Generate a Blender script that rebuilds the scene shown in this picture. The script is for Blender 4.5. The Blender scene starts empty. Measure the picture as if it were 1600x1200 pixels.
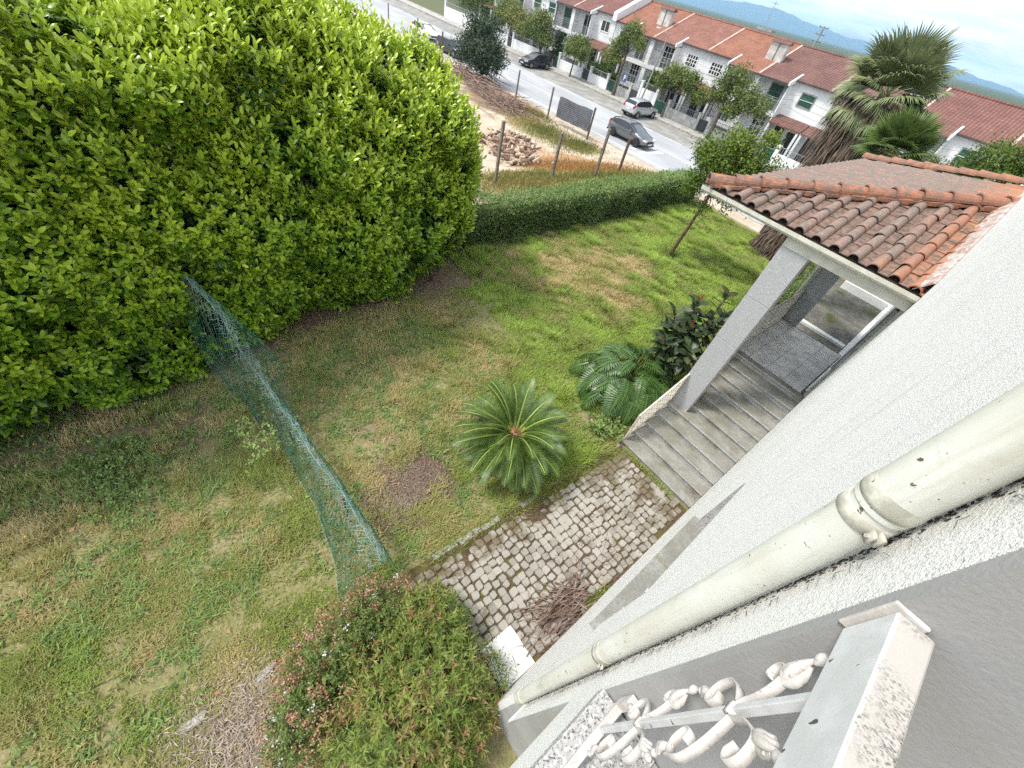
import bpy, math, random
import numpy as np
from mathutils import Vector, Matrix, Euler
random.seed(7)
rng = np.random.default_rng(7)
sc = bpy.context.scene
C = sc.collection
PI = math.pi
R = math.radians

# ------------------------------------------------------------------ camera, sky, sun, exposure
cam = bpy.data.objects.new('camera', bpy.data.cameras.new('camera'))
C.objects.link(cam)
RX = Vector((0.603462, 0.775998, 0.183468))
RY = Vector((0.654651, -0.350779, -0.669617))
RZ = Vector((-0.455264, 0.524196, -0.719689))
M3 = Matrix((RX, -RY, -RZ)).transposed()
cam.matrix_world = Matrix.Translation((0, 0, 6.5)) @ M3.to_4x4()
cam.data.sensor_width = 36
cam.data.lens = 36 * 623.836 / 1600
cam.data.clip_start = 0.02
cam.data.clip_end = 40000
sc.camera = cam
sc.view_settings.view_transform = 'Standard'
sc.view_settings.look = 'None'
sc.view_settings.gamma = 1
sc.view_settings.exposure = 0.52
sc.view_settings.use_curve_mapping = False
sc.cycles.use_denoising = False
sc.cycles.max_bounces = 8
sc.cycles.diffuse_bounces = 5
sc.cycles.transparent_max_bounces = 8
sc.cycles.volume_bounces = 1

SUN_EL, SUN_AZ = R(57), R(220)      # az clockwise from +Y
w = bpy.data.worlds.new('World')
sc.world = w
w.use_nodes = True
nt = w.node_tree
N, LK = nt.nodes, nt.links
N.clear()


def wn(t, **k):
    n = N.new(t)
    for a, b in k.items():
        setattr(n, a, b)
    return n


wout = wn('ShaderNodeOutputWorld')
bg = wn('ShaderNodeBackground')
bg.inputs['Strength'].default_value = 0.12
sky = wn('ShaderNodeTexSky', sky_type='NISHITA', sun_disc=False, sun_elevation=SUN_EL, sun_rotation=SUN_AZ)
sky.altitude = 100
sky.air_density = 1.3
sky.dust_density = 0.6
tc = wn('ShaderNodeTexCoord')
sep = wn('ShaderNodeSeparateXYZ')
LK.new(tc.outputs['Generated'], sep.inputs[0])
zc = wn('ShaderNodeMath', operation='MAXIMUM')
LK.new(sep.outputs['Z'], zc.inputs[0])
zc.inputs[1].default_value = 0.0
zs = wn('ShaderNodeMath', operation='ADD')
LK.new(zc.outputs[0], zs.inputs[0])
zs.inputs[1].default_value = 0.12
dv = wn('ShaderNodeVectorMath', operation='DIVIDE')
LK.new(tc.outputs['Generated'], dv.inputs[0])
cmb = wn('ShaderNodeCombineXYZ')
for i in range(3):
    LK.new(zs.outputs[0], cmb.inputs[i])
LK.new(cmb.outputs[0], dv.inputs[1])
flat = wn('ShaderNodeVectorMath', operation='MULTIPLY')
LK.new(dv.outputs[0], flat.inputs[0])
flat.inputs[1].default_value = (1, 1, 0)
n1 = wn('ShaderNodeTexNoise')
n1.inputs['Scale'].default_value = 0.55
n1.inputs['Detail'].default_value = 7
n1.inputs['Roughness'].default_value = 0.58
n1.inputs['Distortion'].default_value = 0.35
LK.new(flat.outputs[0], n1.inputs['Vector'])
cr = wn('ShaderNodeMapRange')
cr.inputs[1].default_value = 0.40
cr.inputs[2].default_value = 0.53
LK.new(n1.outputs['Fac'], cr.inputs[0])
n2 = wn('ShaderNodeTexNoise')
n2.inputs['Scale'].default_value = 1.3
n2.inputs['Detail'].default_value = 6
LK.new(flat.outputs[0], n2.inputs['Vector'])
cmix = wn('ShaderNodeValToRGB')
cmix.color_ramp.elements[0].position = 0.35
cmix.color_ramp.elements[0].color = (4.5, 5.1, 5.7, 1)
cmix.color_ramp.elements[1].position = 0.62
cmix.color_ramp.elements[1].color = (7.0, 7.1, 7.15, 1)
LK.new(n2.outputs['Fac'], cmix.inputs[0])
mx = wn('ShaderNodeMix', data_type='RGBA')
LK.new(cr.outputs[0], mx.inputs[0])
LK.new(sky.outputs[0], mx.inputs[6])
# an overcast deck is brighter overhead than near the horizon
grad = wn('ShaderNodeMath', operation='MULTIPLY_ADD')
LK.new(zc.outputs[0], grad.inputs[0])
grad.inputs[1].default_value = 0.5
grad.inputs[2].default_value = 1.55
cb_ = wn('ShaderNodeVectorMath', operation='SCALE')
LK.new(cmix.outputs[0], cb_.inputs[0])
LK.new(grad.outputs[0], cb_.inputs['Scale'])
LK.new(cb_.outputs[0], mx.inputs[7])
LK.new(mx.outputs[2], bg.inputs['Color'])
LK.new(bg.outputs[0], wout.inputs['Surface'])

sun = bpy.data.objects.new('sun', bpy.data.lights.new('sun', 'SUN'))
C.objects.link(sun)
sun.data.energy = 3.0
sun.data.angle = R(11)
sun.data.color = (1, 0.955, 0.87)
sd = Vector((math.sin(SUN_AZ) * math.cos(SUN_EL), math.cos(SUN_AZ) * math.cos(SUN_EL), math.sin(SUN_EL)))
sun.rotation_euler = sd.to_track_quat('Z', 'Y').to_euler()


# ------------------------------------------------------------------ helpers
class MB:
    def __init__(s):
        s.v, s.f = [], []

    def add(s, V, F):
        o = len(s.v)
        s.v += [tuple(p) for p in V]
        s.f += [tuple(i + o for i in f) for f in F]

    def box(s, x0, x1, y0, y1, z0, z1):
        s.add([(x0, y0, z0), (x1, y0, z0), (x1, y1, z0), (x0, y1, z0), (x0, y0, z1), (x1, y0, z1), (x1, y1, z1), (x0, y1, z1)],
              [(0, 3, 2, 1), (4, 5, 6, 7), (0, 1, 5, 4), (1, 2, 6, 5), (2, 3, 7, 6), (3, 0, 4, 7)])

    def obox(s, c, a, b, d):
        c, a, b, d = Vector(c), Vector(a), Vector(b), Vector(d)
        s.add([c + a * i + b * j + d * k for k in (-1, 1) for i, j in ((-1, -1), (1, -1), (1, 1), (-1, 1))],
              [(0, 3, 2, 1), (4, 5, 6, 7), (0, 1, 5, 4), (1, 2, 6, 5), (2, 3, 7, 6), (3, 0, 4, 7)])

    def tube(s, pts, r, n=6, caps=True):
        pts = [Vector(p) for p in pts]
        if not hasattr(r, '__len__'):
            r = [r] * len(pts)
        V, F = [], []
        ref = None
        for i, p in enumerate(pts):
            d = (pts[min(i + 1, len(pts) - 1)] - pts[max(i - 1, 0)])
            if d.length < 1e-9:
                d = Vector((0, 0, 1))
            d.normalize()
            if ref is None:
                ref = Vector((1, 0, 0)) if abs(d.x) < 0.9 else Vector((0, 1, 0))
            u = (ref - d * ref.dot(d))
            u.normalize()
            ref = u
            q = d.cross(u)
            for k in range(n):
                a = 2 * PI * k / n
                V.append(p + (u * math.cos(a) + q * math.sin(a)) * r[i])
        for i in range(len(pts) - 1):
            for k in range(n):
                k2 = (k + 1) % n
                F.append((i * n + k, i * n + k2, (i + 1) * n + k2, (i + 1) * n + k))
        if caps:
            o_ = len(V)
            V += V[:n] + V[(len(pts) - 1) * n:len(pts) * n]
            F.append(tuple(range(o_ + n - 1, o_ - 1, -1)))
            F.append(tuple(range(o_ + n, o_ + 2 * n)))
        s.add(V, F)

    def lathe(s, prof, c, n=16, axis='z'):
        V, F = [], []
        for r, z in prof:
            for k in range(n):
                a = 2 * PI * k / n
                x, y = r * math.cos(a), r * math.sin(a)
                P = (x, y, z) if axis == 'z' else ((z, x, y) if axis == 'x' else (y, z, x))
                V.append((P[0] + c[0], P[1] + c[1], P[2] + c[2]))
        for i in range(len(prof) - 1):
            for k in range(n):
                k2 = (k + 1) % n
                F.append((i * n + k, i * n + k2, (i + 1) * n + k2, (i + 1) * n + k))
        o_, e_ = len(V), (len(prof) - 1) * n
        V += V[:n] + V[e_:e_ + n]
        F.append(tuple(range(o_ + n - 1, o_ - 1, -1)))
        F.append(tuple(range(o_ + n, o_ + 2 * n)))
        s.add(V, F)

    def prism(s, poly, vec):
        vec = Vector(vec)
        n = len(poly)
        V = [Vector(p) for p in poly] + [Vector(p) + vec for p in poly]
        F = [tuple(range(n - 1, -1, -1)), tuple(range(n, 2 * n))]
        for k in range(n):
            k2 = (k + 1) % n
            F.append((k, k2, n + k2, n + k))
        s.add(V, F)

    def ribbon(s, pts, wv, th):
        """flat strip following pts, wide along wv, thick th"""
        pts = [Vector(p) for p in pts]
        n = len(pts)
        V, F = [], []
        for i, p in enumerate(pts):
            d = (pts[min(i + 1, n - 1)] - pts[max(i - 1, 0)]).normalized()
            W = Vector(wv[i]) if isinstance(wv, list) else Vector(wv)
            q = d.cross(W).normalized() * th
            V += [p - W + q, p + W + q, p + W - q, p - W - q]
        for i in range(n - 1):
            for k in range(4):
                k2 = (k + 1) % 4
                F.append((i * 4 + k, i * 4 + k2, i * 4 + 4 + k2, i * 4 + 4 + k))
        F += [(3, 2, 1, 0), tuple(4 * (n - 1) + k for k in range(4))]
        s.add(V, F)


OFF = {}


def rootloc(p):
    return OFF.get(p.name, Vector((0, 0, 0))) if p else Vector((0, 0, 0))


def fin(o, mat, parent=None):
    if mat:
        o.data.materials.append(mat)
    C.objects.link(o)
    if parent:
        o.parent = parent
        OFF[o.name] = rootloc(parent)
    return o


def mesh(name, mb, off=Vector((0, 0, 0)), smooth=False):
    me = bpy.data.meshes.new(name)
    me.from_pydata([(v[0] - off[0], v[1] - off[1], v[2] - off[2]) for v in mb.v], [], mb.f)
    if smooth:
        me.polygons.foreach_set('use_smooth', [len(f) < 5 for f in mb.f])
    me.update()
    return me


def part(name, mb, mat, parent, smooth=False, bevel=0, label=None, kind=None):
    """mesh given in world coordinates, made a child of parent (whose root stands unrotated at OFF)"""
    o = bpy.data.objects.new(name, mesh(name, mb, rootloc(parent), smooth))
    fin(o, mat, parent)
    if bevel:
        m = o.modifiers.new('bevel', 'BEVEL')
        m.width = bevel
        m.segments = 2
        m.limit_method = 'ANGLE'
    if label:
        o['label'] = label
    if kind:
        o['kind'] = kind
    return o


def thing(name, label, cat, loc, group=None):
    o = bpy.data.objects.new(name, None)
    o.empty_display_size = 0.2
    C.objects.link(o)
    o.location = loc
    OFF[o.name] = Vector(loc)
    o['label'] = label
    o['category'] = cat
    if group:
        o['group'] = group
    return o


def struct(name, mb, mat, smooth=False, label=None):
    o = bpy.data.objects.new(name, mesh(name, mb, smooth=smooth))
    fin(o, mat)
    o['kind'] = 'structure'
    if label:
        o['label'] = label
    return o


def inst(name, me, parent, loc, rot=None, scale=None, label=None):
    """a part sharing mesh data; loc in world coordinates"""
    o = bpy.data.objects.new(name, me)
    C.objects.link(o)
    o.parent = parent
    off = rootloc(parent)
    Mx = Matrix.Translation(Vector(loc) - off)
    if rot is not None:
        Mx = Mx @ rot.to_4x4()
    if scale is not None:
        Mx = Mx @ Matrix.Diagonal((scale[0], scale[1], scale[2], 1))
    o.matrix_basis = Mx
    if label:
        o['label'] = label
    return o


def np_mesh(name, V, F, v=None, smooth=False, off=None):
    V = np.asarray(V, dtype=np.float32)
    if off is not None:
        V = V - np.array(off, dtype=np.float32)
    F = np.asarray(F, dtype=np.int32)
    me = bpy.data.meshes.new(name)
    k = F.shape[1]
    me.vertices.add(len(V))
    me.vertices.foreach_set('co', V.ravel())
    me.loops.add(F.size)
    me.loops.foreach_set('vertex_index', F.ravel())
    me.polygons.add(len(F))
    me.polygons.foreach_set('loop_start', np.arange(0, F.size, k, dtype=np.int32))
    me.polygons.foreach_set('loop_total', np.full(len(F), k, dtype=np.int32))
    if smooth:
        me.polygons.foreach_set('use_smooth', np.ones(len(F), dtype=bool))
    me.update(calc_edges=True)
    if v is not None:
        a = me.attributes.new('v', 'FLOAT', 'POINT')
        a.data.foreach_set('value', np.asarray(v, dtype=np.float32))
    return me


def nrm(A):
    return A / np.maximum(np.linalg.norm(A, axis=1, keepdims=True), 1e-9)


def round_leaf(P, D, Nn, L, W, var, fold=0.14, curl=0.14):
    """blunt oval leaf: 7 verts, 6 tris"""
    D = nrm(D)
    S = nrm(np.cross(D, Nn))
    U = np.cross(S, D)
    L, W = L[:, None], W[:, None]
    f = U * W * fold
    pts = [P, P + D * L * 0.34 + S * W * 0.46 + f, P + D * L * 0.34 - S * W * 0.46 + f, P + D * L * 0.5, P + D * L * 0.74 + S * W * 0.40 + f - U * L * curl * 0.4,
           P + D * L * 0.74 - S * W * 0.40 + f - U * L * curl * 0.4, P + D * L - U * L * curl]
    V = np.stack(pts, 1).reshape(-1, 3)
    base = np.arange(len(P))[:, None] * 7
    F = np.concatenate([base + np.array(q)[None] for q in ((0, 3, 1), (0, 2, 3), (1, 3, 4), (2, 5, 3), (3, 6, 4), (3, 5, 6))], 0)
    return V, F, np.repeat(var, 7)


def leaf_arrays(P, D, Nn, L, W, var, fold=0.18, curl=0.12):
    """folded leaf: 5 verts, 4 tris each"""
    D = nrm(D)
    S = nrm(np.cross(D, Nn))
    U = np.cross(S, D)
    L = L[:, None]
    W = W[:, None]
    b = P
    m = P + D * L * 0.5
    l = P + D * L * 0.42 + S * W * 0.5 + U * W * fold
    r = P + D * L * 0.42 - S * W * 0.5 + U * W * fold
    t = P + D * L - U * L * curl
    n = len(P)
    V = np.stack([b, l, m, r, t], 1).reshape(-1, 3)
    base = np.arange(n)[:, None] * 5
    F = np.concatenate([base + np.array(q)[None] for q in ((0, 2, 1), (0, 3, 2), (2, 4, 1), (2, 3, 4))], 0)
    return V, F, np.repeat(var, 5)


def leaf_obj(name, arrs, mat, parent, kind='stuff', smooth=False):
    Vs, Fs, vs, o = [], [], [], 0
    for V, F, v in arrs:
        Vs.append(V)
        Fs.append(F + o)
        vs.append(v)
        o += len(V)
    me = np_mesh(name, np.concatenate(Vs), np.concatenate(Fs), np.concatenate(vs), smooth=smooth, off=rootloc(parent) if parent else None)
    ob = bpy.data.objects.new(name, me)
    fin(ob, mat, parent)
    if kind:
        ob['kind'] = kind
    return ob


def rdir(n):
    return nrm(rng.normal(size=(n, 3)))


# value noise
_T = np.random.default_rng(3).random((64, 64, 64)).astype(np.float32)


def vnoise(P, s):
    Q = P * s
    i = np.floor(Q).astype(int)
    f = Q - i
    f = f * f * (3 - 2 * f)
    out = 0
    for a in (0, 1):
        for b in (0, 1):
            for c in (0, 1):
                wgt = (f[:, 0] if a else 1 - f[:, 0]) * (f[:, 1] if b else 1 - f[:, 1]) * (f[:, 2] if c else 1 - f[:, 2])
                out = out + wgt * _T[(i[:, 0] + a) % 64, (i[:, 1] + b) % 64, (i[:, 2] + c) % 64]
    return out


def fbm(P, s, o=3):
    t, a, k = 0, 0.5, 0
    for _ in range(o):
        t = t + a * vnoise(P + 17.3 * k, s * 2 ** k)
        a *= 0.5
        k += 1
    return t / (1 - 0.5 ** o)


def sstep(t):
    t = np.clip(t, 0, 1)
    return t * t * (3 - 2 * t)


def terr(x, y):
    return -2.4 * sstep(np.maximum((-10.2 - np.asarray(x, float)) / 12, (np.asarray(y, float) - 20) / 9))


def tz(x, y):
    return float(terr(x, y))


# ------------------------------------------------------------------ materials
MAT = {}


class NT:
    def __init__(s, name):
        s.m = bpy.data.materials.new(name)
        s.m.use_nodes = True
        s.t = s.m.node_tree
        s.b = s.t.nodes['Principled BSDF']
        s.o = s.t.nodes['Material Output']
        s.pos = s.t.nodes.new('ShaderNodeNewGeometry').outputs['Position']
        MAT[name] = s.m

    def n(s, t, **k):
        q = s.t.nodes.new(t)
        for a, b in k.items():
            setattr(q, a, b)
        return q

    def l(s, a, b):
        s.t.links.new(a, b)

    def noise(s, scale, detail=4, rough=0.55, vec=None, dist=0, stretch=None):
        q = s.n('ShaderNodeTexNoise')
        q.inputs['Scale'].default_value = scale
        q.inputs['Detail'].default_value = detail
        q.inputs['Roughness'].default_value = rough
        q.inputs['Distortion'].default_value = dist
        src = vec or s.pos
        if stretch:
            m = s.n('ShaderNodeVectorMath', operation='MULTIPLY')
            s.l(src, m.inputs[0])
            m.inputs[1].default_value = stretch
            src = m.outputs[0]
        s.l(src, q.inputs['Vector'])
        return q.outputs['Fac']

    def rng(s, val, lo, hi, a=0.0, b=1.0):
        q = s.n('ShaderNodeMapRange')
        q.interpolation_type = 'SMOOTHSTEP'
        for i, x in enumerate((lo, hi, a, b)):
            q.inputs[i + 1].default_value = x
        s.l(val, q.inputs[0])
        return q.outputs[0]

    def math(s, op, a, b=None):
        q = s.n('ShaderNodeMath', operation=op)
        for i, x in enumerate((a, b)):
            if x is None:
                continue
            if isinstance(x, (int, float)):
                q.inputs[i].default_value = x
            else:
                s.l(x, q.inputs[i])
        return q.outputs[0]

    def mix(s, fac, a, b):
        q = s.n('ShaderNodeMix', data_type='RGBA')
        for i, x in ((0, fac), (6, a), (7, b)):
            if isinstance(x, (int, float)):
                q.inputs[i].default_value = x
            elif isinstance(x, tuple):
                q.inputs[i].default_value = (*x, 1)
            else:
                s.l(x, q.inputs[i])
        return q.outputs[2]

    def xyz(s):
        q = s.n('ShaderNodeSeparateXYZ')
        s.l(s.pos, q.inputs[0])
        return q.outputs

    def blob(s, x, y, r, soft=0.5, warp=None, wamt=0.6, sy=1.0):
        """0..1 mask round a spot on the ground with a ragged edge"""
        X, Y, Z = s.xyz()
        dx = s.math('SUBTRACT', X, x)
        dy = s.math('MULTIPLY', s.math('SUBTRACT', Y, y), 1 / sy)
        d = s.math('SQRT', s.math('ADD', s.math('MULTIPLY', dx, dx), s.math('MULTIPLY', dy, dy)))
        if warp is not None:
            d = s.math('ADD', d, s.math('MULTIPLY', s.math('SUBTRACT', warp, 0.5), wamt * 2 * r))
        return s.rng(d, r * (1 + soft), r * (1 - soft), 0, 1)

    def bump(s, h, strength=0.4, dist=0.01):
        q = s.n('ShaderNodeBump')
        q.inputs['Strength'].default_value = strength
        q.inputs['Distance'].default_value = dist
        s.l(h, q.inputs['Height'])
        s.l(q.outputs[0], s.b.inputs['Normal'])

    def set(s, col=None, rough=None, spec=None, metal=None):
        for k, x in (('Base Color', col), ('Roughness', rough), ('Specular IOR Level', spec), ('Metallic', metal)):
            if x is None:
                continue
            if isinstance(x, (int, float)):
                s.b.inputs[k].default_value = x
            elif isinstance(x, tuple):
                s.b.inputs[k].default_value = (*x, 1)
            else:
                s.l(x, s.b.inputs[k])


def simple(name, c1, c2=None, scale=6, rough=0.7, spec=0.3, bump=0, bscale=40, bdist=0.01, metal=0, spots=(), lo=0.38, hi=0.62, stretch=None):
    t = NT(name)
    c2 = c2 or tuple(x * 0.75 for x in c1)
    col = t.mix(t.rng(t.noise(scale, 5, stretch=stretch), lo, hi), c2, c1)
    for sc_, s_, a, b in spots:
        col = t.mix(t.rng(t.noise(s_, 4), a, b), col, sc_)
    t.set(col, rough, spec, metal)
    if bump:
        t.bump(t.noise(bscale, 4), bump, bdist)
    return t.m


def leafmat(name, stops, rough=0.45, spec=0.35, trans=0.25, scale=3.0, amt=0.25):
    """colour by per-leaf attribute v (0..1), shifted by a slow noise; thin leaves let light through"""
    t = NT(name)
    at = t.n('ShaderNodeAttribute', attribute_name='v')
    rp = t.n('ShaderNodeValToRGB')
    el = rp.color_ramp.elements
    while len(el) < len(stops):
        el.new(0.5)
    for e, (p, c) in zip(el, stops):
        e.position = p
        e.color = (*c, 1)
    f = t.math('ADD', at.outputs['Fac'], t.math('MULTIPLY', t.math('SUBTRACT', t.noise(scale, 2), 0.5), amt * 2))
    t.l(f, rp.inputs[0])
    t.set(rp.outputs[0], rough, spec)
    if trans:
        tr = t.n('ShaderNodeBsdfTranslucent')
        t.l(rp.outputs[0], tr.inputs['Color'])
        ms = t.n('ShaderNodeMixShader')
        ms.inputs[0].default_value = trans
        t.l(t.b.outputs[0], ms.inputs[1])
        t.l(tr.outputs[0], ms.inputs[2])
        t.l(ms.outputs[0], t.o.inputs['Surface'])
    return t.m


# walls of the house
t = NT('roughcast_white')
g1 = t.noise(260, 3, 0.65)
g2 = t.noise(95, 3, 0.6)
col = t.mix(t.rng(g1, 0.30, 0.50), (0.56, 0.55, 0.525), (0.83, 0.815, 0.785))
col = t.mix(t.rng(t.noise(9, 5, 0.6, stretch=(1, 1, 0.12)), 0.52, 0.78, 0, 0.4), col, (0.52, 0.50, 0.45))
col = t.mix(t.rng(t.noise(170, 3, 0.7), 0.62, 0.68), col, (0.36, 0.35, 0.33))
col = t.mix(t.rng(t.noise(1.2, 5), 0.5, 0.75, 0, 0.35), col, (0.66, 0.645, 0.61))
t.set(col, 0.9, 0.15)
t.bump(t.math('ADD', g1, t.math('MULTIPLY', g2, 0.8)), 0.8, 0.005)
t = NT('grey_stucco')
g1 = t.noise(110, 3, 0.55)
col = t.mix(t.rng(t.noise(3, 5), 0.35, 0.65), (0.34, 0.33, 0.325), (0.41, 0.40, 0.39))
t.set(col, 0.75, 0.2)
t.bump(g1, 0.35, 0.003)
t = NT('pipe_cream')
col = t.mix(t.rng(t.noise(5, 4), 0.35, 0.65), (0.62, 0.605, 0.54), (0.70, 0.70, 0.65))
col = t.mix(t.rng(t.noise(46, 5, 0.6, stretch=(1, 1, 0.06)), 0.5, 0.72, 0, 0.45), col, (0.47, 0.43, 0.33))
col = t.mix(t.rng(t.noise(45, 4, 0.6), 0.672, 0.70), col, (0.13, 0.11, 0.09))
col = t.mix(t.rng(t.noise(120, 3, 0.6), 0.70, 0.73), col, (0.16, 0.14, 0.11))
col = t.mix(t.rng(t.noise(14, 5, 0.7), 0.56, 0.72, 0, 0.5), col, (0.47, 0.44, 0.36))
t.set(col, 0.38, 0.45)
t.bump(t.noise(30, 3), 0.08, 0.003)
simple('pipe_clamp_paint', (0.63, 0.61, 0.53), (0.42, 0.40, 0.34), 30, 0.5, 0.4, 0.3, 90, 0.003, spots=[((0.12, 0.1, 0.08), 60, 0.66, 0.72)])
simple('dark_gap_grime', (0.05, 0.045, 0.04), (0.14, 0.12, 0.10), 60, 0.95, 0.1, 0.8, 150, 0.006)


def granite(name, a, b, c, sc1=150, dirt=None, rough=0.6, trodden=False):
    t = NT(name)
    n = t.noise(sc1, 3, 0.7)
    col = t.mix(t.rng(n, 0.40, 0.47), a, b)
    col = t.mix(t.rng(t.noise(sc1 * 0.7, 2, 0.6), 0.54, 0.60), col, c)
    if dirt:
        col = t.mix(t.rng(t.noise(2.2, 6, 0.65), 0.48, 0.66, 0, 0.75), col, dirt)
    if trodden:     # soil and moss lie on the upward faces
        gq = t.n('ShaderNodeNewGeometry')
        sq = t.n('ShaderNodeSeparateXYZ')
        t.l(gq.outputs['Normal'], sq.inputs[0])
        up = t.rng(sq.outputs['Z'], 0.6, 0.95)
        col = t.mix(t.math('MULTIPLY', up, t.rng(t.noise(3.2, 6, 0.65, stretch=(0.8, 1.2, 1)), 0.30, 0.66, 0.5, 0.85)), col, (0.19, 0.18, 0.15))
        col = t.mix(t.math('MULTIPLY', up, t.rng(t.noise(1.7, 6, 0.7, stretch=(0.6, 1.8, 1)), 0.54, 0.68, 0, 0.65)), col, (0.16, 0.135, 0.065))
    t.set(col, rough, 0.35)
    t.bump(n, 0.15, 0.002)
    return t.m


granite('granite_coping', (0.10, 0.10, 0.10), (0.42, 0.41, 0.40), (0.62, 0.61, 0.60), 150)
granite('granite_pillar', (0.27, 0.275, 0.285), (0.385, 0.39, 0.40), (0.50, 0.50, 0.505), 120)
granite('granite_step', (0.22, 0.22, 0.21), (0.44, 0.435, 0.42), (0.60, 0.59, 0.57), 70, (0.20, 0.185, 0.13), 0.75, True)
granite('granite_kerb', (0.17, 0.16, 0.145), (0.31, 0.295, 0.27), (0.42, 0.40, 0.37), 60, (0.13, 0.115, 0.075), 0.85)
t = NT('floor_tile_grey')
oi = t.n('ShaderNodeObjectInfo').outputs['Random']
col = t.mix(oi, (0.62, 0.61, 0.595), (0.72, 0.71, 0.69))
col = t.mix(t.rng(t.noise(2.6, 6, 0.6), 0.42, 0.68, 0, 0.7), col, (0.40, 0.39, 0.365))
t.set(col, t.rng(t.noise(4, 4), 0.3, 0.7, 0.28, 0.5), 0.45)
t = NT('rail_paint')
X, Y, Z = t.xyz()
col = t.mix(t.rng(t.noise(20, 5), 0.35, 0.7), (0.58, 0.575, 0.575), (0.67, 0.67, 0.685))
geo = t.n('ShaderNodeNewGeometry')
sx = t.n('ShaderNodeSeparateXYZ')
t.l(geo.outputs['Normal'], sx.inputs[0])
upm = t.rng(sx.outputs['Z'], 0.5, 0.9)
mil = t.math('MULTIPLY', upm, t.rng(t.noise(9, 5, 0.7), 0.44, 0.68))
mil = t.math('MULTIPLY', mil, t.rng(t.noise(420, 4, 0.7, stretch=(0.6, 1, 1)), 0.47, 0.60))
col = t.mix(t.math('MULTIPLY', upm, 0.85), col, (0.50, 0.465, 0.43))
col = t.mix(mil, col, (0.12, 0.115, 0.10))
chip = t.rng(t.noise(38, 4, 0.55), 0.665, 0.68)
col = t.mix(chip, col, (0.10, 0.085, 0.075))
t.set(col, 0.42, 0.4)
t.bump(t.noise(160, 3), 0.12, 0.002)
t = NT('scroll_paint')
col = t.mix(t.rng(t.noise(25, 5), 0.35, 0.65), (0.50, 0.46, 0.43), (0.65, 0.615, 0.585))
col = t.mix(t.rng(t.noise(150, 4, 0.65), 0.62, 0.70, 0, 0.8), col, (0.20, 0.165, 0.14))
t.set(col, 0.55, 0.3)
t.bump(t.noise(220, 3), 0.3, 0.002)

# tiles
t = NT('porch_tile')
X, Y, Z = t.xyz()
oi = t.n('ShaderNodeObjectInfo').outputs['Random']
clean = t.mix(oi, (0.37, 0.15, 0.08), (0.42, 0.20, 0.12))
old = t.mix(oi, (0.31, 0.19, 0.155), (0.24, 0.16, 0.135))
near_wall = t.rng(t.math('ADD', X, t.math('MULTIPLY', t.math('SUBTRACT', t.noise(3, 4), 0.5), 1.0)), -0.75, 0.0)
col = t.mix(near_wall, old, clean)
lich = t.rng(t.noise(11, 6, 0.7), 0.40, 0.58)
col = t.mix(t.math('MULTIPLY', lich, t.math('SUBTRACT', 0.95, t.math('MULTIPLY', near_wall, 0.72))), col, (0.19, 0.165, 0.145))
col = t.mix(t.rng(t.noise(30, 5, 0.65), 0.60, 0.66, 0, 0.6), col, (0.50, 0.45, 0.40))
col = t.mix(t.rng(t.noise(48, 4, 0.65), 0.56, 0.66, 0, 0.65), col, (0.08, 0.065, 0.055))
t.set(col, 0.88, 0.15)
t.bump(t.noise(60, 5), 0.5, 0.006)
t = NT('tile_pan')
X, Y, Z = t.xyz()
col = t.mix(t.rng(t.noise(14, 6, 0.7), 0.38, 0.62), (0.12, 0.09, 0.075), (0.24, 0.16, 0.13))
col = t.mix(t.math('MULTIPLY', t.rng(X, -0.55, 0.1), t.rng(t.noise(9, 4), 0.4, 0.6)), col, (0.40, 0.19, 0.11))
col = t.mix(t.rng(t.noise(40, 5, 0.65), 0.60, 0.66), col, (0.30, 0.20, 0.12))
t.set(col, 0.92, 0.1)
t.bump(t.noise(60, 5), 0.6, 0.008)
t = NT('hip_tile')
oi = t.n('ShaderNodeObjectInfo').outputs['Random']
col = t.mix(oi, (0.42, 0.175, 0.095), (0.34, 0.16, 0.105))
X, Y, Z = t.xyz()
col = t.mix(t.math('MULTIPLY', t.rng(t.noise(10, 6, 0.7), 0.40, 0.56), t.rng(X, 0.3, -2.0, 0.55, 1)), col, (0.20, 0.13, 0.105))
col = t.mix(t.rng(t.noise(34, 5), 0.64, 0.70), col, (0.08, 0.055, 0.045))
col = t.mix(t.rng(t.noise(22, 5), 0.69, 0.74), col, (0.5, 0.45, 0.40))
t.set(col, 0.85, 0.18)
t.bump(t.noise(55, 5), 0.45, 0.006)
simple('mortar_flash', (0.42, 0.375, 0.345), (0.33, 0.22, 0.185), 7, 0.9, 0.15, 0.5, 40, 0.01, spots=[((0.52, 0.50, 0.47), 18, 0.55, 0.62), ((0.15, 0.13, 0.12), 30, 0.68, 0.74)])
simple('roof_underlay', (0.17, 0.11, 0.09), (0.10, 0.075, 0.06), 12, 0.95)
simple('gutter_cream', (0.64, 0.625, 0.55), (0.54, 0.52, 0.44), 5, 0.45, 0.4, spots=[((0.3, 0.27, 0.2), 22, 0.66, 0.8)])
simple('beam_cream', (0.66, 0.63, 0.56), (0.54, 0.515, 0.45), 4, 0.75, 0.2, 0.15, 50)
simple('lattice_cream', (0.60, 0.56, 0.49), (0.47, 0.43, 0.36), 9, 0.6, 0.3)
simple('white_paint', (0.76, 0.76, 0.75), (0.66, 0.66, 0.645), 2.5, 0.6, 0.3)
simple('dark_opening', (0.02, 0.022, 0.024), (0.035, 0.036, 0.038), 3, 0.5)

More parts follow.
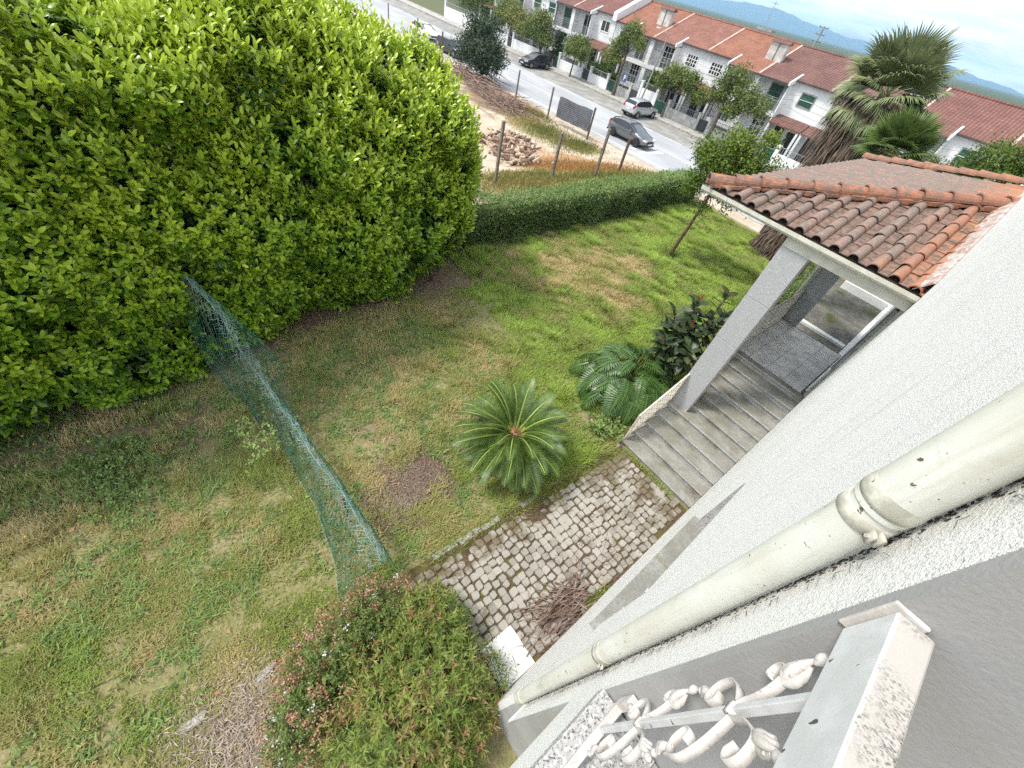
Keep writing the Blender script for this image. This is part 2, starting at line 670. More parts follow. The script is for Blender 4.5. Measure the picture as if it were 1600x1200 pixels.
# ground
t = NT('ground_soil')
X, Y, Z = t.xyz()
wp = t.noise(0.9, 5, 0.6)
wp2 = t.noise(2.6, 5, 0.65)
fine = t.noise(22, 5, 0.7)
lawn = t.mix(t.rng(wp2, 0.36, 0.64), (0.25, 0.24, 0.10), (0.36, 0.30, 0.17))
lawn = t.mix(t.rng(fine, 0.38, 0.66), t.mix(0.5, lawn, (0.13, 0.13, 0.05)), lawn)
lawn = t.mix(t.math('MULTIPLY', t.blob(-6.9, 9.9, 1.9, 0.45, wp2, 0.45, 1.25), 0.85), lawn, (0.34, 0.265, 0.125))
for bx, by, br, sy, c in ((-3.0, 1.5, 0.75, 1.0, (0.13, 0.08, 0.058)), (-3.1, 2.05, 0.55, 0.8, (0.135, 0.085, 0.06)), (-4.1, 2.0, 0.34, 0.9, (0.25, 0.19, 0.12)),
                          (-4.5, 1.5, 0.28, 0.9, (0.25, 0.19, 0.12)), (-1.15, -1.35, 0.55, 1.0, (0.27, 0.21, 0.165)), (-1.45, -1.7, 0.4, 1.0, (0.24, 0.19, 0.14)),
                          (-6.2, -2.6, 0.9, 1.3, (0.22, 0.165, 0.11)), (-6.2, -1.2, 0.7, 1.2, (0.2, 0.15, 0.10)), (-8.2, 5.1, 0.7, 1.4, (0.22, 0.16, 0.11)),
                          (-2.9, -1.9, 0.4, 1, (0.25, 0.19, 0.105)), (-4.4, -1.6, 0.5, 1, (0.24, 0.17, 0.095))):
    lawn = t.mix(t.math('MULTIPLY', t.blob(bx, by, br, 0.35, wp2, 0.4, sy), 0.9), lawn, c)
bed = t.rng(t.math('ADD', t.math('SUBTRACT', X, t.math('MULTIPLY', t.math('MAXIMUM', t.math('SUBTRACT', 1.5, Y), 0.0), 0.16)), t.math('MULTIPLY', t.math('SUBTRACT', wp2, 0.5), 1.6)), -7.3, -7.8)
lawn = t.mix(bed, lawn, t.mix(t.rng(fine, 0.4, 0.6), (0.14, 0.09, 0.06), (0.30, 0.22, 0.15)))
sand = t.mix(t.rng(wp, 0.35, 0.65), (0.44, 0.35, 0.26), (0.56, 0.475, 0.375))
sand = t.mix(t.rng(t.noise(5, 6, 0.7), 0.5, 0.66, 0, 0.8), sand, (0.30, 0.215, 0.145))
for bx, by, br, sy, c in ((-19, 21.5, 3.4, 1.0, (0.36, 0.20, 0.09)), (-15, 16.5, 3.4, 1.4, (0.27, 0.23, 0.085)), (-26.5, 25.2, 3.2, 0.62, (0.25, 0.215, 0.09)),
                          (-22.6, 26.6, 1.6, 0.8, (0.24, 0.215, 0.085)), (-33, 26.5, 4.5, 0.7, (0.22, 0.14, 0.09)), (-14, 20.5, 2.5, 1.2, (0.26, 0.225, 0.085))):
    sand = t.mix(t.math('MULTIPLY', t.blob(bx, by, br, 0.3, wp, 0.5, sy), 0.85), sand, c)
gm = t.math('MULTIPLY', t.rng(X, -10.6, -9.9), t.rng(Y, 22.5, 20.5))
col = t.mix(gm, sand, lawn)
col = t.mix(t.rng(Y, 46.2, 48), col, (0.12, 0.13, 0.07))
col = t.mix(t.rng(Y, 56, 66), col, (0.07, 0.085, 0.045))
col = t.mix(t.rng(X, -120, -160), col, (0.07, 0.085, 0.045))
t.set(col, 0.95, 0.1)
t.bump(t.math('ADD', fine, t.noise(7, 4)), 0.8, 0.04)
t = NT('path_soil')
wp = t.noise(1.6, 5, 0.65)
col = t.mix(t.rng(t.noise(30, 4), 0.4, 0.65), (0.075, 0.05, 0.032), (0.14, 0.10, 0.065))
col = t.mix(t.rng(wp, 0.48, 0.62, 0, 0.8), col, (0.12, 0.105, 0.03))
t.set(col, 0.95, 0.1)
t.bump(t.noise(40, 5), 0.8, 0.02)
t = NT('cobble_granite')
oi = t.n('ShaderNodeObjectInfo').outputs['Random']
col = t.mix(oi, (0.27, 0.25, 0.215), (0.39, 0.365, 0.325))
col = t.mix(t.rng(t.noise(95, 4, 0.7), 0.55, 0.66, 0, 0.75), col, (0.15, 0.125, 0.10))
X, Y, Z = t.xyz()
moss = t.math('ADD', t.rng(X, -1.0, -1.6, 0, 0.18), t.rng(Y, 4.0, 5.4, 0, 0.14))
col = t.mix(t.rng(t.math('ADD', t.noise(2.3, 6, 0.7), moss), 0.53, 0.72, 0, 0.85), col, (0.125, 0.095, 0.05))
t.set(col, 0.85, 0.2)
t.bump(t.noise(60, 5), 0.5, 0.008)
simple('gravel_grey', (0.19, 0.185, 0.165), (0.11, 0.105, 0.09), 2.2, 0.95, 0.1, 0.9, 35, 0.03, spots=[((0.33, 0.32, 0.30), 40, 0.56, 0.66), ((0.08, 0.10, 0.04), 1.1, 0.52, 0.68)])
t = NT('asphalt_pale')
col = t.mix(t.rng(t.noise(0.5, 6, 0.6, stretch=(0.35, 1, 1)), 0.35, 0.65), (0.33, 0.335, 0.345), (0.41, 0.415, 0.425))
col = t.mix(t.rng(t.noise(18, 4), 0.5, 0.7, 0, 0.35), col, (0.20, 0.20, 0.21))
t.set(col, 0.85, 0.25)
simple('road_paint', (0.70, 0.70, 0.69), (0.52, 0.52, 0.52), 2.5, 0.7, 0.3)
t = NT('parking_setts')
br = t.n('ShaderNodeTexBrick')
br.inputs['Scale'].default_value = 3.2
br.inputs['Color1'].default_value = (0.32, 0.31, 0.29, 1)
br.inputs['Color2'].default_value = (0.25, 0.24, 0.225, 1)
br.inputs['Mortar'].default_value = (0.17, 0.16, 0.14, 1)
br.inputs['Mortar Size'].default_value = 0.03
t.l(t.pos, br.inputs['Vector'])
col = t.mix(t.rng(t.noise(0.7, 5), 0.45, 0.65, 0, 0.5), br.outputs['Color'], (0.42, 0.40, 0.37))
t.set(col, 0.9, 0.15)
simple('pavement_concrete', (0.42, 0.405, 0.38), (0.32, 0.305, 0.28), 1.4, 0.9, 0.15, spots=[((0.2, 0.2, 0.11), 0.9, 0.58, 0.72)])
simple('hill_forest', (0.05, 0.075, 0.075), (0.04, 0.06, 0.06), 0.002, 0.95, 0.05)

# leaves
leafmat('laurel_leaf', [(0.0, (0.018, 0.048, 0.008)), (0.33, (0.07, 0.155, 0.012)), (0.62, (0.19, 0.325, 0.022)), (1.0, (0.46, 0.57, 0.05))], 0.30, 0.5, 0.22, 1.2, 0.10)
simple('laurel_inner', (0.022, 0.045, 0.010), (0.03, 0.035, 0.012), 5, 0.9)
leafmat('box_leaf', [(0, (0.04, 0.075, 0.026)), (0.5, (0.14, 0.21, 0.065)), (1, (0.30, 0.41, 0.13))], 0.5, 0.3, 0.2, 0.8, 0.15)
leafmat('grass_blade', [(0.0, (0.62, 0.51, 0.27)), (0.25, (0.46, 0.41, 0.175)), (0.5, (0.31, 0.345, 0.10)), (0.75, (0.295, 0.40, 0.085)), (1, (0.42, 0.54, 0.115))], 0.6, 0.2, 0.3, 1.3, 0.10)
leafmat('dry_grass', [(0.0, (0.42, 0.22, 0.09)), (0.5, (0.33, 0.265, 0.10)), (1, (0.15, 0.185, 0.05))], 0.8, 0.1, 0.2, 0.5, 0.2)
leafmat('weed_leaf', [(0, (0.10, 0.16, 0.05)), (0.6, (0.20, 0.29, 0.085)), (1, (0.34, 0.43, 0.14))], 0.5, 0.3, 0.25)
leafmat('cycas_leaf', [(0, (0.02, 0.05, 0.013)), (0.5, (0.06, 0.115, 0.02)), (0.85, (0.12, 0.18, 0.035)), (1, (0.30, 0.36, 0.08))], 0.36, 0.45, 0.12, 2, 0.2)
leafmat('philodendron_leaf', [(0, (0.025, 0.055, 0.014)), (0.6, (0.07, 0.145, 0.03)), (1, (0.18, 0.27, 0.07))], 0.4, 0.5, 0.15)
leafmat('rubber_leaf', [(0, (0.018, 0.032, 0.018)), (0.6, (0.05, 0.08, 0.03)), (1, (0.12, 0.13, 0.05))], 0.42, 0.4, 0.08, 2, 0.2)
leafmat('nandina_leaf', [(0, (0.045, 0.085, 0.025)), (0.4, (0.13, 0.195, 0.04)), (0.7, (0.25, 0.31, 0.065)), (0.88, (0.32, 0.26, 0.09)), (1, (0.36, 0.18, 0.10))], 0.42, 0.35, 0.3, 2.2, 0.14)
leafmat('abelia_leaf', [(0, (0.05, 0.09, 0.025)), (0.6, (0.14, 0.20, 0.05)), (1, (0.25, 0.31, 0.09))], 0.4, 0.4, 0.2)
leafmat('salmon_petal', [(0, (0.36, 0.16, 0.09)), (0.6, (0.55, 0.30, 0.19)), (1, (0.62, 0.44, 0.32))], 0.7, 0.2, 0.3)
leafmat('white_petal', [(0, (0.70, 0.67, 0.66)), (1, (0.82, 0.80, 0.80))], 0.7, 0.2, 0.3)
leafmat('yellow_petal', [(0, (0.70, 0.50, 0.04)), (1, (0.75, 0.6, 0.08))], 0.7, 0.2, 0.2)
leafmat('olive_leaf', [(0, (0.045, 0.075, 0.02)), (0.5, (0.135, 0.18, 0.045)), (0.85, (0.25, 0.28, 0.08)), (1, (0.30, 0.22, 0.09))], 0.5, 0.3, 0.25, 0.6, 0.2)
leafmat('dark_leaf', [(0, (0.018, 0.035, 0.016)), (0.6, (0.045, 0.075, 0.035)), (1, (0.09, 0.125, 0.06))], 0.5, 0.3, 0.12, 0.6, 0.2)
leafmat('lime_leaf', [(0, (0.05, 0.09, 0.015)), (0.5, (0.12, 0.19, 0.025)), (0.85, (0.22, 0.27, 0.04)), (1, (0.34, 0.24, 0.05))], 0.5, 0.3, 0.25, 0.6, 0.2)
leafmat('fan_leaf', [(0, (0.09, 0.125, 0.05)), (0.5, (0.20, 0.24, 0.11)), (1, (0.38, 0.39, 0.22))], 0.42, 0.4, 0.18, 1.0, 0.2)
leafmat('fan_leaf_green', [(0, (0.05, 0.09, 0.025)), (0.5, (0.12, 0.18, 0.045)), (1, (0.24, 0.29, 0.09))], 0.4, 0.4, 0.18, 1.0, 0.2)
leafmat('dead_frond', [(0, (0.075, 0.05, 0.04)), (0.5, (0.17, 0.125, 0.095)), (1, (0.30, 0.24, 0.19))], 0.8, 0.15, 0.1, 1.0, 0.2)
leafmat('straw', [(0, (0.18, 0.13, 0.10)), (0.5, (0.33, 0.26, 0.205)), (1, (0.46, 0.39, 0.32))], 0.85, 0.1, 0.1)
simple('bark_grey', (0.14, 0.115, 0.09), (0.07, 0.055, 0.045), 9, 0.9, 0.1, 0.6, 25, 0.03)
simple('bark_brown', (0.19, 0.13, 0.085), (0.10, 0.065, 0.04), 12, 0.9, 0.1, 0.5, 40, 0.02)
simple('twig_red', (0.30, 0.22, 0.18), (0.16, 0.10, 0.08), 6, 0.85, 0.15, 0.3, 60)
simple('cycas_core', (0.42, 0.25, 0.14), (0.27, 0.14, 0.08), 30, 0.9, 0.1, 0.8, 60, 0.02)
simple('green_stem', (0.17, 0.22, 0.06), (0.10, 0.15, 0.04), 9, 0.6, 0.3)
t = NT('log_cut')
oi = t.n('ShaderNodeObjectInfo').outputs['Random']
rp = t.n('ShaderNodeValToRGB')
for p_, c_ in ((0.3, (0.26, 0.17, 0.13, 1)), (0.6, (0.50, 0.37, 0.27, 1))):
    e_ = rp.color_ramp.elements.new(p_)
    e_.color = c_
rp.color_ramp.elements[0].color = (0.11, 0.07, 0.055, 1)
rp.color_ramp.elements[-1].color = (0.66, 0.54, 0.40, 1)
t.l(oi, rp.inputs[0])
t.set(t.mix(t.rng(t.noise(9, 4), 0.4, 0.65, 0, 0.5), rp.outputs[0], (0.16, 0.10, 0.07)), 0.9, 0.1)
simple('post_wood', (0.24, 0.21, 0.18), (0.13, 0.105, 0.085), 14, 0.9, 0.1, stretch=(3, 3, 0.4))
simple('post_rust', (0.15, 0.10, 0.08), (0.09, 0.06, 0.05), 14, 0.9, 0.1)
simple('wire_grey', (0.22, 0.21, 0.20), None, 5, 0.6, 0.4)
simple('netting_green', (0.04, 0.21, 0.155), (0.025, 0.14, 0.10), 4, 0.5, 0.35)
simple('netting_pale', (0.34, 0.46, 0.43), (0.17, 0.31, 0.27), 4, 0.5, 0.35)
simple('slate_panel', (0.135, 0.135, 0.165), (0.10, 0.10, 0.125), 2, 0.75, 0.25)

# street
def rooftile(name, a, b, c):
    t = NT(name)
    wv = t.n('ShaderNodeTexWave', wave_type='BANDS', bands_direction='X', wave_profile='SIN')
    wv.inputs['Scale'].default_value = 1.25
    wv.inputs['Distortion'].default_value = 0.4
    wv.inputs['Detail Scale'].default_value = 3
    t.l(t.pos, wv.inputs['Vector'])
    wy = t.n('ShaderNodeTexWave', wave_type='BANDS', bands_direction='Y', wave_profile='SAW')
    wy.inputs['Scale'].default_value = 0.85
    wy.inputs['Distortion'].default_value = 0.3
    t.l(t.pos, wy.inputs['Vector'])
    col = t.mix(t.rng(t.noise(0.9, 6, 0.65), 0.36, 0.64), a, b)
    col = t.mix(t.rng(t.noise(5, 4), 0.5, 0.72, 0, 0.7), col, c)
    g = t.math('MAXIMUM', t.rng(wv.outputs['Fac'], 0.35, 0.05, 0, 0.55), t.rng(wy.outputs['Fac'], 0.22, 0.0, 0, 0.4))
    col = t.mix(g, col, tuple(x * 0.45 for x in b))
    t.set(col, 0.85, 0.2)
    t.bump(t.math('ADD', wv.outputs['Fac'], wy.outputs['Fac']), 0.9, 0.06)


rooftile('roof_orange', (0.34, 0.155, 0.10), (0.26, 0.11, 0.075), (0.40, 0.24, 0.17))
rooftile('roof_red', (0.31, 0.145, 0.11), (0.23, 0.10, 0.075), (0.38, 0.24, 0.19))
rooftile('roof_brown', (0.215, 0.115, 0.095), (0.16, 0.08, 0.07), (0.27, 0.17, 0.145))
rooftile('roof_wine', (0.24, 0.115, 0.095), (0.18, 0.085, 0.072), (0.30, 0.18, 0.155))
simple('render_white', (0.74, 0.74, 0.74), (0.66, 0.66, 0.66), 0.6, 0.85, 0.15)
simple('render_dirty', (0.60, 0.585, 0.55), (0.42, 0.40, 0.37), 1.6, 0.9, 0.15)
simple('party_coping', (0.58, 0.42, 0.36), (0.48, 0.34, 0.29), 2, 0.9, 0.1)
simple('shutter_green', (0.018, 0.085, 0.055), (0.014, 0.065, 0.042), 3, 0.5, 0.3)
t = NT('window_glass')
t.set((0.02, 0.025, 0.03), 0.06, 0.6)
simple('metal_dark', (0.055, 0.06, 0.065), (0.04, 0.04, 0.045), 3, 0.5, 0.4)
simple('metal_rail', (0.30, 0.31, 0.32), (0.22, 0.22, 0.23), 3, 0.5, 0.4)
simple('pole_concrete', (0.36, 0.35, 0.33), (0.26, 0.25, 0.23), 3, 0.9, 0.1)
simple('sign_blue', (0.03, 0.07, 0.24), (0.025, 0.06, 0.2), 3, 0.4, 0.4)


def paint(name, c, metal=0.0, rough=0.28):
    t = NT(name)
    t.set(c, rough, 0.5, metal)
    t.b.inputs['Coat Weight'].default_value = 0.6
    t.b.inputs['Coat Roughness'].default_value = 0.08


paint('car_grey', (0.17, 0.175, 0.18), 0.6, 0.35)
paint('car_silver', (0.52, 0.53, 0.54), 0.5, 0.35)
paint('car_black', (0.014, 0.015, 0.02))
paint('car_pale', (0.62, 0.66, 0.52))
simple('tyre', (0.018, 0.018, 0.019), None, 5, 0.85)
simple('rim', (0.30, 0.30, 0.31), (0.2, 0.2, 0.2), 5, 0.35, 0.5, metal=0.7)
simple('rim_dark', (0.05, 0.05, 0.055), (0.035, 0.035, 0.04), 5, 0.35, 0.5, metal=0.5)
simple('car_trim', (0.02, 0.02, 0.022), None, 5, 0.5)
simple('lamp_clear', (0.62, 0.64, 0.66), (0.5, 0.5, 0.52), 5, 0.12, 0.6)
simple('lamp_red', (0.42, 0.015, 0.02), (0.32, 0.012, 0.016), 5, 0.15, 0.6)
simple('plate_white', (0.72, 0.72, 0.70), None, 5, 0.5)

# ------------------------------------------------------------------ the setting
def axis(pts):
    return np.array(sorted(set(np.round(pts, 3))))


gx = axis(np.concatenate([[-10000, -6000, -2500, -1200, -600, -300, -200, -150, -120], np.arange(-100, -24, 2.0), np.arange(-24, 6, 0.5), [8, 12, 20, 40, 80, 150, 300, 800, 2500, 6000, 10000]]))
gy = axis(np.concatenate([[-10000, -5000, -1500, -400, -100, -40, -20], np.arange(-12, 34, 0.5), np.arange(34, 70, 2.0), [80, 100, 150, 250, 500, 1000, 2500, 6000, 10000]]))
GX, GY = np.meshgrid(gx, gy)
GZ = terr(GX, GY)
V = np.stack([GX.ravel(), GY.ravel(), GZ.ravel()], 1)
V[:, 2] += (fbm(V * (1, 1, 0), 0.7) - 0.5) * 0.06 * (np.abs(V[:, 0] + 14) < 14) * (V[:, 1] < 28) * (V[:, 1] > -10) * (V[:, 0] < -2.2)
nx = len(gx)
ii = (np.arange(len(gy) - 1)[:, None] * nx + np.arange(nx - 1)[None]).ravel()
me = np_mesh('ground', V, np.stack([ii, ii + 1, ii + 1 + nx, ii + nx], 1), smooth=True)
o = bpy.data.objects.new('ground', me)
fin(o, MAT['ground_soil'])
o['kind'] = 'structure'


def sheet(name, x0, x1, y0, y1, z, mat, parent=None, kind=True):
    m = MB()
    m.add([(x0, y0, z), (x1, y0, z), (x1, y1, z), (x0, y1, z)], [(0, 1, 2, 3)])
    return struct(name, m, MAT[mat]) if kind else part(name, m, MAT[mat], parent)


road = sheet('road', -260, 90, 30.4, 39.4, -2.388, 'asphalt_pale')
# road markings (parts of the road): edge lines, centre line, boxes
zc_ = -2.383
m = MB()
m.add([(-200, 30.95, zc_), (60, 30.95, zc_), (60, 31.1, zc_), (-200, 31.1, zc_)], [(0, 1, 2, 3)])
part('edge_line', m, MAT['road_paint'], road)
m = MB()
m.add([(-200, 35.1, zc_), (60, 34.9, zc_), (60, 35.03, zc_), (-200, 35.23, zc_)], [(0, 1, 2, 3)])
part('centre_line', m, MAT['road_paint'], road)
for k in range(26):
    m = MB()
    x = -92 + k * 3.6
    m.add([(x, 39.1, zc_), (x + 1.9, 39.1, zc_), (x + 1.9, 39.25, zc_), (x, 39.25, zc_)], [(0, 1, 2, 3)])
    part('parking_dash', m, MAT['road_paint'], road)
for x0, x1, ya, yb in ((-22.0, -21.55, 31.6, 34.6), (-21.1, -20.6, 31.7, 34.5)):
    m = MB()
    m.add([(x0, ya, zc_), (x1, ya, zc_), (x1 + 0.25, yb, zc_), (x0 + 0.25, yb, zc_)], [(0, 1, 2, 3)])
    part('give_way_bar', m, MAT['road_paint'], road)
for a, b in (((-43.6, 31.2), (-40.2, 33.3)), ((-43.6, 34.7), (-40.2, 33.3)), ((-43.6, 31.2), (-43.6, 34.7))):
    m = MB()
    d = Vector((b[0] - a[0], b[1] - a[1], 0)).normalized()
    q = Vector((-d.y, d.x, 0)) * 0.09
    A, B = Vector((*a, zc_ + .002)), Vector((*b, zc_ + .002))
    m.add([A - q, B - q, B + q, A + q], [(0, 1, 2, 3)])
    part('painted_triangle_line', m, MAT['road_paint'], road)
sheet('parking_strip', -260, 90, 39.4, 43.8, -2.385, 'parking_setts')
m = MB()
m.box(-260, 90, 43.8, 43.98, -2.6, -2.25)
struct('kerb', m, MAT['granite_kerb'])
m = MB()
m.box(-260, 90, 43.98, 46.2, -2.6, -2.262)
struct('pavement', m, MAT['pavement_concrete'])
m = MB()
m.box(-260, 90, 30.15, 30.4, -2.6, -2.37)
struct('road_edge_strip', m, MAT['pavement_concrete'])
sheet('gravel_yard', -3.2, 6, 12.2, 20.5, 0.012, 'gravel_grey')

# far hills
V, F = [], []
ctrl = [(-100, 0.9), (-70, 1.1), (-50, 0.7), (-38, 0.35), (-34, 0.45), (-30, 0.95), (-26.3, 1.2), (-23, 0.85), (-19.5, 0.6), (-15, 0.62), (-11, 0.5), (-8.4, 0.3), (-5, 0.05), (0, 0.25), (10, 0.7), (40, 1.0), (80, 0.8)]
az = np.linspace(-100, 80, 361)
el = np.interp(az, [c[0] for c in ctrl], [c[1] for c in ctrl]) + 0.04 * np.sin(az * 1.7) + 0.03 * np.sin(az * 4.1 + 1)
for a, e in zip(az, el):
    s_, c_ = math.sin(R(a)), math.cos(R(a))
    for d_, f_ in ((7600, -0.02), (8400, 0.55), (9000, 1.0), (9900, 0.5)):
        V.append((s_ * d_, c_ * d_, -3 + max(0, f_) * (9000 * math.tan(R(e)) + 12)))
for i in range(len(az) - 1):
    for k in range(3):
        F.append((i * 4 + k, i * 4 + k + 1, i * 4 + 5 + k, i * 4 + 4 + k))
m = MB()
m.add(V, F)
struct('hills', m, MAT['hill_forest'], smooth=True)

# haze: the air between here and the hills
m = MB()
m.box(-10200, 10200, -10200, 10200, -4.2, 240)
hz = bpy.data.objects.new('haze', mesh('haze', m))
hm = bpy.data.materials.new('haze_air')
hm.use_nodes = True
ht = hm.node_tree
ht.nodes.remove(ht.nodes['Principled BSDF'])
pv = ht.nodes.new('ShaderNodeVolumePrincipled')
pv.inputs['Density'].default_value = 0.00015
pv.inputs['Color'].default_value = (0.46, 0.72, 1.0, 1)
pv.inputs['Anisotropy'].default_value = 0.2
ht.links.new(pv.outputs[0], ht.nodes['Material Output'].inputs['Volume'])
fin(hz, hm)
hz['kind'] = 'stuff'

# ------------------------------------------------------------------ the house
TH = 0.018


def wx(y):
    return 0.235 - TH * y


ud = Vector((-TH, 1, 0)).normalized()       # along the facade
un = Vector((-1, -TH, 0)).normalized()      # outward
house = thing('white_house', 'white roughcast house wall at the right with grey balcony side and granite sill', 'house', (0.22, 0.55, 0))


def wbox(m, y0, y1, z0, z1, out0, out1):
    """box on the facade from y0..y1, z0..z1, from out0 to out1 in front of the face"""
    P = []
    for z in (z0, z1):
        for (y, o_) in ((y0, out1), (y1, out1), (y1, out0), (y0, out0)):
            p = Vector((wx(0), 0, z)) + ud * y + un * o_
            P.append((p.x, p.y, z))
    m.add(P, [(3, 2, 1, 0), (4, 5, 6, 7), (0, 1, 5, 4), (1, 2, 6, 5), (2, 3, 7, 6), (3, 0, 4, 7)])


OY0, OY1, OZ0, OZ1 = 1.42, 2.75, 3.35, 4.12        # landing window opening
m = MB()
for (a, b, c, d) in ((0.53, OY0, 3.45, 8.8), (OY0, OY1, OZ1, 8.8), (OY0, OY1, 2.6, OZ0), (OY1, 24, 2.6, 8.8), (1.0, OY0, 0, 3.45), (OY0, 24, 0, 2.6)):
    wbox(m, a, b, c, d, -0.34, 0)
part('facade_wall', m, MAT['roughcast_white'], house)
m = MB()
wbox(m, OY0 + 0.002, OY1 - 0.002, OZ0 - 0.05, OZ1, -0.345, -0.27)
part('window_shutter', m, MAT['render_white'], house)
m = MB()
wbox(m, OY0 - 0.06, OY1 + 0.06, OZ0 - 0.035, OZ0 + 0.003, -0.02, 0.05)
wbox(m, OY0 + 0.003, OY1 - 0.003, OZ0 - 0.035, OZ0 + 0.003, -0.27, -0.02)
part('window_sill', m, MAT['granite_step'], house)
for yy in (OY0 + 0.003, OY1 - 0.033):
    m = MB()
    wbox(m, yy, yy + 0.03, OZ0 + 0.004, OZ1 - 0.003, -0.27, 0.006)
    part('window_reveal', m, MAT['granite_coping'], house)
# balcony return wall (faces the camera) and the slab it stands on
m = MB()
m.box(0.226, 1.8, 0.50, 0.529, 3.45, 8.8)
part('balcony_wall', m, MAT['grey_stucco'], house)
m = MB()
m.box(0.218, 1.8, 0.53, 0.99, 3.4, 3.447)
part('overhang_soffit', m, MAT['white_paint'], house)
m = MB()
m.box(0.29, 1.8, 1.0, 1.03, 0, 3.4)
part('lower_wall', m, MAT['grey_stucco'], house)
m = MB()
m.box(0.212, 1.8, -1.4, 0.498, 4.80, 5.10)
part('balcony_slab', m, MAT['roughcast_white'], house)
m = MB()
m.box(0.225, 1.8, -1.9, 0.498, 7.55, 7.75)
part('balcony_ceiling', m, MAT['white_paint'], house)
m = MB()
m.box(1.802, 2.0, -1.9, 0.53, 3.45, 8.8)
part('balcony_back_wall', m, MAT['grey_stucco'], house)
m = MB()
m.box(0.207, 0.40, -1.4, 0.496, 5.102, 5.150)
part('balcony_coping', m, MAT['granite_coping'], house, bevel=0.004)
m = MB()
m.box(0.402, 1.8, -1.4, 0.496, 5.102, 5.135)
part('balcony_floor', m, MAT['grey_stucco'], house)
m = MB()
wbox(m, 11.6, 21, 0.02, 0.16, 0, 0.12)
part('plinth', m, MAT['white_paint'], house)
m = MB()
wbox(m, 8.9, 9.02, 1.5, 3.7, 0, 0.05)
wbox(m, 10.6, 10.72, 1.5, 3.7, 0, 0.05)
wbox(m, 9.02, 10.6, 3.58, 3.7, 0, 0.05)
part('door_frame', m, MAT['granite_step'], house)
m = MB()
wbox(m, 9.02, 10.6, 1.5, 3.58, 0.002, 0.02)
part('front_door', m, MAT['metal_dark'], house)

# drainpipe beside the corner
PC = Vector((0.1765, 0.665, 0))
pipe = thing('drainpipe', 'cream drainpipe with dirt flecks running down the white wall by the balcony', 'drainpipe', (PC.x, PC.y, 3.3))


def lathe_part(name, prof, mat, parent, c, n=32, smooth=True):
    m = MB()
    m.lathe(prof, c, n)
    return part(name, m, MAT[mat], parent, smooth=smooth)


rp = 0.0385
lathe_part('pipe_length', [(rp, 6.06), (rp, 9.0)], 'pipe_cream', pipe, PC, 40)
m = MB()
m.lathe([(rp * 0.93, 4.86), (rp * 0.93, 6.08)], PC, 40)
part('pipe_length', m, MAT['pipe_cream'], pipe, True)
lathe_part('pipe_length', [(rp * 0.93, 3.42), (rp * 0.93, 4.9)], 'pipe_cream', pipe, PC, 40)
for z in (6.085, 4.91):
    s_ = 1.0 if z > 5 else 0.97
    lathe_part('pipe_socket', [(rp * 0.95 * s_, z - 0.016), (rp * 1.03 * s_, z - 0.014), (rp * 1.05 * s_, z - 0.006), (rp * 1.03 * s_, z + 0.006), (rp * 1.005 * s_, z + 0.016)], 'pipe_clamp_paint', pipe, PC, 40)
lathe_part('pipe_socket', [(rp * 0.95, 3.47), (rp * 1.05, 3.475), (rp * 1.06, 3.485), (rp * 1.0, 3.5)], 'pipe_clamp_paint', pipe, PC, 40)
lathe_part('pipe_shoe', [(rp * 0.97, 3.36), (rp * 1.0, 3.37), (rp * 0.98, 3.46)], 'pipe_cream', pipe, PC, 40)
for z in (6.035, 4.885):
    o = lathe_part('pipe_clamp', [(rp * 0.94, z - 0.013), (rp * 1.0, z - 0.011), (rp * 1.0, z + 0.011), (rp * 0.94, z + 0.013)], 'pipe_clamp_paint', pipe, PC, 40)
    m = MB()
    a = R(-62)
    d = Vector((math.cos(a), math.sin(a), 0))
    q = Vector((-d.y, d.x, 0))
    for s_ in (-1, 1):
        m.obox(PC + d * (rp * 1.14) + q * 0.0055 * s_ + Vector((0, 0, z)), d * 0.008, q * 0.0022, Vector((0, 0, 0.011)))
    p0 = PC + d * (rp * 1.19) + Vector((0, 0, z))
    m.tube([p0 - q * 0.012, p0 + q * 0.012], 0.0035, 8)
    part('clamp_screw', m, MAT['pipe_clamp_paint'], o, True)
m = MB()
for k in range(1300):
    z = 3.5 + 3.2 * random.random() ** 0.7
    r_ = random.uniform(0.0003, 0.0011)
    yy = PC.y + 0.010 - random.random() ** 2.0 * 0.026
    m.obox((wx(yy) - r_ * 0.6, yy, z), (r_, 0, 0), (0, r_ * 1.3, 0), (0, random.uniform(-.001, .001), random.uniform(0.001, 0.004)))
for k in range(140):
    z = 3.6 + 3.0 * random.random()
    yy = PC.y - 0.03
    a = random.uniform(-1, 1)
    m.tube([(wx(yy) - 0.002, yy, z), (wx(yy) - 0.006, yy - 0.012 * abs(a), z + 0.012 * a), (wx(yy) - 0.003, yy - 0.02, z + 0.02 * a)], 0.0004, 3, False)
part('gap_grime_line', m, MAT['dark_gap_grime'], pipe, kind='stuff')  # crud and fibres; the dark flecks also draw the shaded gap by the pipe

# balcony railing: handrail tube, bottom rail, ornamental balusters
rail = thing('balcony_railing', 'white iron balcony railing with flaking handrail and scroll balusters at the lower right', 'railing', (0.25, 0.1, 5.15))
m = MB()
m.box(0.229, 0.268, -1.3, 0.492, 5.996, 6.080)
part('handrail', m, MAT['rail_paint'], rail, bevel=0.003)
m = MB()
m.obox((0.240, 0.497, 6.040), (0.0185, 0, 0), (0, 0.003, 0), (0, 0, 0.044))
part('wall_plate', m, MAT['scroll_paint'], rail, bevel=0.002)
m = MB()
m.box(0.240, 0.262, -1.3, 0.495, 5.208, 5.224)
part('bottom_rail', m, MAT['scroll_paint'], rail, bevel=0.002)
m = MB()
m.box(0.244, 0.258, 0.472, 0.486, 5.15, 5.208)
m.box(0.240, 0.262, 0.470, 0.494, 5.224, 5.30)
part('rail_foot', m, MAT['scroll_paint'], rail)


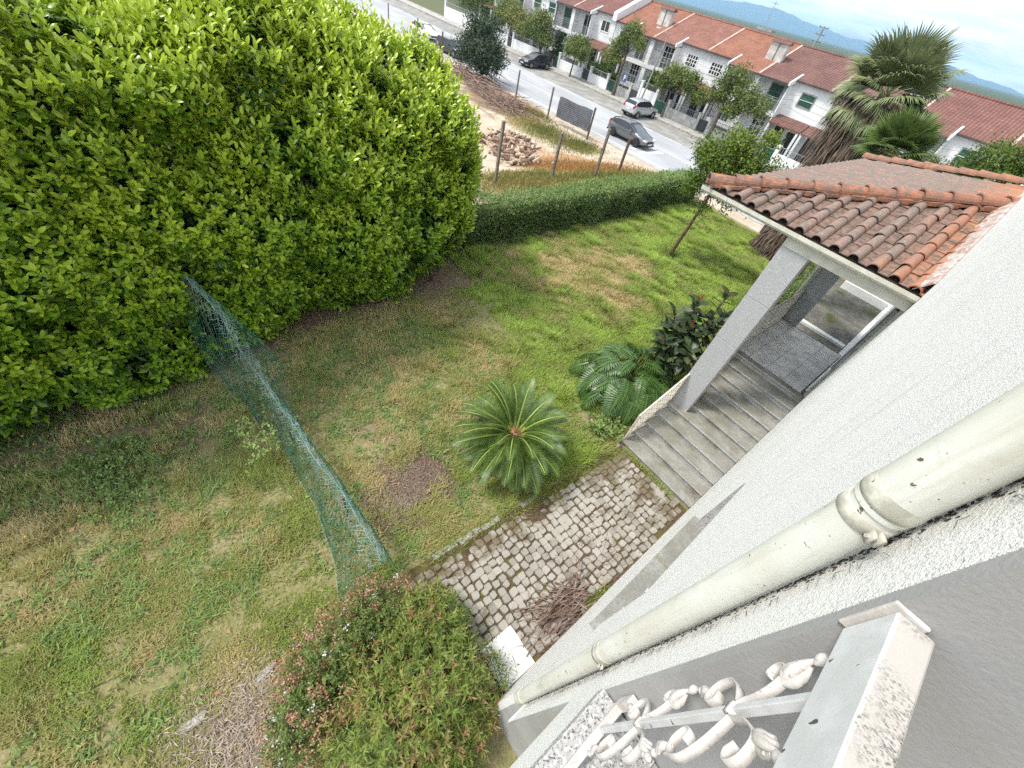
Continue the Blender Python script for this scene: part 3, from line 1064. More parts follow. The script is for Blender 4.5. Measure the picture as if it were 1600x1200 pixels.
def smooth_path(ctrl, n=7):
    P = [Vector(p) for p in ctrl]
    P = [P[0] * 2 - P[1]] + P + [P[-1] * 2 - P[-2]]
    out = []
    for i in range(1, len(P) - 2):
        for k in range(n):
            t_ = k / n
            out.append(0.5 * ((2 * P[i]) + (P[i + 1] - P[i - 1]) * t_ + (2 * P[i - 1] - 5 * P[i] + 4 * P[i + 1] - P[i + 2]) * t_ ** 2 + (3 * P[i] - P[i - 1] - 3 * P[i + 1] + P[i + 2]) * t_ ** 3))
    return out + [P[-2]]


def acanthus(m, p, d, L, W):
    """cast leaf: ridged lobes rolling over at the tip, with a bud"""
    p, d = Vector(p), Vector(d).normalized()
    q = Vector((1, 0, 0)).cross(d)
    for k, (sp, ll) in enumerate(((0, 1.0), (0.12, 0.86), (-0.12, 0.86), (0.26, 0.68), (-0.26, 0.68))):
        dd = (d + q * sp).normalized()
        pts, rad = [], []
        for i in range(7):
            t_ = i / 6
            pts.append(p + dd * L * ll * t_ + Vector((0.006 * math.sin(t_ * 3) * (1 if k % 2 else -1), 0, 0)) - q * (0.35 * L) * max(0, t_ - 0.55) ** 2)
            rad.append(W * (0.12 + 0.22 * math.sin(PI * min(1, t_ * 1.05))) + 0.0004)
        m.tube(pts, rad, 6)
    m.tube([p + d * L * 0.95, p + d * L * 1.1, p + d * L * 1.22, p + d * L * 1.3], [W * 0.12, W * 0.34, W * 0.36, W * 0.2], 8)


for yb in (0.40, 0.02, -0.36, -0.74):
    b = MB()
    b.box(0.243, 0.257, yb - 0.006, yb + 0.006, 5.224, 5.996)
    bo = part('baluster', b, MAT['rail_paint'], rail, bevel=0.0015)
    for zz in (5.46, 5.80):
        m = MB()
        W3 = (0.0072, 0, 0)
        for s_ in (1, -1):
            f = lambda u_, v_: (0.25, yb + s_ * u_, zz + v_)
            k_ = 1.0 if s_ < 0 else 0.86
            m.ribbon(smooth_path([f(k_ * u_, k_ * v_) for u_, v_ in ((0.002, 0.012), (0.022, 0.0), (0.058, -0.028), (0.083, -0.07), (0.078, -0.112), (0.05, -0.128), (0.030, -0.108), (0.036, -0.084), (0.054, -0.086))]), W3, 0.0016)
            m.ribbon(smooth_path([f(k_ * u_, k_ * v_) for u_, v_ in ((0.002, -0.012), (0.016, 0.012), (0.026, 0.055), (0.052, 0.092), (0.084, 0.088), (0.092, 0.062), (0.076, 0.048), (0.064, 0.062))]), W3, 0.0016)
            acanthus(m, f(k_ * 0.060, k_ * -0.125), (0, s_ * 0.25, -0.9), 0.042, 0.019)
            acanthus(m, f(k_ * 0.052, k_ * 0.090), (0, s_ * 0.42, 0.9), 0.062, 0.021)
        m.box(0.2405, 0.2595, yb - 0.009, yb + 0.009, zz - 0.008, zz + 0.008)
        part('scroll', m, MAT['scroll_paint'], bo, True)

# ------------------------------------------------------------------ entrance porch
porch = thing('entrance_porch', 'porch with granite steps and pillars under a clay tiled hip roof', 'porch', (-0.7, 8.5, 0))
SX0 = -1.66
TR, RI = 0.302, 1.5 / 11
for i in range(11):
    y0 = 5.75 + TR * i
    y1 = 5.75 + TR * (i + 1) + 0.02 if i < 10 else 8.92
    z1 = RI * (i + 1)
    m = MB()
    xr = wx(y0 + 0.2) - 0.004
    m.box(SX0, xr, y0 + 0.045, y1, max(0, z1 - RI - 0.05), z1 - 0.035)
    m.box(SX0 - 0.02, xr, y0, y1 if i == 10 else y1 + 0.02, z1 - 0.034, z1)
    part('step', m, MAT['granite_step'], porch, bevel=0.008)
m = MB()
m.box(SX0, wx(11) - 0.06, 8.925, 11.45, 0, 1.484)
part('landing', m, MAT['granite_step'], porch)
tw, tl = 0.405, 0.405
tm = MB()
tm.box(-tw / 2 + 0.003, tw / 2 - 0.003, -tl / 2 + 0.003, tl / 2 - 0.003, -0.010, 0.004)
tme = mesh('floor_tile', tm)
tme.materials.append(MAT['floor_tile_grey'])
for i in range(4):
    for j in range(6):
        x = wx(10) - 0.10 - tw * (i + 0.5)
        y = 8.955 + tl * (j + 0.5)
        inst('floor_tile', tme, porch, (x, y, 1.4965), scale=(1, 1, 1))
m = MB()
m.box(SX0 + 0.02, wx(10) - 0.10 - 4 * tw - 0.004, 8.96, 11.40, 1.485, 1.502)
part('landing_border', m, MAT['granite_step'], porch)


def pillar(x0, x1, y0, y1, zb, zt):
    col = None
    n = 4
    for i in range(n):
        m = MB()
        a = zb + (zt - zb) * i / n
        b_ = zb + (zt - zb) * (i + 1) / n
        m.box(x0, x1, y0, y1, a + (0.0035 if i else 0), b_ - 0.001)
        if col is None:
            col = part('column', m, MAT['granite_pillar'], porch, bevel=0.006)
        else:
            part('granite_block', m, MAT['granite_pillar'], col, bevel=0.006)


pillar(-1.67, -1.24, 7.10, 7.30, 0.683, 4.30)
pillar(-1.66, -1.24, 11.46, 11.66, 0.0, 4.30)
m = MB()
m.box(-1.67, wx(7.2) - 0.004, 7.09, 7.31, 4.302, 4.50)
part('beam', m, MAT['beam_cream'], porch, bevel=0.006)
m = MB()
m.box(-1.67, wx(11.5) - 0.004, 11.45, 11.67, 4.302, 4.50)
part('beam', m, MAT['beam_cream'], porch, bevel=0.006)
m = MB()
m.box(-1.67, -1.45, 7.313, 11.447, 4.302, 4.50)
part('beam', m, MAT['beam_cream'], porch, bevel=0.006)
m = MB()
m.tube([(-1.70, 11.40, 0.1), (-1.70, 11.40, 4.3)], 0.04, 10)
part('rainwater_pipe', m, MAT['gutter_cream'], porch, True)


def lattice(a, b, h, bottom=0.06):
    """white cast railing panel from a to b (points at floor level), height h"""
    a, b = Vector(a), Vector(b)
    d = b - a
    up = Vector((0, 0, 1))
    out = Vector((d.y, -d.x, 0)).normalized()
    fr = MB()
    for t0, t1, z0, z1 in ((0, 1, h - 0.02, h - 0.02), (0, 1, bottom, bottom), (0.012, 0.012, bottom, h - 0.02), (0.988, 0.988, bottom, h - 0.02)):
        p, q = a + d * t0 + up * z0, a + d * t1 + up * z1
        e = (q - p).normalized()
        fr.obox((p + q) / 2, (q - p) / 2, out * 0.016, e.cross(out) * 0.02)
    o = part('railing_panel', fr, MAT['lattice_cream'], porch)
    m = MB()
    n = max(3, int(d.length / 0.15))
    rows = 5
    for i in range(n):
        for r_ in range(rows):
            c = a + d * ((i + 0.5) / n) + up * (bottom + (h - bottom - 0.02) * (r_ + 0.5) / rows)
            hw, hh = d / n * 0.5, up * (h - bottom) / rows * 0.5
            ring = [c + hw * math.cos(k * PI / 4) * 0.98 + hh * math.sin(k * PI / 4) * 0.98 for k in range(9)]
            m.ribbon(ring, out * 0.006, 0.0045)
            m.obox(c, hw * 0.7 + hh * 0.7, out * 0.005, (hw * 0.7 + hh * 0.7).cross(out).normalized() * 0.004)
            m.obox(c, hw * 0.7 - hh * 0.7, out * 0.005, (hw * 0.7 - hh * 0.7).cross(out).normalized() * 0.004)
    part('scroll_lattice', m, MAT['lattice_cream'], o)


lattice((-1.64, 5.80, 0.14), (-1.64, 7.09, 0.70), 0.80)
lattice((-1.62, 8.95, 1.5), (-1.62, 11.44, 1.5), 0.85)
lattice((-1.64, 7.33, 0.84), (-1.64, 8.93, 1.5), 0.80)

# gutter along the front eave
m = MB()
prof = [(0.0, 0.0), (0.0, -0.055), (0.02, -0.085), (0.055, -0.10), (0.09, -0.085), (0.11, -0.05), (0.11, 0.0)]
yg, zg = 6.975, 4.56
inner = [(0.006 + p[0] * 0.89, p[1] * 0.92 + (0.0)) for p in prof]
poly = [(-3.22, yg + p[0], zg + p[1]) for p in prof] + [(-3.22, yg + p[0], zg + p[1]) for p in reversed(inner)]
nP = len(prof)
V, F = [], []
for x in (-3.22, wx(7) - 0.005):
    V += [(x, yg + p[0], zg + p[1]) for p in prof] + [(x, yg + p[0], zg + p[1]) for p in inner]
for k in range(nP - 1):
    F.append((k, k + 1, 2 * nP + k + 1, 2 * nP + k))
    F.append((nP + k + 1, nP + k, 3 * nP + k, 3 * nP + k + 1))
for k in (0, nP - 1):
    F.append((k, 2 * nP + k, 3 * nP + k, nP + k))
F.append(tuple(range(nP - 1, -1, -1)))
F.append(tuple(range(2 * nP, 3 * nP)))
m.add(V, F)
gut = part('gutter', m, MAT['gutter_cream'], porch)
for x in (-2.75, -1.55, -0.42):
    m = MB()
    m.ribbon([(x, yg + 0.055 + (p[0] - 0.055) * 1.06, zg + p[1] * 1.05 + 0.002) for p in prof], (0.018, 0, 0), 0.002)
    part('gutter_joint', m, MAT['gutter_cream'], gut)

# porch roof
A0 = Vector((-3.12, 7.03, 4.60))
T0 = Vector((0.10, 9.85, 5.33))
T1 = Vector((0.02, 12.9, 5.33))
B0 = Vector((-2.98, 14.6, 4.60))
A1 = Vector((wx(7.03), 7.03, 4.60))
B1 = Vector((wx(14.6), 14.6, 4.60))
m = MB()
dn = Vector((0, 0, -0.05))
for poly in ((A0, A1, T0), (A0, T0, T1, B0), (B0, T1, B1)):
    m.add([p + dn for p in poly] + [p + dn * 2 for p in poly], [tuple(range(len(poly))), tuple(range(2 * len(poly) - 1, len(poly) - 1, -1))])
roof = part('roof', m, MAT['roof_underlay'], porch)

TLEN, TEXP = 0.42, 0.355


def tile_mesh(variant):
    """one clay tile: barrel roll plus flat pan at its side, lower end at y=0, running up +y"""
    rr = random.Random(variant)
    m = MB()
    nA = 7
    for (ya, yb, ra, rb, lift_a, lift_b) in ((0, TLEN, 0.079, 0.066, 0.014, 0.0),):
        prof = []
        for end, (y, r_, lf) in enumerate(((ya, ra, lift_a), (yb, rb, lift_b))):
            ring = []
            for k in range(nA + 1):
                a = PI - PI * k / nA
                ring.append((r_ * math.cos(a), y + rr.uniform(-.004, .004) * (k % 2), r_ * 1.02 * math.sin(a) + lf))
            ring.append((0.115, y, 0.006 + lf))
            ring.append((0.175, y, 0.008 + lf))
            ring.append((0.19, y, 0.010 + lf))
            prof.append(ring)
        n = len(prof[0])
        V = prof[0] + prof[1] + [(p[0] * 0.86 if k <= nA else p[0], p[1], p[2] - (0.013 if k > nA else 0.012 * math.sin(PI * k / nA) + 0.002)) for k, p in enumerate(prof[0])] + [(p[0] * 0.86 if k <= nA else p[0], p[1], p[2] - 0.012) for k, p in enumerate(prof[1])]
        F = []
        for k in range(n - 1):
            F.append((k, k + 1, n + k + 1, n + k))
            F.append((2 * n + k + 1, 2 * n + k, 3 * n + k, 3 * n + k + 1))
            F.append((k + 1, k, 2 * n + k, 2 * n + k + 1))
        m.add(V, F)
    me = mesh('roof_tile', m)
    me.materials.append(MAT['porch_tile'])
    me.materials.append(MAT['tile_pan'])
    for p_ in me.polygons:
        xs = [me.vertices[i].co.x for i in p_.vertices]
        if min(xs) > 0.06:
            p_.material_index = 1
    return me


TM = [tile_mesh(i) for i in range(4)]


def tile_rows(origin, along, uphill, nrow, rows_len, first, pitch):
    """rows of tiles; rows_len(s) gives the slope length free at distance s along the eave"""
    z = along.cross(uphill).normalized()
    rot = Matrix((along, uphill, z)).transposed()
    for i in range(nrow):
        s = first + i * pitch
        L = rows_len(s)
        k = 0
        while k * TEXP < L - 0.05:
            ln = min(TLEN, L - k * TEXP + 0.06)
            jit = Matrix.Rotation(random.gauss(0, 0.012), 3, 'Z') @ Matrix.Rotation(random.gauss(0, 0.008), 3, 'X')
            p = origin + along * (s + random.gauss(0, 0.004)) + uphill * (k * TEXP + random.gauss(0, 0.006)) + z * random.uniform(0, 0.006)
            inst('roof_tile', random.choice(TM), roof, p, rot @ jit, (1, ln / TLEN, 1))
            k += 1


al = Vector((1, 0, 0))
up1 = Vector((0, T0.y - A0.y, T0.z - A0.z)).normalized()
wid = T0.x - A0.x
slope_len = (Vector((0, T0.y - A0.y, T0.z - A0.z))).length
tile_rows(Vector((A0.x, A0.y - 0.02, A0.z - 0.03)), al, up1, 12, lambda s: slope_len * min(1, s / wid), 0.24, 0.262)
# side slope (runs up to the wall from the garden side)
al2 = (A0 - B0).normalized()
upv = (T0 - A0)
up2 = (upv - al2 * upv.dot(al2)).normalized()
LB = (A0 - B0).length


def side_len(s):
    p = B0 + al2 * s
    d_ = LB - s
    full = (T0 - A0 - al2 * (T0 - A0).dot(al2)).length
    hip = (A0 - T0).dot(al2)
    hip2 = (T1 - B0).dot(al2)
    return full * min(1, d_ / max(hip, .1), s / max(hip2, .1))


tile_rows(B0 - up2 * 0.02 + Vector((0, 0, -0.03)), al2, up2, int(LB / 0.262), side_len, 0.1, 0.262)


def hip_tile_mesh():
    m = MB()
    nA = 9
    V, F = [], []
    for y, r_, lf in ((0, 0.118, 0.02), (0.03, 0.112, 0.016), (0.44, 0.094, 0.0)):
        for k in range(nA + 1):
            a = PI * 1.04 - PI * 1.08 * k / nA
            V.append((r_ * math.cos(a), y, r_ * 0.92 * math.sin(a) + lf))
    n = nA + 1
    for i in range(2):
        for k in range(nA):
            F.append((i * n + k, i * n + k + 1, (i + 1) * n + k + 1, (i + 1) * n + k))
    o_ = len(V)
    V2 = [(x * 0.88, y, z * 0.88 - 0.004) for x, y, z in V]
    F2 = [tuple(reversed([q + o_ for q in f])) for f in F]
    F3 = [(k + 1, k, o_ + k, o_ + k + 1) for k in range(nA)]
    m.add(V + V2, F + F2 + F3)
    me = mesh('hip_tile', m, smooth=False)
    me.materials.append(MAT['hip_tile'])
    return me


HT = hip_tile_mesh()


def hip_line(a, b, lift=0.055, start=-0.06):
    d = (b - a)
    L = d.length
    d.normalize()
    x = d.cross(Vector((0, 0, 1))).normalized()
    z = x.cross(d)
    k = 0
    while start + k * 0.385 < L:
        rot = Matrix((x, d, z)).transposed() @ Matrix.Rotation(random.gauss(0, 0.02), 3, 'Z') @ Matrix.Rotation(random.gauss(0, 0.05), 3, 'Y')
        inst('hip_tile', HT, roof, a + d * (start + k * 0.385) + z * (lift + random.uniform(-0.006, 0.006)), rot, (1, 1, 1))
        k += 1


hip_line(A0, T0 + (T0 - A0) * 0.03)
hip_line(B0, T1)
# mortar bedding under the hip tiles and the flashing along the wall
m = MB()
d = (T0 - A0)
for k in range(60):
    t_ = k / 60
    p = A0 + d * t_ + Vector((0, 0, 0.0))
    q = d.cross(Vector((0, 0, 1))).normalized()
    for s_ in (-1, 1):
        r_ = random.uniform(0.02, 0.045)
        m.obox(p + q * s_ * random.uniform(0.075, 0.11) + Vector((0, 0, 0.018)), d.normalized() * r_ * 1.4, q * r_, (0, 0, r_ * 0.7))
part('mortar_bed', m, MAT['hip_tile'], roof, kind='stuff')
m = MB()
V, F = [], []
n = 26
for i in range(n + 1):
    t_ = i / n
    y = A0.y - 0.03 + t_ * (T0.y - A0.y + 0.1)
    z = A0.z + t_ * (T0.z - A0.z) * 1.02
    jj = random.uniform(-0.012, 0.012)
    V += [(wx(y) - 0.004, y, z + 0.16 + jj), (wx(y) - 0.035, y, z + 0.15 + jj), (wx(y) - 0.125 + jj, y, z + 0.035), (wx(y) - 0.145 + jj, y, z - 0.01)]
for i in range(n):
    for k in range(3):
        F.append((i * 4 + k, i * 4 + 4 + k, i * 4 + 5 + k, i * 4 + k + 1))
F.append((0, 1, 2, 3))
m.add(V, F)
part('flashing', m, MAT['mortar_flash'], roof)

# ------------------------------------------------------------------ cobbled path
pm = MB()
pm.add([(-1.87, 0.2, 0.006), (0.24, 0.2, 0.006), (0.16, 5.74, 0.006), (-1.60, 5.74, 0.006)], [(0, 1, 2, 3)])
path = struct('path', pm, MAT['path_soil'])
COB = []
for i in range(14):
    rr = random.Random(100 + i)
    m = MB()
    h = 0.0605
    cs = [(-h + rr.uniform(-.014, .012), -h + rr.uniform(-.014, .012)), (h + rr.uniform(-.012, .014), -h + rr.uniform(-.014, .012)), (h + rr.uniform(-.012, .014), h + rr.uniform(-.012, .014)), (-h + rr.uniform(-.014, .012), h + rr.uniform(-.012, .014))]
    oct_ = []
    for k in range(4):
        a, b = Vector(cs[k]), Vector(cs[(k + 1) % 4])
        f1, f2 = rr.uniform(0.12, 0.24), rr.uniform(0.76, 0.88)
        oct_ += [a.lerp(b, f1), a.lerp(b, f2)]
    V = [(p.x, p.y, -0.05) for p in oct_] + [(p.x, p.y, 0.004 + rr.uniform(-.004, .004)) for p in oct_] + [(p.x * 0.84, p.y * 0.84, 0.018 + rr.uniform(-.004, .004)) for p in oct_]
    F = [(k, (k + 1) % 8, 8 + (k + 1) % 8, 8 + k) for k in range(8)] + [(8 + k, 8 + (k + 1) % 8, 16 + (k + 1) % 8, 16 + k) for k in range(8)] + [tuple(range(16, 24))]
    m.add(V, F)
    me = mesh('cobblestone', m, smooth=False)
    me.materials.append(MAT['cobble_granite'])
    COB.append(me)
cand = []
PIT = 0.129
for j in range(43):
    y = 0.28 + j * PIT
    xl = -1.80 + (y - 1.12) * 0.049 + 0.12
    nrow_ = int((wx(y) - xl) / PIT) + 1
    for i in range(nrow_):
        x = xl + 0.05 + (i + (0.5 if j % 2 else 0.0) * 0.35) * PIT + random.gauss(0, 0.007)
        yy = y + random.gauss(0, 0.009) + 0.012 * math.sin(i * 0.9 + j)
        if x > wx(yy) - 0.05 or yy > 5.70:
            continue
        cand.append((x, yy))
ca = np.array([(x, y, 0) for x, y in cand])
mo = fbm(ca, 1.1, 3) + sstep((-1.0 - ca[:, 0]) / 0.7) * 0.13 + sstep((ca[:, 1] - 4.1) / 1.2) * 0.12
order = np.argsort(mo)
extra = MB()
for rank, q in enumerate(order):
    x, y = cand[q]
    z = 0.020 - max(0, mo[q] - 0.52) * 0.16 + random.uniform(-0.004, 0.005)
    rot = Euler((random.gauss(0, 0.05), random.gauss(0, 0.05), random.choice((0, 1, 2, 3)) * PI / 2 + random.gauss(0, 0.08))).to_matrix()
    sc_ = random.uniform(0.86, 1.06)
    if rank < 300:
        inst('cobblestone', random.choice(COB), path, (x, y, z), rot, (sc_, sc_, 1))
    else:
        src = random.choice(COB)
        extra.add([rot @ Vector(v.co) * sc_ + Vector((x, y, z)) for v in src.vertices], [tuple(p.vertices) for p in src.polygons])
part('sunken_cobbles', extra, MAT['cobble_granite'], path, kind='stuff')
y = 0.75
while y < 5.6:
    L = random.uniform(0.36, 0.6)
    m = MB()
    x = -1.80 + (y - 1.12) * 0.049
    m.box(x - 0.055 + random.uniform(-.012, .012), x + 0.05, y + 0.012, y + L - 0.012, -0.06, 0.004 + random.uniform(-0.02, 0.014))
    part('edging_stone', m, MAT['granite_kerb'], path, bevel=0.012)
    y += L + (random.uniform(0.3, 0.9) if random.random() < 0.55 else 0)
# white drain cover
lid = thing('drain_cover', 'white square drain cover lying on the cobbles beside the house wall', 'drain cover', (-0.06, 1.5, 0.02))
m = MB()
m.box(-0.36, 0.20, 1.24, 1.78, 0.0, 0.052)
part('frame', m, MAT['white_paint'], lid, bevel=0.006)
m = MB()
m.box(-0.31, 0.15, 1.29, 1.73, 0.0525, 0.062)
part('lid', m, MAT['white_paint'], lid, bevel=0.005)

# ------------------------------------------------------------------ vegetation near the house
def shoots(P, D, nl, Ls, size, wid, var0, dvar, spread=0.9, leaf=None):
    """leafy shoots: nl leaves round each stem P..P+D*Ls, tips lighter"""
    n = len(P)
    D = nrm(D)
    Q = nrm(np.cross(D, rdir(n)))
    B = np.cross(D, Q)
    out = []
    for k in range(nl):
        t_ = (k + 0.5) / nl
        a = k * 2.4 + rng.random(n) * 0.7
        rad = Q * np.cos(a)[:, None] + B * np.sin(a)[:, None]
        tilt = spread * (1.15 - 0.75 * t_)
        d = nrm(D * (1.0 - 0.55 * tilt) + rad * tilt + rng.normal(size=(n, 3)) * 0.12)
        L = size * (0.75 + 0.5 * rng.random(n)) * (1.05 - 0.35 * t_)
        out.append((leaf or leaf_arrays)(P + D * (Ls * t_)[:, None], d, nrm(D + rad * -0.35 + rng.normal(size=(n, 3)) * 0.15), L, L * wid, np.clip(var0 + dvar * t_ + rng.normal(size=n) * 0.07, 0, 1)))
    return out


# big laurel hedge
laurel = thing('laurel_hedge', 'tall bright green laurel hedge filling the left side of the garden', 'hedge', (-9.6, 0, 0))
LC, LA, LE = np.array([-9.9, -1.6, 2.3]), np.array([2.45, 8.25, 2.95]), 3.1


def superpt(n, cen, a, e):
    d = rdir(n * 6)
    k = (np.abs(d / a) ** e).sum(1) ** (-1 / e)
    P = cen + d * k[:, None]
    Nn = nrm(np.sign(d) * np.abs((P - cen) / a) ** (e - 1) / a)
    wt = k * k / np.maximum(0.15, (Nn * d).sum(1))
    q = rng.random(n * 6) < wt / np.percentile(wt, 99.5)
    return P[q], Nn[q]


P, Nn = superpt(40000, LC, LA, LE)
lump = fbm(P, 0.55, 3) - 0.5
P = P + Nn * (lump * 1.6 + (fbm(P + 7, 1.5, 2) - 0.5) * 0.8)[:, None]
P[:, 0] += 0.16 * np.maximum(0, 1.5 - P[:, 1])
vis = (P[:, 2] > 0.03) & ((P[:, 0] > -10.6) | (P[:, 2] > 4.4)) & (P[:, 1] > -5.0)
P, Nn = P[vis], Nn[vis]
wgt = rng.random(len(P)) < np.clip(1.0 - np.maximum(0, (-3.6 - P[:, 1])) * 0.3, 0.2, 1)
P, Nn = P[wgt][:13500], Nn[wgt][:13500]
lump = fbm(P, 1.6, 2)
keep = lump > 0.25
P, Nn, lump = P[keep], Nn[keep], lump[keep]
n = len(P)
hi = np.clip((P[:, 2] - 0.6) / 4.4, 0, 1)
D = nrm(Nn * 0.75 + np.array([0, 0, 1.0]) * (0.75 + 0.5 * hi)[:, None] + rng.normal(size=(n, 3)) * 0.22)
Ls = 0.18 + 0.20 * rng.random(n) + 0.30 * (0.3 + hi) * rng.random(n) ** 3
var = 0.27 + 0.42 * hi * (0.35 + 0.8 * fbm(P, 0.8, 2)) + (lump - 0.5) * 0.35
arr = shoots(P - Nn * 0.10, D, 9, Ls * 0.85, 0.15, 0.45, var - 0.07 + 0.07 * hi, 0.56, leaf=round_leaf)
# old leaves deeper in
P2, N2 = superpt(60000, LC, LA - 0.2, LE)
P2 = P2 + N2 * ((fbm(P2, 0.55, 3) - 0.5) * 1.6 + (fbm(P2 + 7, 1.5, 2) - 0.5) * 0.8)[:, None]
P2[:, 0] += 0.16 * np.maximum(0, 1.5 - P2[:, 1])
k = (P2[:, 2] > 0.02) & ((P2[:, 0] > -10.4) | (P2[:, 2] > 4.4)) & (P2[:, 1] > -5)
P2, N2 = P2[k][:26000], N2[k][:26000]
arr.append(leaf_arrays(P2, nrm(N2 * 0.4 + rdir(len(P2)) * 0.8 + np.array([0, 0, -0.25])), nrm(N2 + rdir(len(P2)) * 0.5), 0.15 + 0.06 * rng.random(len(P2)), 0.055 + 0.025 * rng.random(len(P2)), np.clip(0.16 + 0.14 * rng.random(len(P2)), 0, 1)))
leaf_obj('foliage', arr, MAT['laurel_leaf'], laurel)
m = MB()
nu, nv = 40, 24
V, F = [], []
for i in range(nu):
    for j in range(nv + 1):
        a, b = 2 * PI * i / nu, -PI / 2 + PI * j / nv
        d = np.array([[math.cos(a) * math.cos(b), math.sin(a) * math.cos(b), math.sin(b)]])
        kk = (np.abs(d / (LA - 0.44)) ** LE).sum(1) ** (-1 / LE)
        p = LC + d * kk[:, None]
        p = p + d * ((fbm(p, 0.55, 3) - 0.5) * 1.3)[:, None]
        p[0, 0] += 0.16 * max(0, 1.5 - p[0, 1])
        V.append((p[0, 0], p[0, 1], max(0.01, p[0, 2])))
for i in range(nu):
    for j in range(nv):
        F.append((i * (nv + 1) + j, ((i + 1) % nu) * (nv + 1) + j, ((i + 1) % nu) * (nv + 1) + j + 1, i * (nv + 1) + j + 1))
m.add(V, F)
part('dark_hull', m, MAT['laurel_inner'], laurel)  # added solid dark hull: closes the view through, darkens the leaf gaps
for k in range(9):
    m = MB()
    y = -4.5 + k * 1.2
    m.tube([(-8.3 + 0.16 * max(0, 1.5 - y), y, 0), (-8.5 + 0.16 * max(0, 1.5 - y) + random.uniform(-.2, .2), y + random.uniform(-.2, .2), 1.0)], [0.05, 0.03], 6)
    part('trunk', m, MAT['bark_grey'], laurel, True)

# low clipped hedge along the garden edge
hed = thing('clipped_hedge', 'low clipped hedge along the far edge of the lawn', 'hedge', (-9.8, 12.5, 0))
n = 30000
u = rng.random(n)
Y = 5.2 + u * 15.2
side = rng.random(n)
hh = 1.12
P = np.zeros((n, 3))
Nn = np.zeros((n, 3))
fr = side < 0.52
P[fr] = np.stack([np.full(fr.sum(), -9.33), Y[fr], rng.random(fr.sum()) * hh], 1)
Nn[fr] = (1, 0, 0.15)
tp = ~fr
P[tp] = np.stack([-9.33 - rng.random(tp.sum()) * 1.05, Y[tp], np.full(tp.sum(), hh)], 1)
Nn[tp] = (0, 0, 1)
P += nrm(Nn) * ((fbm(P, 1.0, 3) - 0.5) * 0.5)[:, None] + rng.normal(size=(n, 3)) * 0.03
P[:, 2] -= 0.16 * sstep((P[:, 0] + 9.5) / 0.2) * (P[:, 2] > 0.9)
P[:, 2] += terr(P[:, 0], P[:, 1])
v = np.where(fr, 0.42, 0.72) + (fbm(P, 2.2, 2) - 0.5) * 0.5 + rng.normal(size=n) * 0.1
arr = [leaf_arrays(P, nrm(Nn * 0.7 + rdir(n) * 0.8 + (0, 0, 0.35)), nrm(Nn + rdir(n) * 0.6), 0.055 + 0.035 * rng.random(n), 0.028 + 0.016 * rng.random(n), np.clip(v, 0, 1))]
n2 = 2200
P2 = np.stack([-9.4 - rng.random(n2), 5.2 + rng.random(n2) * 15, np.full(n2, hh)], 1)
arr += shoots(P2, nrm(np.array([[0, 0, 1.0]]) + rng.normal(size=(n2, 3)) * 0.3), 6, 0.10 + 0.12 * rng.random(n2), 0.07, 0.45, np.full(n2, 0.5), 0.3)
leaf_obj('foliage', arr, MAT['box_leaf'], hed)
m = MB()
m.box(-10.26, -9.50, 5.3, 20.3, -0.3, 0.92)
part('dark_hull', m, MAT['laurel_inner'], hed)  # added dark filler box behind the clipped leaves

# lawn
def in_path(P, pad=0.0):
    return (P[:, 0] > -1.86 + (P[:, 1] - 1.12) * 0.049 - pad) & (P[:, 1] < 5.78) & (P[:, 1] > 0.15)


def spot(P, x, y, r, sy=1.0):
    d = np.hypot(P[:, 0] - x, (P[:, 1] - y) / sy)
    return sstep(1.25 - d / r + (vnoise(P, 2.2) - 0.5) * 0.9)


n = 1150000
P = np.stack([-9.3 + rng.random(n) * 10, -4.2 + rng.random(n) ** 1.25 * 25, np.zeros(n)], 1)
dens = 0.5 + 0.9 * sstep((fbm(P, 0.9, 3) - 0.30) / 0.3)
dens *= 0.10 + 0.90 * sstep((fbm(P + 9, 2.6, 4) - 0.40 + 0.10 * sstep((P[:, 1] - 1.5) / 3)) / 0.13)
for q in ((-3.0, 1.5, 0.72, 1, 0.97), (-3.1, 2.05, 0.55, 0.8, 0.95), (-4.1, 2.0, 0.34, 0.9, 0.85), (-4.5, 1.5, 0.28, 0.9, 0.8), (-1.15, -1.35, 0.55, 1, 0.9), (-1.5, -1.7, 0.4, 1, 0.85), (-6.2, -2.6, 0.9, 1.3, 0.8), (-6.2, -1.2, 0.7, 1.2, 0.7), (-8.2, 5.1, 0.7, 1.4, 0.9), (-2.65, 3.2, 0.35, 1, 0.8)):
    dens *= 1 - q[4] * spot(P, *q[:4])
dens *= 1 - 0.95 * sstep((-7.25 + 0.19 * np.maximum(0, 1.5 - P[:, 1]) - P[:, 0] + (vnoise(P, 1.7) - 0.5)) / 0.7) * (P[:, 1] < 6.2)
ok = (rng.random(n) < dens) & ~in_path(P, 0.02) & ~((P[:, 0] > SX0 - 0.06) & (P[:, 1] > 5.6)) & (P[:, 0] < wx(0) + 0.05) & ~((P[:, 0] > -3.2) & (P[:, 1] > 12.2)) & (P[:, 1] < 20.5)
P = P[ok]
n = len(P)
dry = spot(P, -6.9, 9.9, 2.3, 1.25)
far = sstep((P[:, 1] - 2.5) / 5)
v = 0.37 + 0.39 * far + (fbm(P, 1.5, 4) - 0.5) * 1.05 + rng.normal(size=n) * 0.13 - 0.62 * dry + 0.12 * spot(P, -2.9, 4.0, 1.8)
v -= 0.13 * sstep((-2.5 - P[:, 0]) / 3) * (1 - far)
Lb = (0.045 + 0.05 * rng.random(n)) * (0.75 + 1.1 * sstep((fbm(P + 5, 1.9, 3) - 0.47) / 0.18)) * (1 + 0.6 * far) * (1 - 0.35 * dry)
Wb = 0.013 + 0.010 * rng.random(n) + 0.006 * far
a = rng.random(n) * 2 * PI
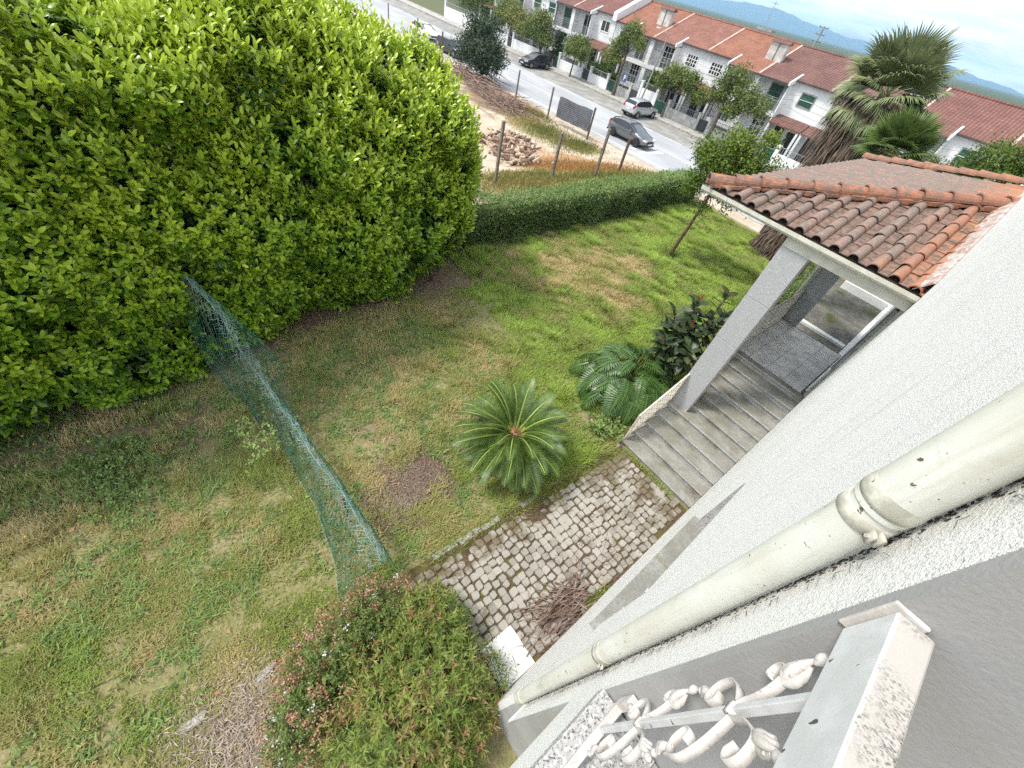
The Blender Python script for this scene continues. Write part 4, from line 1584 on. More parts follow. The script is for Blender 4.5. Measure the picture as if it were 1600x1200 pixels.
lean = 0.35 + 0.75 * rng.random(n)
dx, dy = np.cos(a), np.sin(a)
tip = P + np.stack([dx * lean * Lb, dy * lean * Lb, Lb * 0.85], 1)
sd_ = np.stack([-dy * Wb / 2, dx * Wb / 2, np.zeros(n)], 1)
V = np.stack([P - sd_, P + sd_, tip], 1).reshape(-1, 3)
me = np_mesh('lawn_grass', V, np.arange(3 * n).reshape(-1, 3), np.repeat(np.clip(v, 0, 1), 3))
o = bpy.data.objects.new('lawn_grass', me)
fin(o, MAT['grass_blade'])
o['kind'] = 'stuff'
o['label'] = 'patchy mown lawn grass with dry and bare spots'
o['category'] = 'grass'

# broad leaved weeds in the lawn
n = 2600
P = np.stack([-8 + rng.random(n) * 8, -4 + rng.random(n) * 12, np.full(n, 0.01)], 1)
dw = sstep((fbm(P + 3, 1.0, 3) - 0.50) / 0.16)
for q in ((-5.6, -2.0, 0.75), (-6.9, -2.9, 0.4), (-4.3, 1.7, 0.8), (-3.3, 2.4, 0.7), (-2.8, 0.6, 0.6), (-3.6, 0.9, 0.4)):
    dw = np.maximum(dw, 0.95 * spot(P, q[0], q[1], q[2]))
ok = (rng.random(n) < dw) & (np.hypot(P[:, 0] + 3.0, P[:, 1] - 1.65) > 0.7) & ~in_path(P, 0.05) & (P[:, 0] < -1.9) & (P[:, 0] > -7.3)
P = P[ok]
n = len(P)
arr = []
for k in range(9):
    a = rng.random(n) * 2 * PI
    d = nrm(np.stack([np.cos(a), np.sin(a), 0.25 + 0.9 * rng.random(n)], 1))
    arr.append(leaf_arrays(P + rng.normal(size=(n, 3)) * (0.05, 0.05, 0.008), d, np.tile([[0, 0, 1.0]], (n, 1)), 0.05 + 0.07 * rng.random(n), 0.018 + 0.022 * rng.random(n), np.clip(rng.normal(0.5, 0.22, n), 0, 1)))
nt_ = 2300
Q = np.stack([-7.3 + rng.random(nt_) * 6.4, -4.2 + rng.random(nt_) * 9, np.full(nt_, 0.005)], 1)
Q = Q[(fbm(Q + 21, 1.3, 3) > 0.47) & (np.hypot(Q[:, 0] + 3.0, Q[:, 1] - 1.65) > 0.7) & ~in_path(Q, 0.05) & (Q[:, 0] < -1.75)]
Q = np.repeat(Q, 16, 0) + rng.normal(size=(len(Q) * 16, 3)) * (0.035, 0.035, 0.003)
a = rng.random(len(Q)) * 2 * PI
arr.append(leaf_arrays(Q, np.stack([np.cos(a), np.sin(a), 0.3 + 0.9 * rng.random(len(Q))], 1), np.tile([[0, 0, 1.0]], (len(Q), 1)), 0.07 + 0.10 * rng.random(len(Q)), 0.010 + 0.008 * rng.random(len(Q)), np.clip(rng.normal(0.55, 0.25, len(Q)), 0, 1)))
leaf_obj('lawn_weeds', arr, MAT['weed_leaf'], None)
bpy.data.objects['lawn_weeds']['label'] = 'broad leaved weeds scattered through the lawn'

# straw and mulch litter
n = 9000
P = np.concatenate([np.stack([-1.2 + rng.normal(size=n // 3) * 0.42, -1.4 + rng.normal(size=n // 3) * 0.4, 0.012 + 0.03 * rng.random(n // 3)], 1),
                    np.stack([-3.0 + rng.normal(size=n // 3) * 0.36, 1.65 + rng.normal(size=n // 3) * 0.40, 0.01 + 0.02 * rng.random(n // 3)], 1),
                    np.stack([-7.4 + rng.normal(size=n // 3) * 0.3, -3.5 + rng.random(n // 3) * 9.2, 0.01 + 0.02 * rng.random(n // 3)], 1)])
a = rng.random(len(P)) * 2 * PI
d = np.stack([np.cos(a), np.sin(a), rng.normal(size=len(P)) * 0.15], 1)
vv = np.concatenate([0.55 + 0.3 * rng.normal(size=n // 3), 0.05 + 0.2 * np.abs(rng.normal(size=n // 3)), 0.15 + 0.3 * np.abs(rng.normal(size=n // 3))])
leaf_obj('straw_litter', [leaf_arrays(P, d, np.tile([[0, 0, 1.0]], (len(P), 1)), 0.04 + 0.10 * rng.random(len(P)), 0.006 + 0.008 * rng.random(len(P)), np.clip(vv, 0, 1))], MAT['straw'], None)
bpy.data.objects['straw_litter']['label'] = 'dry straw and mulch lying on the bare soil patches'

n = 60
P = np.stack([-7.2 + rng.random(n) * 5.6, -3.5 + rng.random(n) * 9, 0.03 + 0.02 * rng.random(n)], 1)
P = P[~in_path(P, -0.1)]
P = np.concatenate([P, np.stack([-7.2 + rng.normal(size=120) * 0.35, -3.0 + rng.random(120) * 8.5, np.full(120, 0.03)], 1)])
n = len(P)
leaf_obj('fallen_leaves', [leaf_arrays(P, nrm(rng.normal(size=(n, 3)) * (1, 1, 0.15)), nrm(rng.normal(size=(n, 3)) * 0.3 + (0, 0, 1.0)), 0.05 + 0.05 * rng.random(n), 0.025 + 0.02 * rng.random(n), 0.6 * rng.random(n))], MAT['salmon_petal'], None)
bpy.data.objects['fallen_leaves']['label'] = 'fallen brown leaves scattered on the lawn and below the laurel hedge'

# weedy tuft with yellow flowers
wp_ = thing('weed_patch', 'bushy weed patch with small yellow flowers in the lawn at the left', 'weed', (-5.6, -2.0, 0))
n = 420
P = np.stack([-5.6 + rng.normal(size=n) * 0.42, -2.0 + rng.normal(size=n) * 0.38, np.full(n, 0.01)], 1)
leaf_obj('foliage', shoots(P, nrm(rng.normal(size=(n, 3)) * 0.5 + (0, 0, 1.0)), 7, 0.12 + 0.15 * rng.random(n), 0.075, 0.4, np.full(n, 0.35), 0.35), MAT['weed_leaf'], wp_)
P = np.stack([-5.7 + rng.normal(size=26) * 0.6, -2.1 + rng.normal(size=26) * 0.5, 0.16 + 0.1 * rng.random(26)], 1)
leaf_obj('flower', [leaf_arrays(P, rdir(26), rdir(26), np.full(26, 0.03), np.full(26, 0.03), rng.random(26))], MAT['yellow_petal'], wp_)

# ------------------------------------------------------------------ crumpled green wire netting
net = thing('wire_netting', 'crumpled green wire netting laid across the grass from the laurel hedge to the flowering shrub', 'netting', (-5.4, 0.15, 0))


def net_pt(s, q):
    """s 0..1 along from the hedge to the shrub, q 0..1 across: ground on the near side, up to the fold, down the far side"""
    x = -7.35 + 5.42 * s
    bend = 0.03 * math.sin(s * 7 + 0.5)
    ridge_y = float(np.interp(s, (0, 0.12, 0.29, 0.5, 0.75, 1.0), (-0.15, 0.10, 0.24, 0.40, 0.55, 0.60))) + bend * 0.7
    ridge_z = float(np.interp(s, (0, 0.12, 0.29, 0.45, 0.9, 1.0), (2.05, 1.5, 0.98, 0.88, 0.86, 0.74))) + 0.012 * math.sin(s * 23)
    base_y = ridge_y - float(np.interp(s, (0, 0.15, 0.4, 0.7, 0.9, 1.0), (0.34, 0.36, 0.24, 0.26, 0.46, 0.66))) + 0.008 * math.sin(s * 31)
    cr = 0.010 * math.sin(s * 27 + q * 9) + 0.012 * math.sin(s * 15 - q * 8)
    if q < 0.62:
        u_ = q / 0.62
        y = base_y + (ridge_y - base_y) * u_ - 0.07 * math.sin(u_ * PI) * (0.6 + 0.5 * math.sin(s * 9))
        z = ridge_z * u_ ** 0.9
    else:
        u_ = (q - 0.62) / 0.38
        fl = float(np.interp(s, (0, 0.1, 0.22, 0.36, 0.5, 1.0), (0.4, 0.8, 1.0, 0.35, 0.15, 0.2)))
        y = ridge_y + 0.12 * u_ + 0.38 * fl * u_ ** 1.5
        z = ridge_z - (0.12 + 0.5 * u_ ** 1.2) * u_
    return Vector((x, y + cr, max(0.012, z + cr * 0.6)))


NSX, NQ = 150, 34
pts = [[net_pt(min(1, max(0, (i + 0.0) / NSX)), j / NQ) for j in range(NQ + 1)] for i in range(NSX + 1)]


def wires(sel, r_, mat, name):
    Vs, Fs = [], []
    for (i0, j0), (i1, j1) in sel:
        a, b = np.array(pts[i0][j0]), np.array(pts[i1][j1])
        a = a + rng.normal(size=3) * 0.004
        b = b + rng.normal(size=3) * 0.006
        d = b - a
        L = np.linalg.norm(d)
        if L < 1e-4:
            continue
        d /= L
        u_ = np.cross(d, (0.31, 0.2, 0.93))
        u_ /= np.linalg.norm(u_)
        w_ = np.cross(d, u_)
        o_ = len(Vs)
        for p in (a, b):
            for k in range(3):
                an = 2 * PI * k / 3
                Vs.append(p + (u_ * math.cos(an) + w_ * math.sin(an)) * r_)
        for k in range(3):
            k2 = (k + 1) % 3
            Fs.append((o_ + k, o_ + k2, o_ + 3 + k2, o_ + 3 + k))
    me = np_mesh(name, Vs, Fs, off=OFF[net.name])
    o = bpy.data.objects.new(name, me)
    fin(o, mat, net)
    o['kind'] = 'stuff'


green, pale = [], []
for i in range(NSX):
    for j in range(NQ):
        seg = ((i, j), (i + 1, j + 1)) if (i + j) % 2 == 0 else ((i + 1, j), (i, j + 1))
        (pale if (0.50 < j / NQ < 0.74 and random.random() < 0.85) or random.random() < 0.12 else green).append(seg)
wires(green, 0.0031, MAT['netting_green'], 'green_wire')
wires(pale, 0.0031, MAT['netting_pale'], 'pale_wire')
# second rolled layer along the fold
pts = [[net_pt(i / NSX, 0.5 + 0.26 * j / 14) + Vector((0.02, 0.03 * math.sin(i * 0.7 + j), 0.012 + 0.006 * math.sin(i * 0.9))) for j in range(15)] for i in range(NSX + 1)]
wires([((i, j), (i + 1, j + 1)) if (i + j) % 2 == 0 else ((i + 1, j), (i, j + 1)) for i in range(NSX) for j in range(14) if random.random() < 0.6], 0.0028, MAT['netting_pale'], 'folded_wire')
for q, dz in ((0.62, 0.01), (0.0, 0.02)):
    m = MB()
    m.tube([net_pt(i / 80, q) + Vector((0, -0.02 if q == 0 else 0, dz + 0.01 * math.sin(i * 2.1))) for i in range(81)], 0.0035, 4)
    part('edge_wire', m, MAT['netting_pale'], net, True)
for s in (0.02, 0.45, 0.8):
    p = net_pt(s, 0.60)
    m = MB()
    m.tube([(p.x, p.y, 0), (p.x + 0.02, p.y - 0.01, p.z + 0.02)], 0.018, 6)
    part('stake', m, MAT['post_rust'], net, True)
n = 60
P = np.stack([-4.9 + rng.normal(size=n) * 0.25, -0.05 + rng.normal(size=n) * 0.18, 0.1 + 0.5 * rng.random(n)], 1)
cl = thing('bindweed', 'light green climbing weed growing through the wire netting', 'weed', (-4.9, -0.05, 0))
leaf_obj('foliage', shoots(P, rdir(n) + (0, 0, 0.8), 6, 0.1 + 0.15 * rng.random(n), 0.07, 0.6, np.full(n, 0.7), 0.3), MAT['weed_leaf'], cl)

# ------------------------------------------------------------------ sago palm (cycas)
cy = thing('sago_palm', 'round sago palm with feathery fronds and brown centre beside the cobbled path', 'sago palm', (-2.66, 3.5, 0))
m = MB()
m.lathe([(0.16, 0), (0.19, 0.1), (0.18, 0.4), (0.15, 0.66), (0.10, 0.74)], (-2.66, 3.5, 0), 14)
part('trunk', m, MAT['bark_brown'], cy, True)
m = MB()
for k in range(120):
    a, e = random.random() * 2 * PI, random.uniform(0.35, 1.5)
    d = Vector((math.cos(a) * math.cos(e), math.sin(a) * math.cos(e), math.sin(e)))
    p = Vector((-2.66, 3.5, 0.70)) + d * random.uniform(0.05, 0.10)
    m.tube([p, p + d * 0.04, p + d * random.uniform(0.06, 0.085)], [0.012, 0.009, 0.001], 4, False)
m.lathe([(0.115, 0.66), (0.11, 0.74), (0.07, 0.80), (0.01, 0.82)], (-2.66, 3.5, 0), 12)
part('crown_core', m, MAT['cycas_core'], cy)


def frond_mesh(name, curve, length, seed, nl=28):
    """arching rachis in local xz plane (x outward), leaflets in a shallow V"""
    r2 = np.random.default_rng(seed)
    pos = np.zeros((nl + 7, 3))
    a = curve[0]
    st = length / (nl + 6)
    for i in range(1, nl + 7):
        a = curve[0] + (curve[1] - curve[0]) * (i / (nl + 6)) ** 1.3
        pos[i] = pos[i - 1] + st * np.array([math.cos(a), 0, math.sin(a)])
    Pn, Dn, Un, Ln, vn = [], [], [], [], []
    for i in range(5, nl + 6):
        t_ = (i - 5) / nl
        tan = nrm((pos[min(i + 1, nl + 6)] - pos[i - 1])[None])[0]
        upv = np.array([-tan[2], 0, tan[0]])
        for s_ in (-1, 1):
            ln = length * 0.20 * (math.sin(PI * (0.16 + 0.80 * t_)) ** 0.7) * (0.9 + 0.2 * r2.random())
            d = np.array([0, s_, 0]) * 0.80 + tan * (0.42 + 0.5 * t_) + upv * 0.28
            Pn.append(pos[i])
            Dn.append(d)
            Un.append(upv)
            Ln.append(ln)
            vn.append(0.42 + 0.35 * r2.random())
    V, F, v = leaf_arrays(np.array(Pn), np.array(Dn), np.array(Un), np.array(Ln), np.full(len(Ln), 0.020 * length / 0.9), np.array(vn), 0.1, 0.02)
    V, F, v = list(V), list(F), list(v)
    o_ = len(V)
    for i in range(0, nl + 7, 3):
        wd = 0.016 * (1 - 0.75 * i / (nl + 6)) * length / 0.9
        V += [pos[i] + (0, -wd, 0.003), pos[i] + (0, wd, 0.003), pos[i] + (0, 0, 0.012)]
        v += [0.98] * 3
    ns = (len(V) - o_) // 3
    for i in range(ns - 1):
        b = o_ + i * 3
        for k, k2 in ((0, 2), (2, 1)):
            F += [(b + k, b + k2, b + 3 + k2), (b + k, b + 3 + k2, b + 3 + k)]
    return np_mesh(name, np.array(V), np.array(F), np.array(v))


FM = [frond_mesh('frond', c, L, i) for i, (c, L) in enumerate((((1.05, 0.1), 0.95), ((0.75, -0.25), 1.0), ((0.4, -0.6), 1.0), ((0.1, -0.95), 0.95), ((-0.2, -1.15), 0.85)))]
for f_ in FM:
    f_.materials.append(MAT['cycas_leaf'])
k = 0
for lv, (cnt, zz) in enumerate(((15, 0.76), (20, 0.74), (22, 0.70), (20, 0.64), (16, 0.55))):
    for i in range(cnt):
        a = 2 * PI * (i + 0.5 * (lv % 2)) / cnt + random.gauss(0, 0.05)
        rot = Euler((random.gauss(0, 0.22), random.gauss(0, 0.13), a + random.gauss(0, 0.06))).to_matrix()
        s_ = random.uniform(0.84, 1.12)
        inst('frond', FM[lv], cy, (-2.66 + 0.09 * math.cos(a), 3.5 + 0.09 * math.sin(a), zz), rot, (s_, s_, s_))


# ------------------------------------------------------------------ philodendron and rubber plant by the porch
def lobed_leaf(seed):
    r2 = np.random.default_rng(seed)
    Pn, Dn, Ln, Wn = [], [], [], []
    for i in range(12):
        t_ = i / 11
        for s_ in (-1, 1):
            Pn.append((0.42 * t_, s_ * 0.01, 0.05 * math.sin(PI * t_) - 0.06 * t_ * t_))
            ang = s_ * (1.75 - 1.35 * t_)
            Dn.append((math.cos(ang), math.sin(ang), -0.12))
            Ln.append((0.19 + 0.03 * r2.random()) * (0.55 + 0.45 * math.sin(PI * (0.15 + 0.75 * t_))))
            Wn.append(0.036)
    Pn.append((0.40, 0, -0.01))
    Dn.append((1, 0, -0.25))
    Ln.append(0.17)
    Wn.append(0.07)
    n = len(Pn)
    V, F, v = leaf_arrays(np.array(Pn), np.array(Dn), np.tile([[0, 0, 1.0]], (n, 1)), np.array(Ln), np.array(Wn), np.clip(r2.normal(0.5, 0.12, n), 0, 1), 0.1, 0.15)
    V, F, v = list(V), list(F), list(v)
    o_ = len(V)
    V += [(-0.02, -0.012, 0), (-0.02, 0.012, 0), (0.42, 0.02, 0.0), (0.42, -0.02, 0.0), (0.2, 0.028, 0.045), (0.2, -0.028, 0.045)]
    v += [0.5] * 6
    F += [(o_, o_ + 1, o_ + 4), (o_, o_ + 4, o_ + 5), (o_ + 5, o_ + 4, o_ + 2), (o_ + 5, o_ + 2, o_ + 3)]
    me = np_mesh('leaf', np.array(V), np.array(F), np.array(v))
    me.materials.append(MAT['philodendron_leaf'])
    return me


PL = [lobed_leaf(i) for i in range(4)]
ph = thing('philodendron', 'spreading dark green plant with deeply lobed leaves beside the porch steps', 'plant', (-2.75, 7.0, 0))
m = MB()
for k in range(150):
    a = random.random() * 2 * PI
    rr = 1.0 * math.sqrt(random.random())
    cx, cy_ = -2.72 + 0.98 * rr * math.cos(a), 7.05 + 1.12 * rr * math.sin(a)
    h = 0.92 * math.sqrt(max(0.05, 1 - 0.75 * rr * rr)) * random.uniform(0.65, 1.08)
    tilt = 0.25 + 0.75 * rr
    rot = Euler((random.gauss(0, 0.2), tilt + random.gauss(0, 0.15), a + random.gauss(0, 0.35)), 'XYZ')
    Rm = Matrix.Rotation(a + random.gauss(0, 0.4), 3, 'Z') @ Matrix.Rotation(tilt * 0.8 + random.gauss(0, 0.15), 3, 'Y') @ Matrix.Rotation(random.gauss(0, 0.25), 3, 'X')
    s_ = random.uniform(0.75, 1.15)
    inst('leaf', random.choice(PL), ph, (cx, cy_, h), Rm, (s_, s_, s_))
    m.tube([(-2.72 + 0.3 * (cx + 2.72), 7.05 + 0.3 * (cy_ - 7.05), 0), (cx * 0.6 - 2.72 * 0.4, cy_ * 0.6 + 7.05 * 0.4, h * 0.75), (cx, cy_, h)], [0.012, 0.010, 0.007], 4, False)
part('stems', m, MAT['green_stem'], ph, kind='stuff')


def oval_leaf(name, mat, L, W, v0):
    V, v = [], []
    n = 7
    for i in range(n + 1):
        t_ = i / n
        w_ = W * math.sin(PI * min(0.98, 0.04 + 0.94 * t_)) ** 0.75
        z = -0.35 * L * t_ * t_ * 0.5
        V += [(L * t_, -w_ / 2, z + 0.12 * w_), (L * t_, 0, z), (L * t_, w_ / 2, z + 0.12 * w_)]
        v += [v0, v0 + 0.25, v0]
    F = []
    for i in range(n):
        b = i * 3
        F += [(b, b + 3, b + 4, b + 1), (b + 1, b + 4, b + 5, b + 2)]
    me = np_mesh(name, np.array(V), np.array(F), np.array(v), smooth=True)
    me.materials.append(MAT[mat])
    return me


RL = [oval_leaf('leaf', 'rubber_leaf', 0.30, 0.145, v0) for v0 in (0.2, 0.4, 0.65)]
rb = thing('rubber_plant', 'tall rubber plant with dark glossy oval leaves next to the granite pillar', 'plant', (-2.35, 7.9, 0))
m = MB()
for (bx, by, bz) in ((-2.75, 7.7, 1.25), (-2.45, 8.1, 1.75), (-2.2, 8.35, 2.05), (-2.65, 8.3, 2.25), (-2.35, 8.8, 2.5), (-2.05, 7.8, 1.45), (-2.75, 8.75, 1.75), (-2.3, 7.5, 1.05), (-2.15, 8.9, 2.0), (-3.0, 8.2, 1.45), (-2.0, 8.3, 1.2), (-2.9, 8.0, 1.9), (-2.6, 7.5, 1.5), (-2.35, 8.2, 1.4), (-2.75, 8.5, 2.05), (-2.5, 7.9, 0.9)):
    base = Vector((-2.35 + random.uniform(-.1, .1), 8.1 + random.uniform(-.1, .1), 0))
    top = Vector((bx, by, bz))
    mid = base.lerp(top, 0.55) + Vector((0, 0, 0.1))
    m.tube([base, mid, top], [0.025, 0.018, 0.01], 6)
    for k in range(18):
        t_ = k / 18
        a = k * 2.4 + random.random() * 0.5
        p = mid.lerp(top, 0.25 + 0.75 * t_)
        Rm = Matrix.Rotation(a, 3, 'Z') @ Matrix.Rotation(0.45 - 1.25 * t_ + random.gauss(0, 0.18), 3, 'Y') @ Matrix.Rotation(random.gauss(0, 0.25), 3, 'X')
        s_ = random.uniform(0.9, 1.25) * (1.05 - 0.3 * t_)
        inst('leaf', RL[0 if t_ < 0.4 else random.choice((0, 1, 2))], rb, p, Rm, (s_, s_, s_))
part('stems', m, MAT['bark_brown'], rb, True)
m = MB()
for (bx, by, bz) in ((-2.75, 7.7, 1.28), (-2.45, 8.1, 1.8), (-2.65, 8.3, 2.3)):
    m.tube([(bx, by, bz), (bx, by, bz + 0.06), (bx + 0.01, by, bz + 0.13)], [0.02, 0.016, 0.002], 6)
part('red_bud', m, MAT['lamp_red'], rb, True)
gp = thing('broadleaf_plant', 'small fresh green leafy plant at the foot of the porch steps', 'plant', (-2.1, 5.65, 0))
n = 130
P = np.stack([-2.12 + rng.normal(size=n) * 0.16, 5.7 + rng.normal(size=n) * 0.2, 0.03 + 0.12 * rng.random(n)], 1)
leaf_obj('foliage', shoots(P, rdir(n) * 0.6 + (0, 0, 1.0), 5, 0.08 + 0.1 * rng.random(n), 0.095, 0.62, np.full(n, 0.5), 0.3), MAT['weed_leaf'], gp)

# ------------------------------------------------------------------ shrubs in the near corner
nd = thing('heavenly_bamboo', 'feathery light green shrub with reddish tips below the house corner', 'shrub', (-0.35, 0.45, 0))
n = 2500
d = rdir(n)
d[:, 2] = np.abs(d[:, 2])
rr = rng.random(n) ** 0.4
P = np.array([-0.36, 0.34, 0.1]) + d * rr[:, None] * (0.92, 1.0, 1.05) * (0.72 + 0.56 * vnoise(d * 2.0 + 9, 1.3))[:, None]
P2 = np.array([-0.95, 0.75, 0.1]) + d[:900] * rr[:900, None] * (0.55, 0.5, 0.8)
P3 = np.array([-1.15, 0.15, 0.1]) + rdir(500) * (0.45, 0.6, 0.55) * rng.random((500, 1)) ** 0.4
P = np.concatenate([P, P2, np.abs(P3) * np.sign(P3) * (1, 1, 1)])
P = P[P[:, 2] > 0.02]
P[:, 2] *= 0.72 + 0.5 * vnoise(P * (1, 1, 0) + 3, 2.2)
n = len(P)
P += rng.normal(size=(n, 3)) * 0.03
k = (P[:, 0] < 0.20) | (P[:, 2] < 3)
vb = 0.12 + 0.75 * fbm(P, 2.6, 3) + rng.normal(size=n) * 0.13 + 0.22 * (rng.random(n) < 0.14)
leaf_obj('foliage', shoots(P, nrm(d[np.arange(n) % len(d)] * 0.55 + (0, 0, 0.7) + rng.normal(size=(n, 3)) * 0.35), 8, 0.12 + 0.10 * rng.random(n), 0.088, 0.25, vb, 0.2, 1.0), MAT['nandina_leaf'], nd)
m = MB()
for k in range(46):
    a = random.random() * 2 * PI
    e = Vector((-0.5 + 0.75 * math.cos(a) * random.random(), 0.35 + 0.8 * math.sin(a) * random.random(), random.uniform(0.5, 1.0)))
    b = Vector((-0.5 + random.uniform(-.2, .2), 0.35 + random.uniform(-.2, .2), 0))
    m.tube([b, b.lerp(e, 0.6) + Vector((0, 0, 0.1)), e], [0.01, 0.007, 0.003], 4, False)
part('stems', m, MAT['twig_red'], nd, kind='stuff')
ab = thing('flowering_abelia', 'shrub with white flowers and salmon bracts at the end of the wire netting', 'shrub', (-1.3, -0.1, 0))
n = 1500
d = rdir(n)
d[:, 2] = np.abs(d[:, 2])
P = np.concatenate([np.array([-1.35, -0.15, 0.1]) + d[:700] * (0.48, 0.72, 0.62) * rng.random((700, 1)) ** 0.35, np.array([-1.45, 0.35, 0.1]) + d[700:1100] * (0.42, 0.45, 0.62) * rng.random((400, 1)) ** 0.35,
                    np.array([-1.0, -0.75, 0.1]) + d[1100:] * (0.32, 0.42, 0.42) * rng.random((400, 1)) ** 0.35])
n = len(P)
leaf_obj('foliage', shoots(P, nrm(d + rng.normal(size=(n, 3)) * 0.4), 8, 0.10 + 0.10 * rng.random(n), 0.05, 0.5, 0.25 + 0.4 * fbm(P, 3, 2), 0.3), MAT['abelia_leaf'], ab)
q = rng.choice(n, 1300)
pp = P[q] + d[q] * (0.16, 0.16, 0.20)
fz = fbm(pp, 2.8, 2) + 0.1 * (pp[:, 0] < -1.3)
pp = pp[fz > 0.535]
cl_ = np.repeat(pp, 9, 0) + rng.normal(size=(len(pp) * 9, 3)) * 0.028
leaf_obj('salmon_bracts', [leaf_arrays(cl_, rdir(len(cl_)), rdir(len(cl_)), np.full(len(cl_), 0.028), np.full(len(cl_), 0.019), rng.random(len(cl_)))], MAT['salmon_petal'], ab)
q = rng.choice(n, 75)
pp = P[q] + d[q] * 0.16
pp = pp[:40]
cl_ = np.repeat(pp, 10, 0) + rng.normal(size=(400, 3)) * 0.018
leaf_obj('white_flowers', [leaf_arrays(cl_, rdir(400), rdir(400), np.full(400, 0.028), np.full(400, 0.022), rng.random(400))], MAT['white_petal'], ab)

# twig pile against the wall, and dry twigs strewn on the path
tp_ = thing('twig_pile', 'heap of dry reddish brown branches on the cobbles against the house wall', 'twig pile', (-0.05, 2.6, 0))


def twig(m, p, a, L, r_, up, wob=0.12, n=5):
    pts = [Vector(p)]
    d = Vector((math.cos(a) * math.cos(up), math.sin(a) * math.cos(up), math.sin(up)))
    for i in range(n):
        d = (d + Vector((random.gauss(0, wob), random.gauss(0, wob), random.gauss(0, wob * 0.5) - 0.03))).normalized()
        q = pts[-1] + d * L / n
        q.z = max(q.z, r_)
        q.x = min(q.x, wx(q.y) - 0.01)
        pts.append(q)
    m.tube(pts, [r_ * (1 - 0.65 * i / n) for i in range(n + 1)], 5, False)


for k in range(70):
    m = MB()
    a = R(random.gauss(72, 24)) + (PI if random.random() < 0.35 else 0)
    L = random.uniform(0.35, 1.05)
    cx, cy_ = random.gauss(-0.10, 0.13), random.gauss(2.55, 0.24)
    twig(m, (cx - math.cos(a) * L / 2, cy_ - math.sin(a) * L / 2, 0.03 + abs(random.gauss(0, 0.11))), a, L, random.choice((0.006, 0.008, 0.011, 0.017)), random.gauss(0.03, 0.10))
    part('branch', m, MAT['twig_red'], tp_, True)
m = MB()
for k in range(200):
    twig(m, (random.gauss(-0.25, 0.25), random.gauss(3.5, 0.45), 0.035), random.random() * 6.3, random.uniform(0.1, 0.4), 0.003, 0.03, 0.2, 4)
for k in range(60):
    twig(m, (random.gauss(-0.1, 0.2), random.gauss(2.1, 0.5), 0.04), random.random() * 6.3, random.uniform(0.2, 0.5), 0.004, 0.05, 0.25, 4)
part('small_twigs', m, MAT['twig_red'], tp_, kind='stuff')
for i, (x, y, z) in enumerate(((-0.95, 6.0, 0.17), (-0.7, 6.35, 0.34))):
    pass
lf = MB()
for k in range(26):
    twig(lf, (random.gauss(-0.05, 0.05), random.gauss(6.05, 0.06), 0.19), random.random() * 6.3, random.uniform(0.08, 0.2), 0.004, 0.1, 0.3, 4)
o = thing('dead_leaf_tuft', 'small dry brown leaf tuft lying on the lowest porch steps', 'dead leaves', (-0.05, 6.05, 0.17))
part('dry_leaf', lf, MAT['twig_red'], o, kind='stuff')
# grass tufts at the wall foot
n = 2100
P = np.concatenate([np.stack([wx(3) - 0.02 - np.abs(rng.normal(size=300)) * 0.06, 3.1 + rng.normal(size=300) * 0.18, np.zeros(300)], 1),
                    np.stack([-1.78 + 0.049 * (np.linspace(1.2, 5.6, 1500) - 1.12) + rng.normal(size=1500) * 0.09, np.linspace(1.2, 5.6, 1500), np.zeros(1500)], 1), np.stack([-1.5 + rng.random(300) * 1.3, 5.68 + rng.normal(size=300) * 0.03, np.zeros(300)], 1)])
d = nrm(rng.normal(size=(n, 3)) * 0.6 + (0, 0, 1.0))
leaf_obj('wall_grass', [leaf_arrays(P, d, rdir(n), 0.06 + 0.12 * rng.random(n), 0.008 + 0.006 * rng.random(n), np.clip(rng.normal(0.75, 0.15, n), 0, 1))], MAT['grass_blade'], None)
bpy.data.objects['wall_grass']['label'] = 'grass tufts growing along the path edges and wall foot'
for i, (x, y) in enumerate(((-1.74, -1.78), (-1.76, -1.02))):
    m = MB()
    m.obox((x, y, -0.012), (0.045, 0.02 * (i % 3 - 1), 0), (-0.03 * (i % 2), 0.13, 0.01), (0.01, 0, 0.035))
    if i == 0:
        es = thing('edging_stones', 'row of half buried grey edging stones by the straw litter', 'edging', (-1.77, -1.6, 0))
    part('edging_stone', m, MAT['granite_kerb'], es, bevel=0.02)

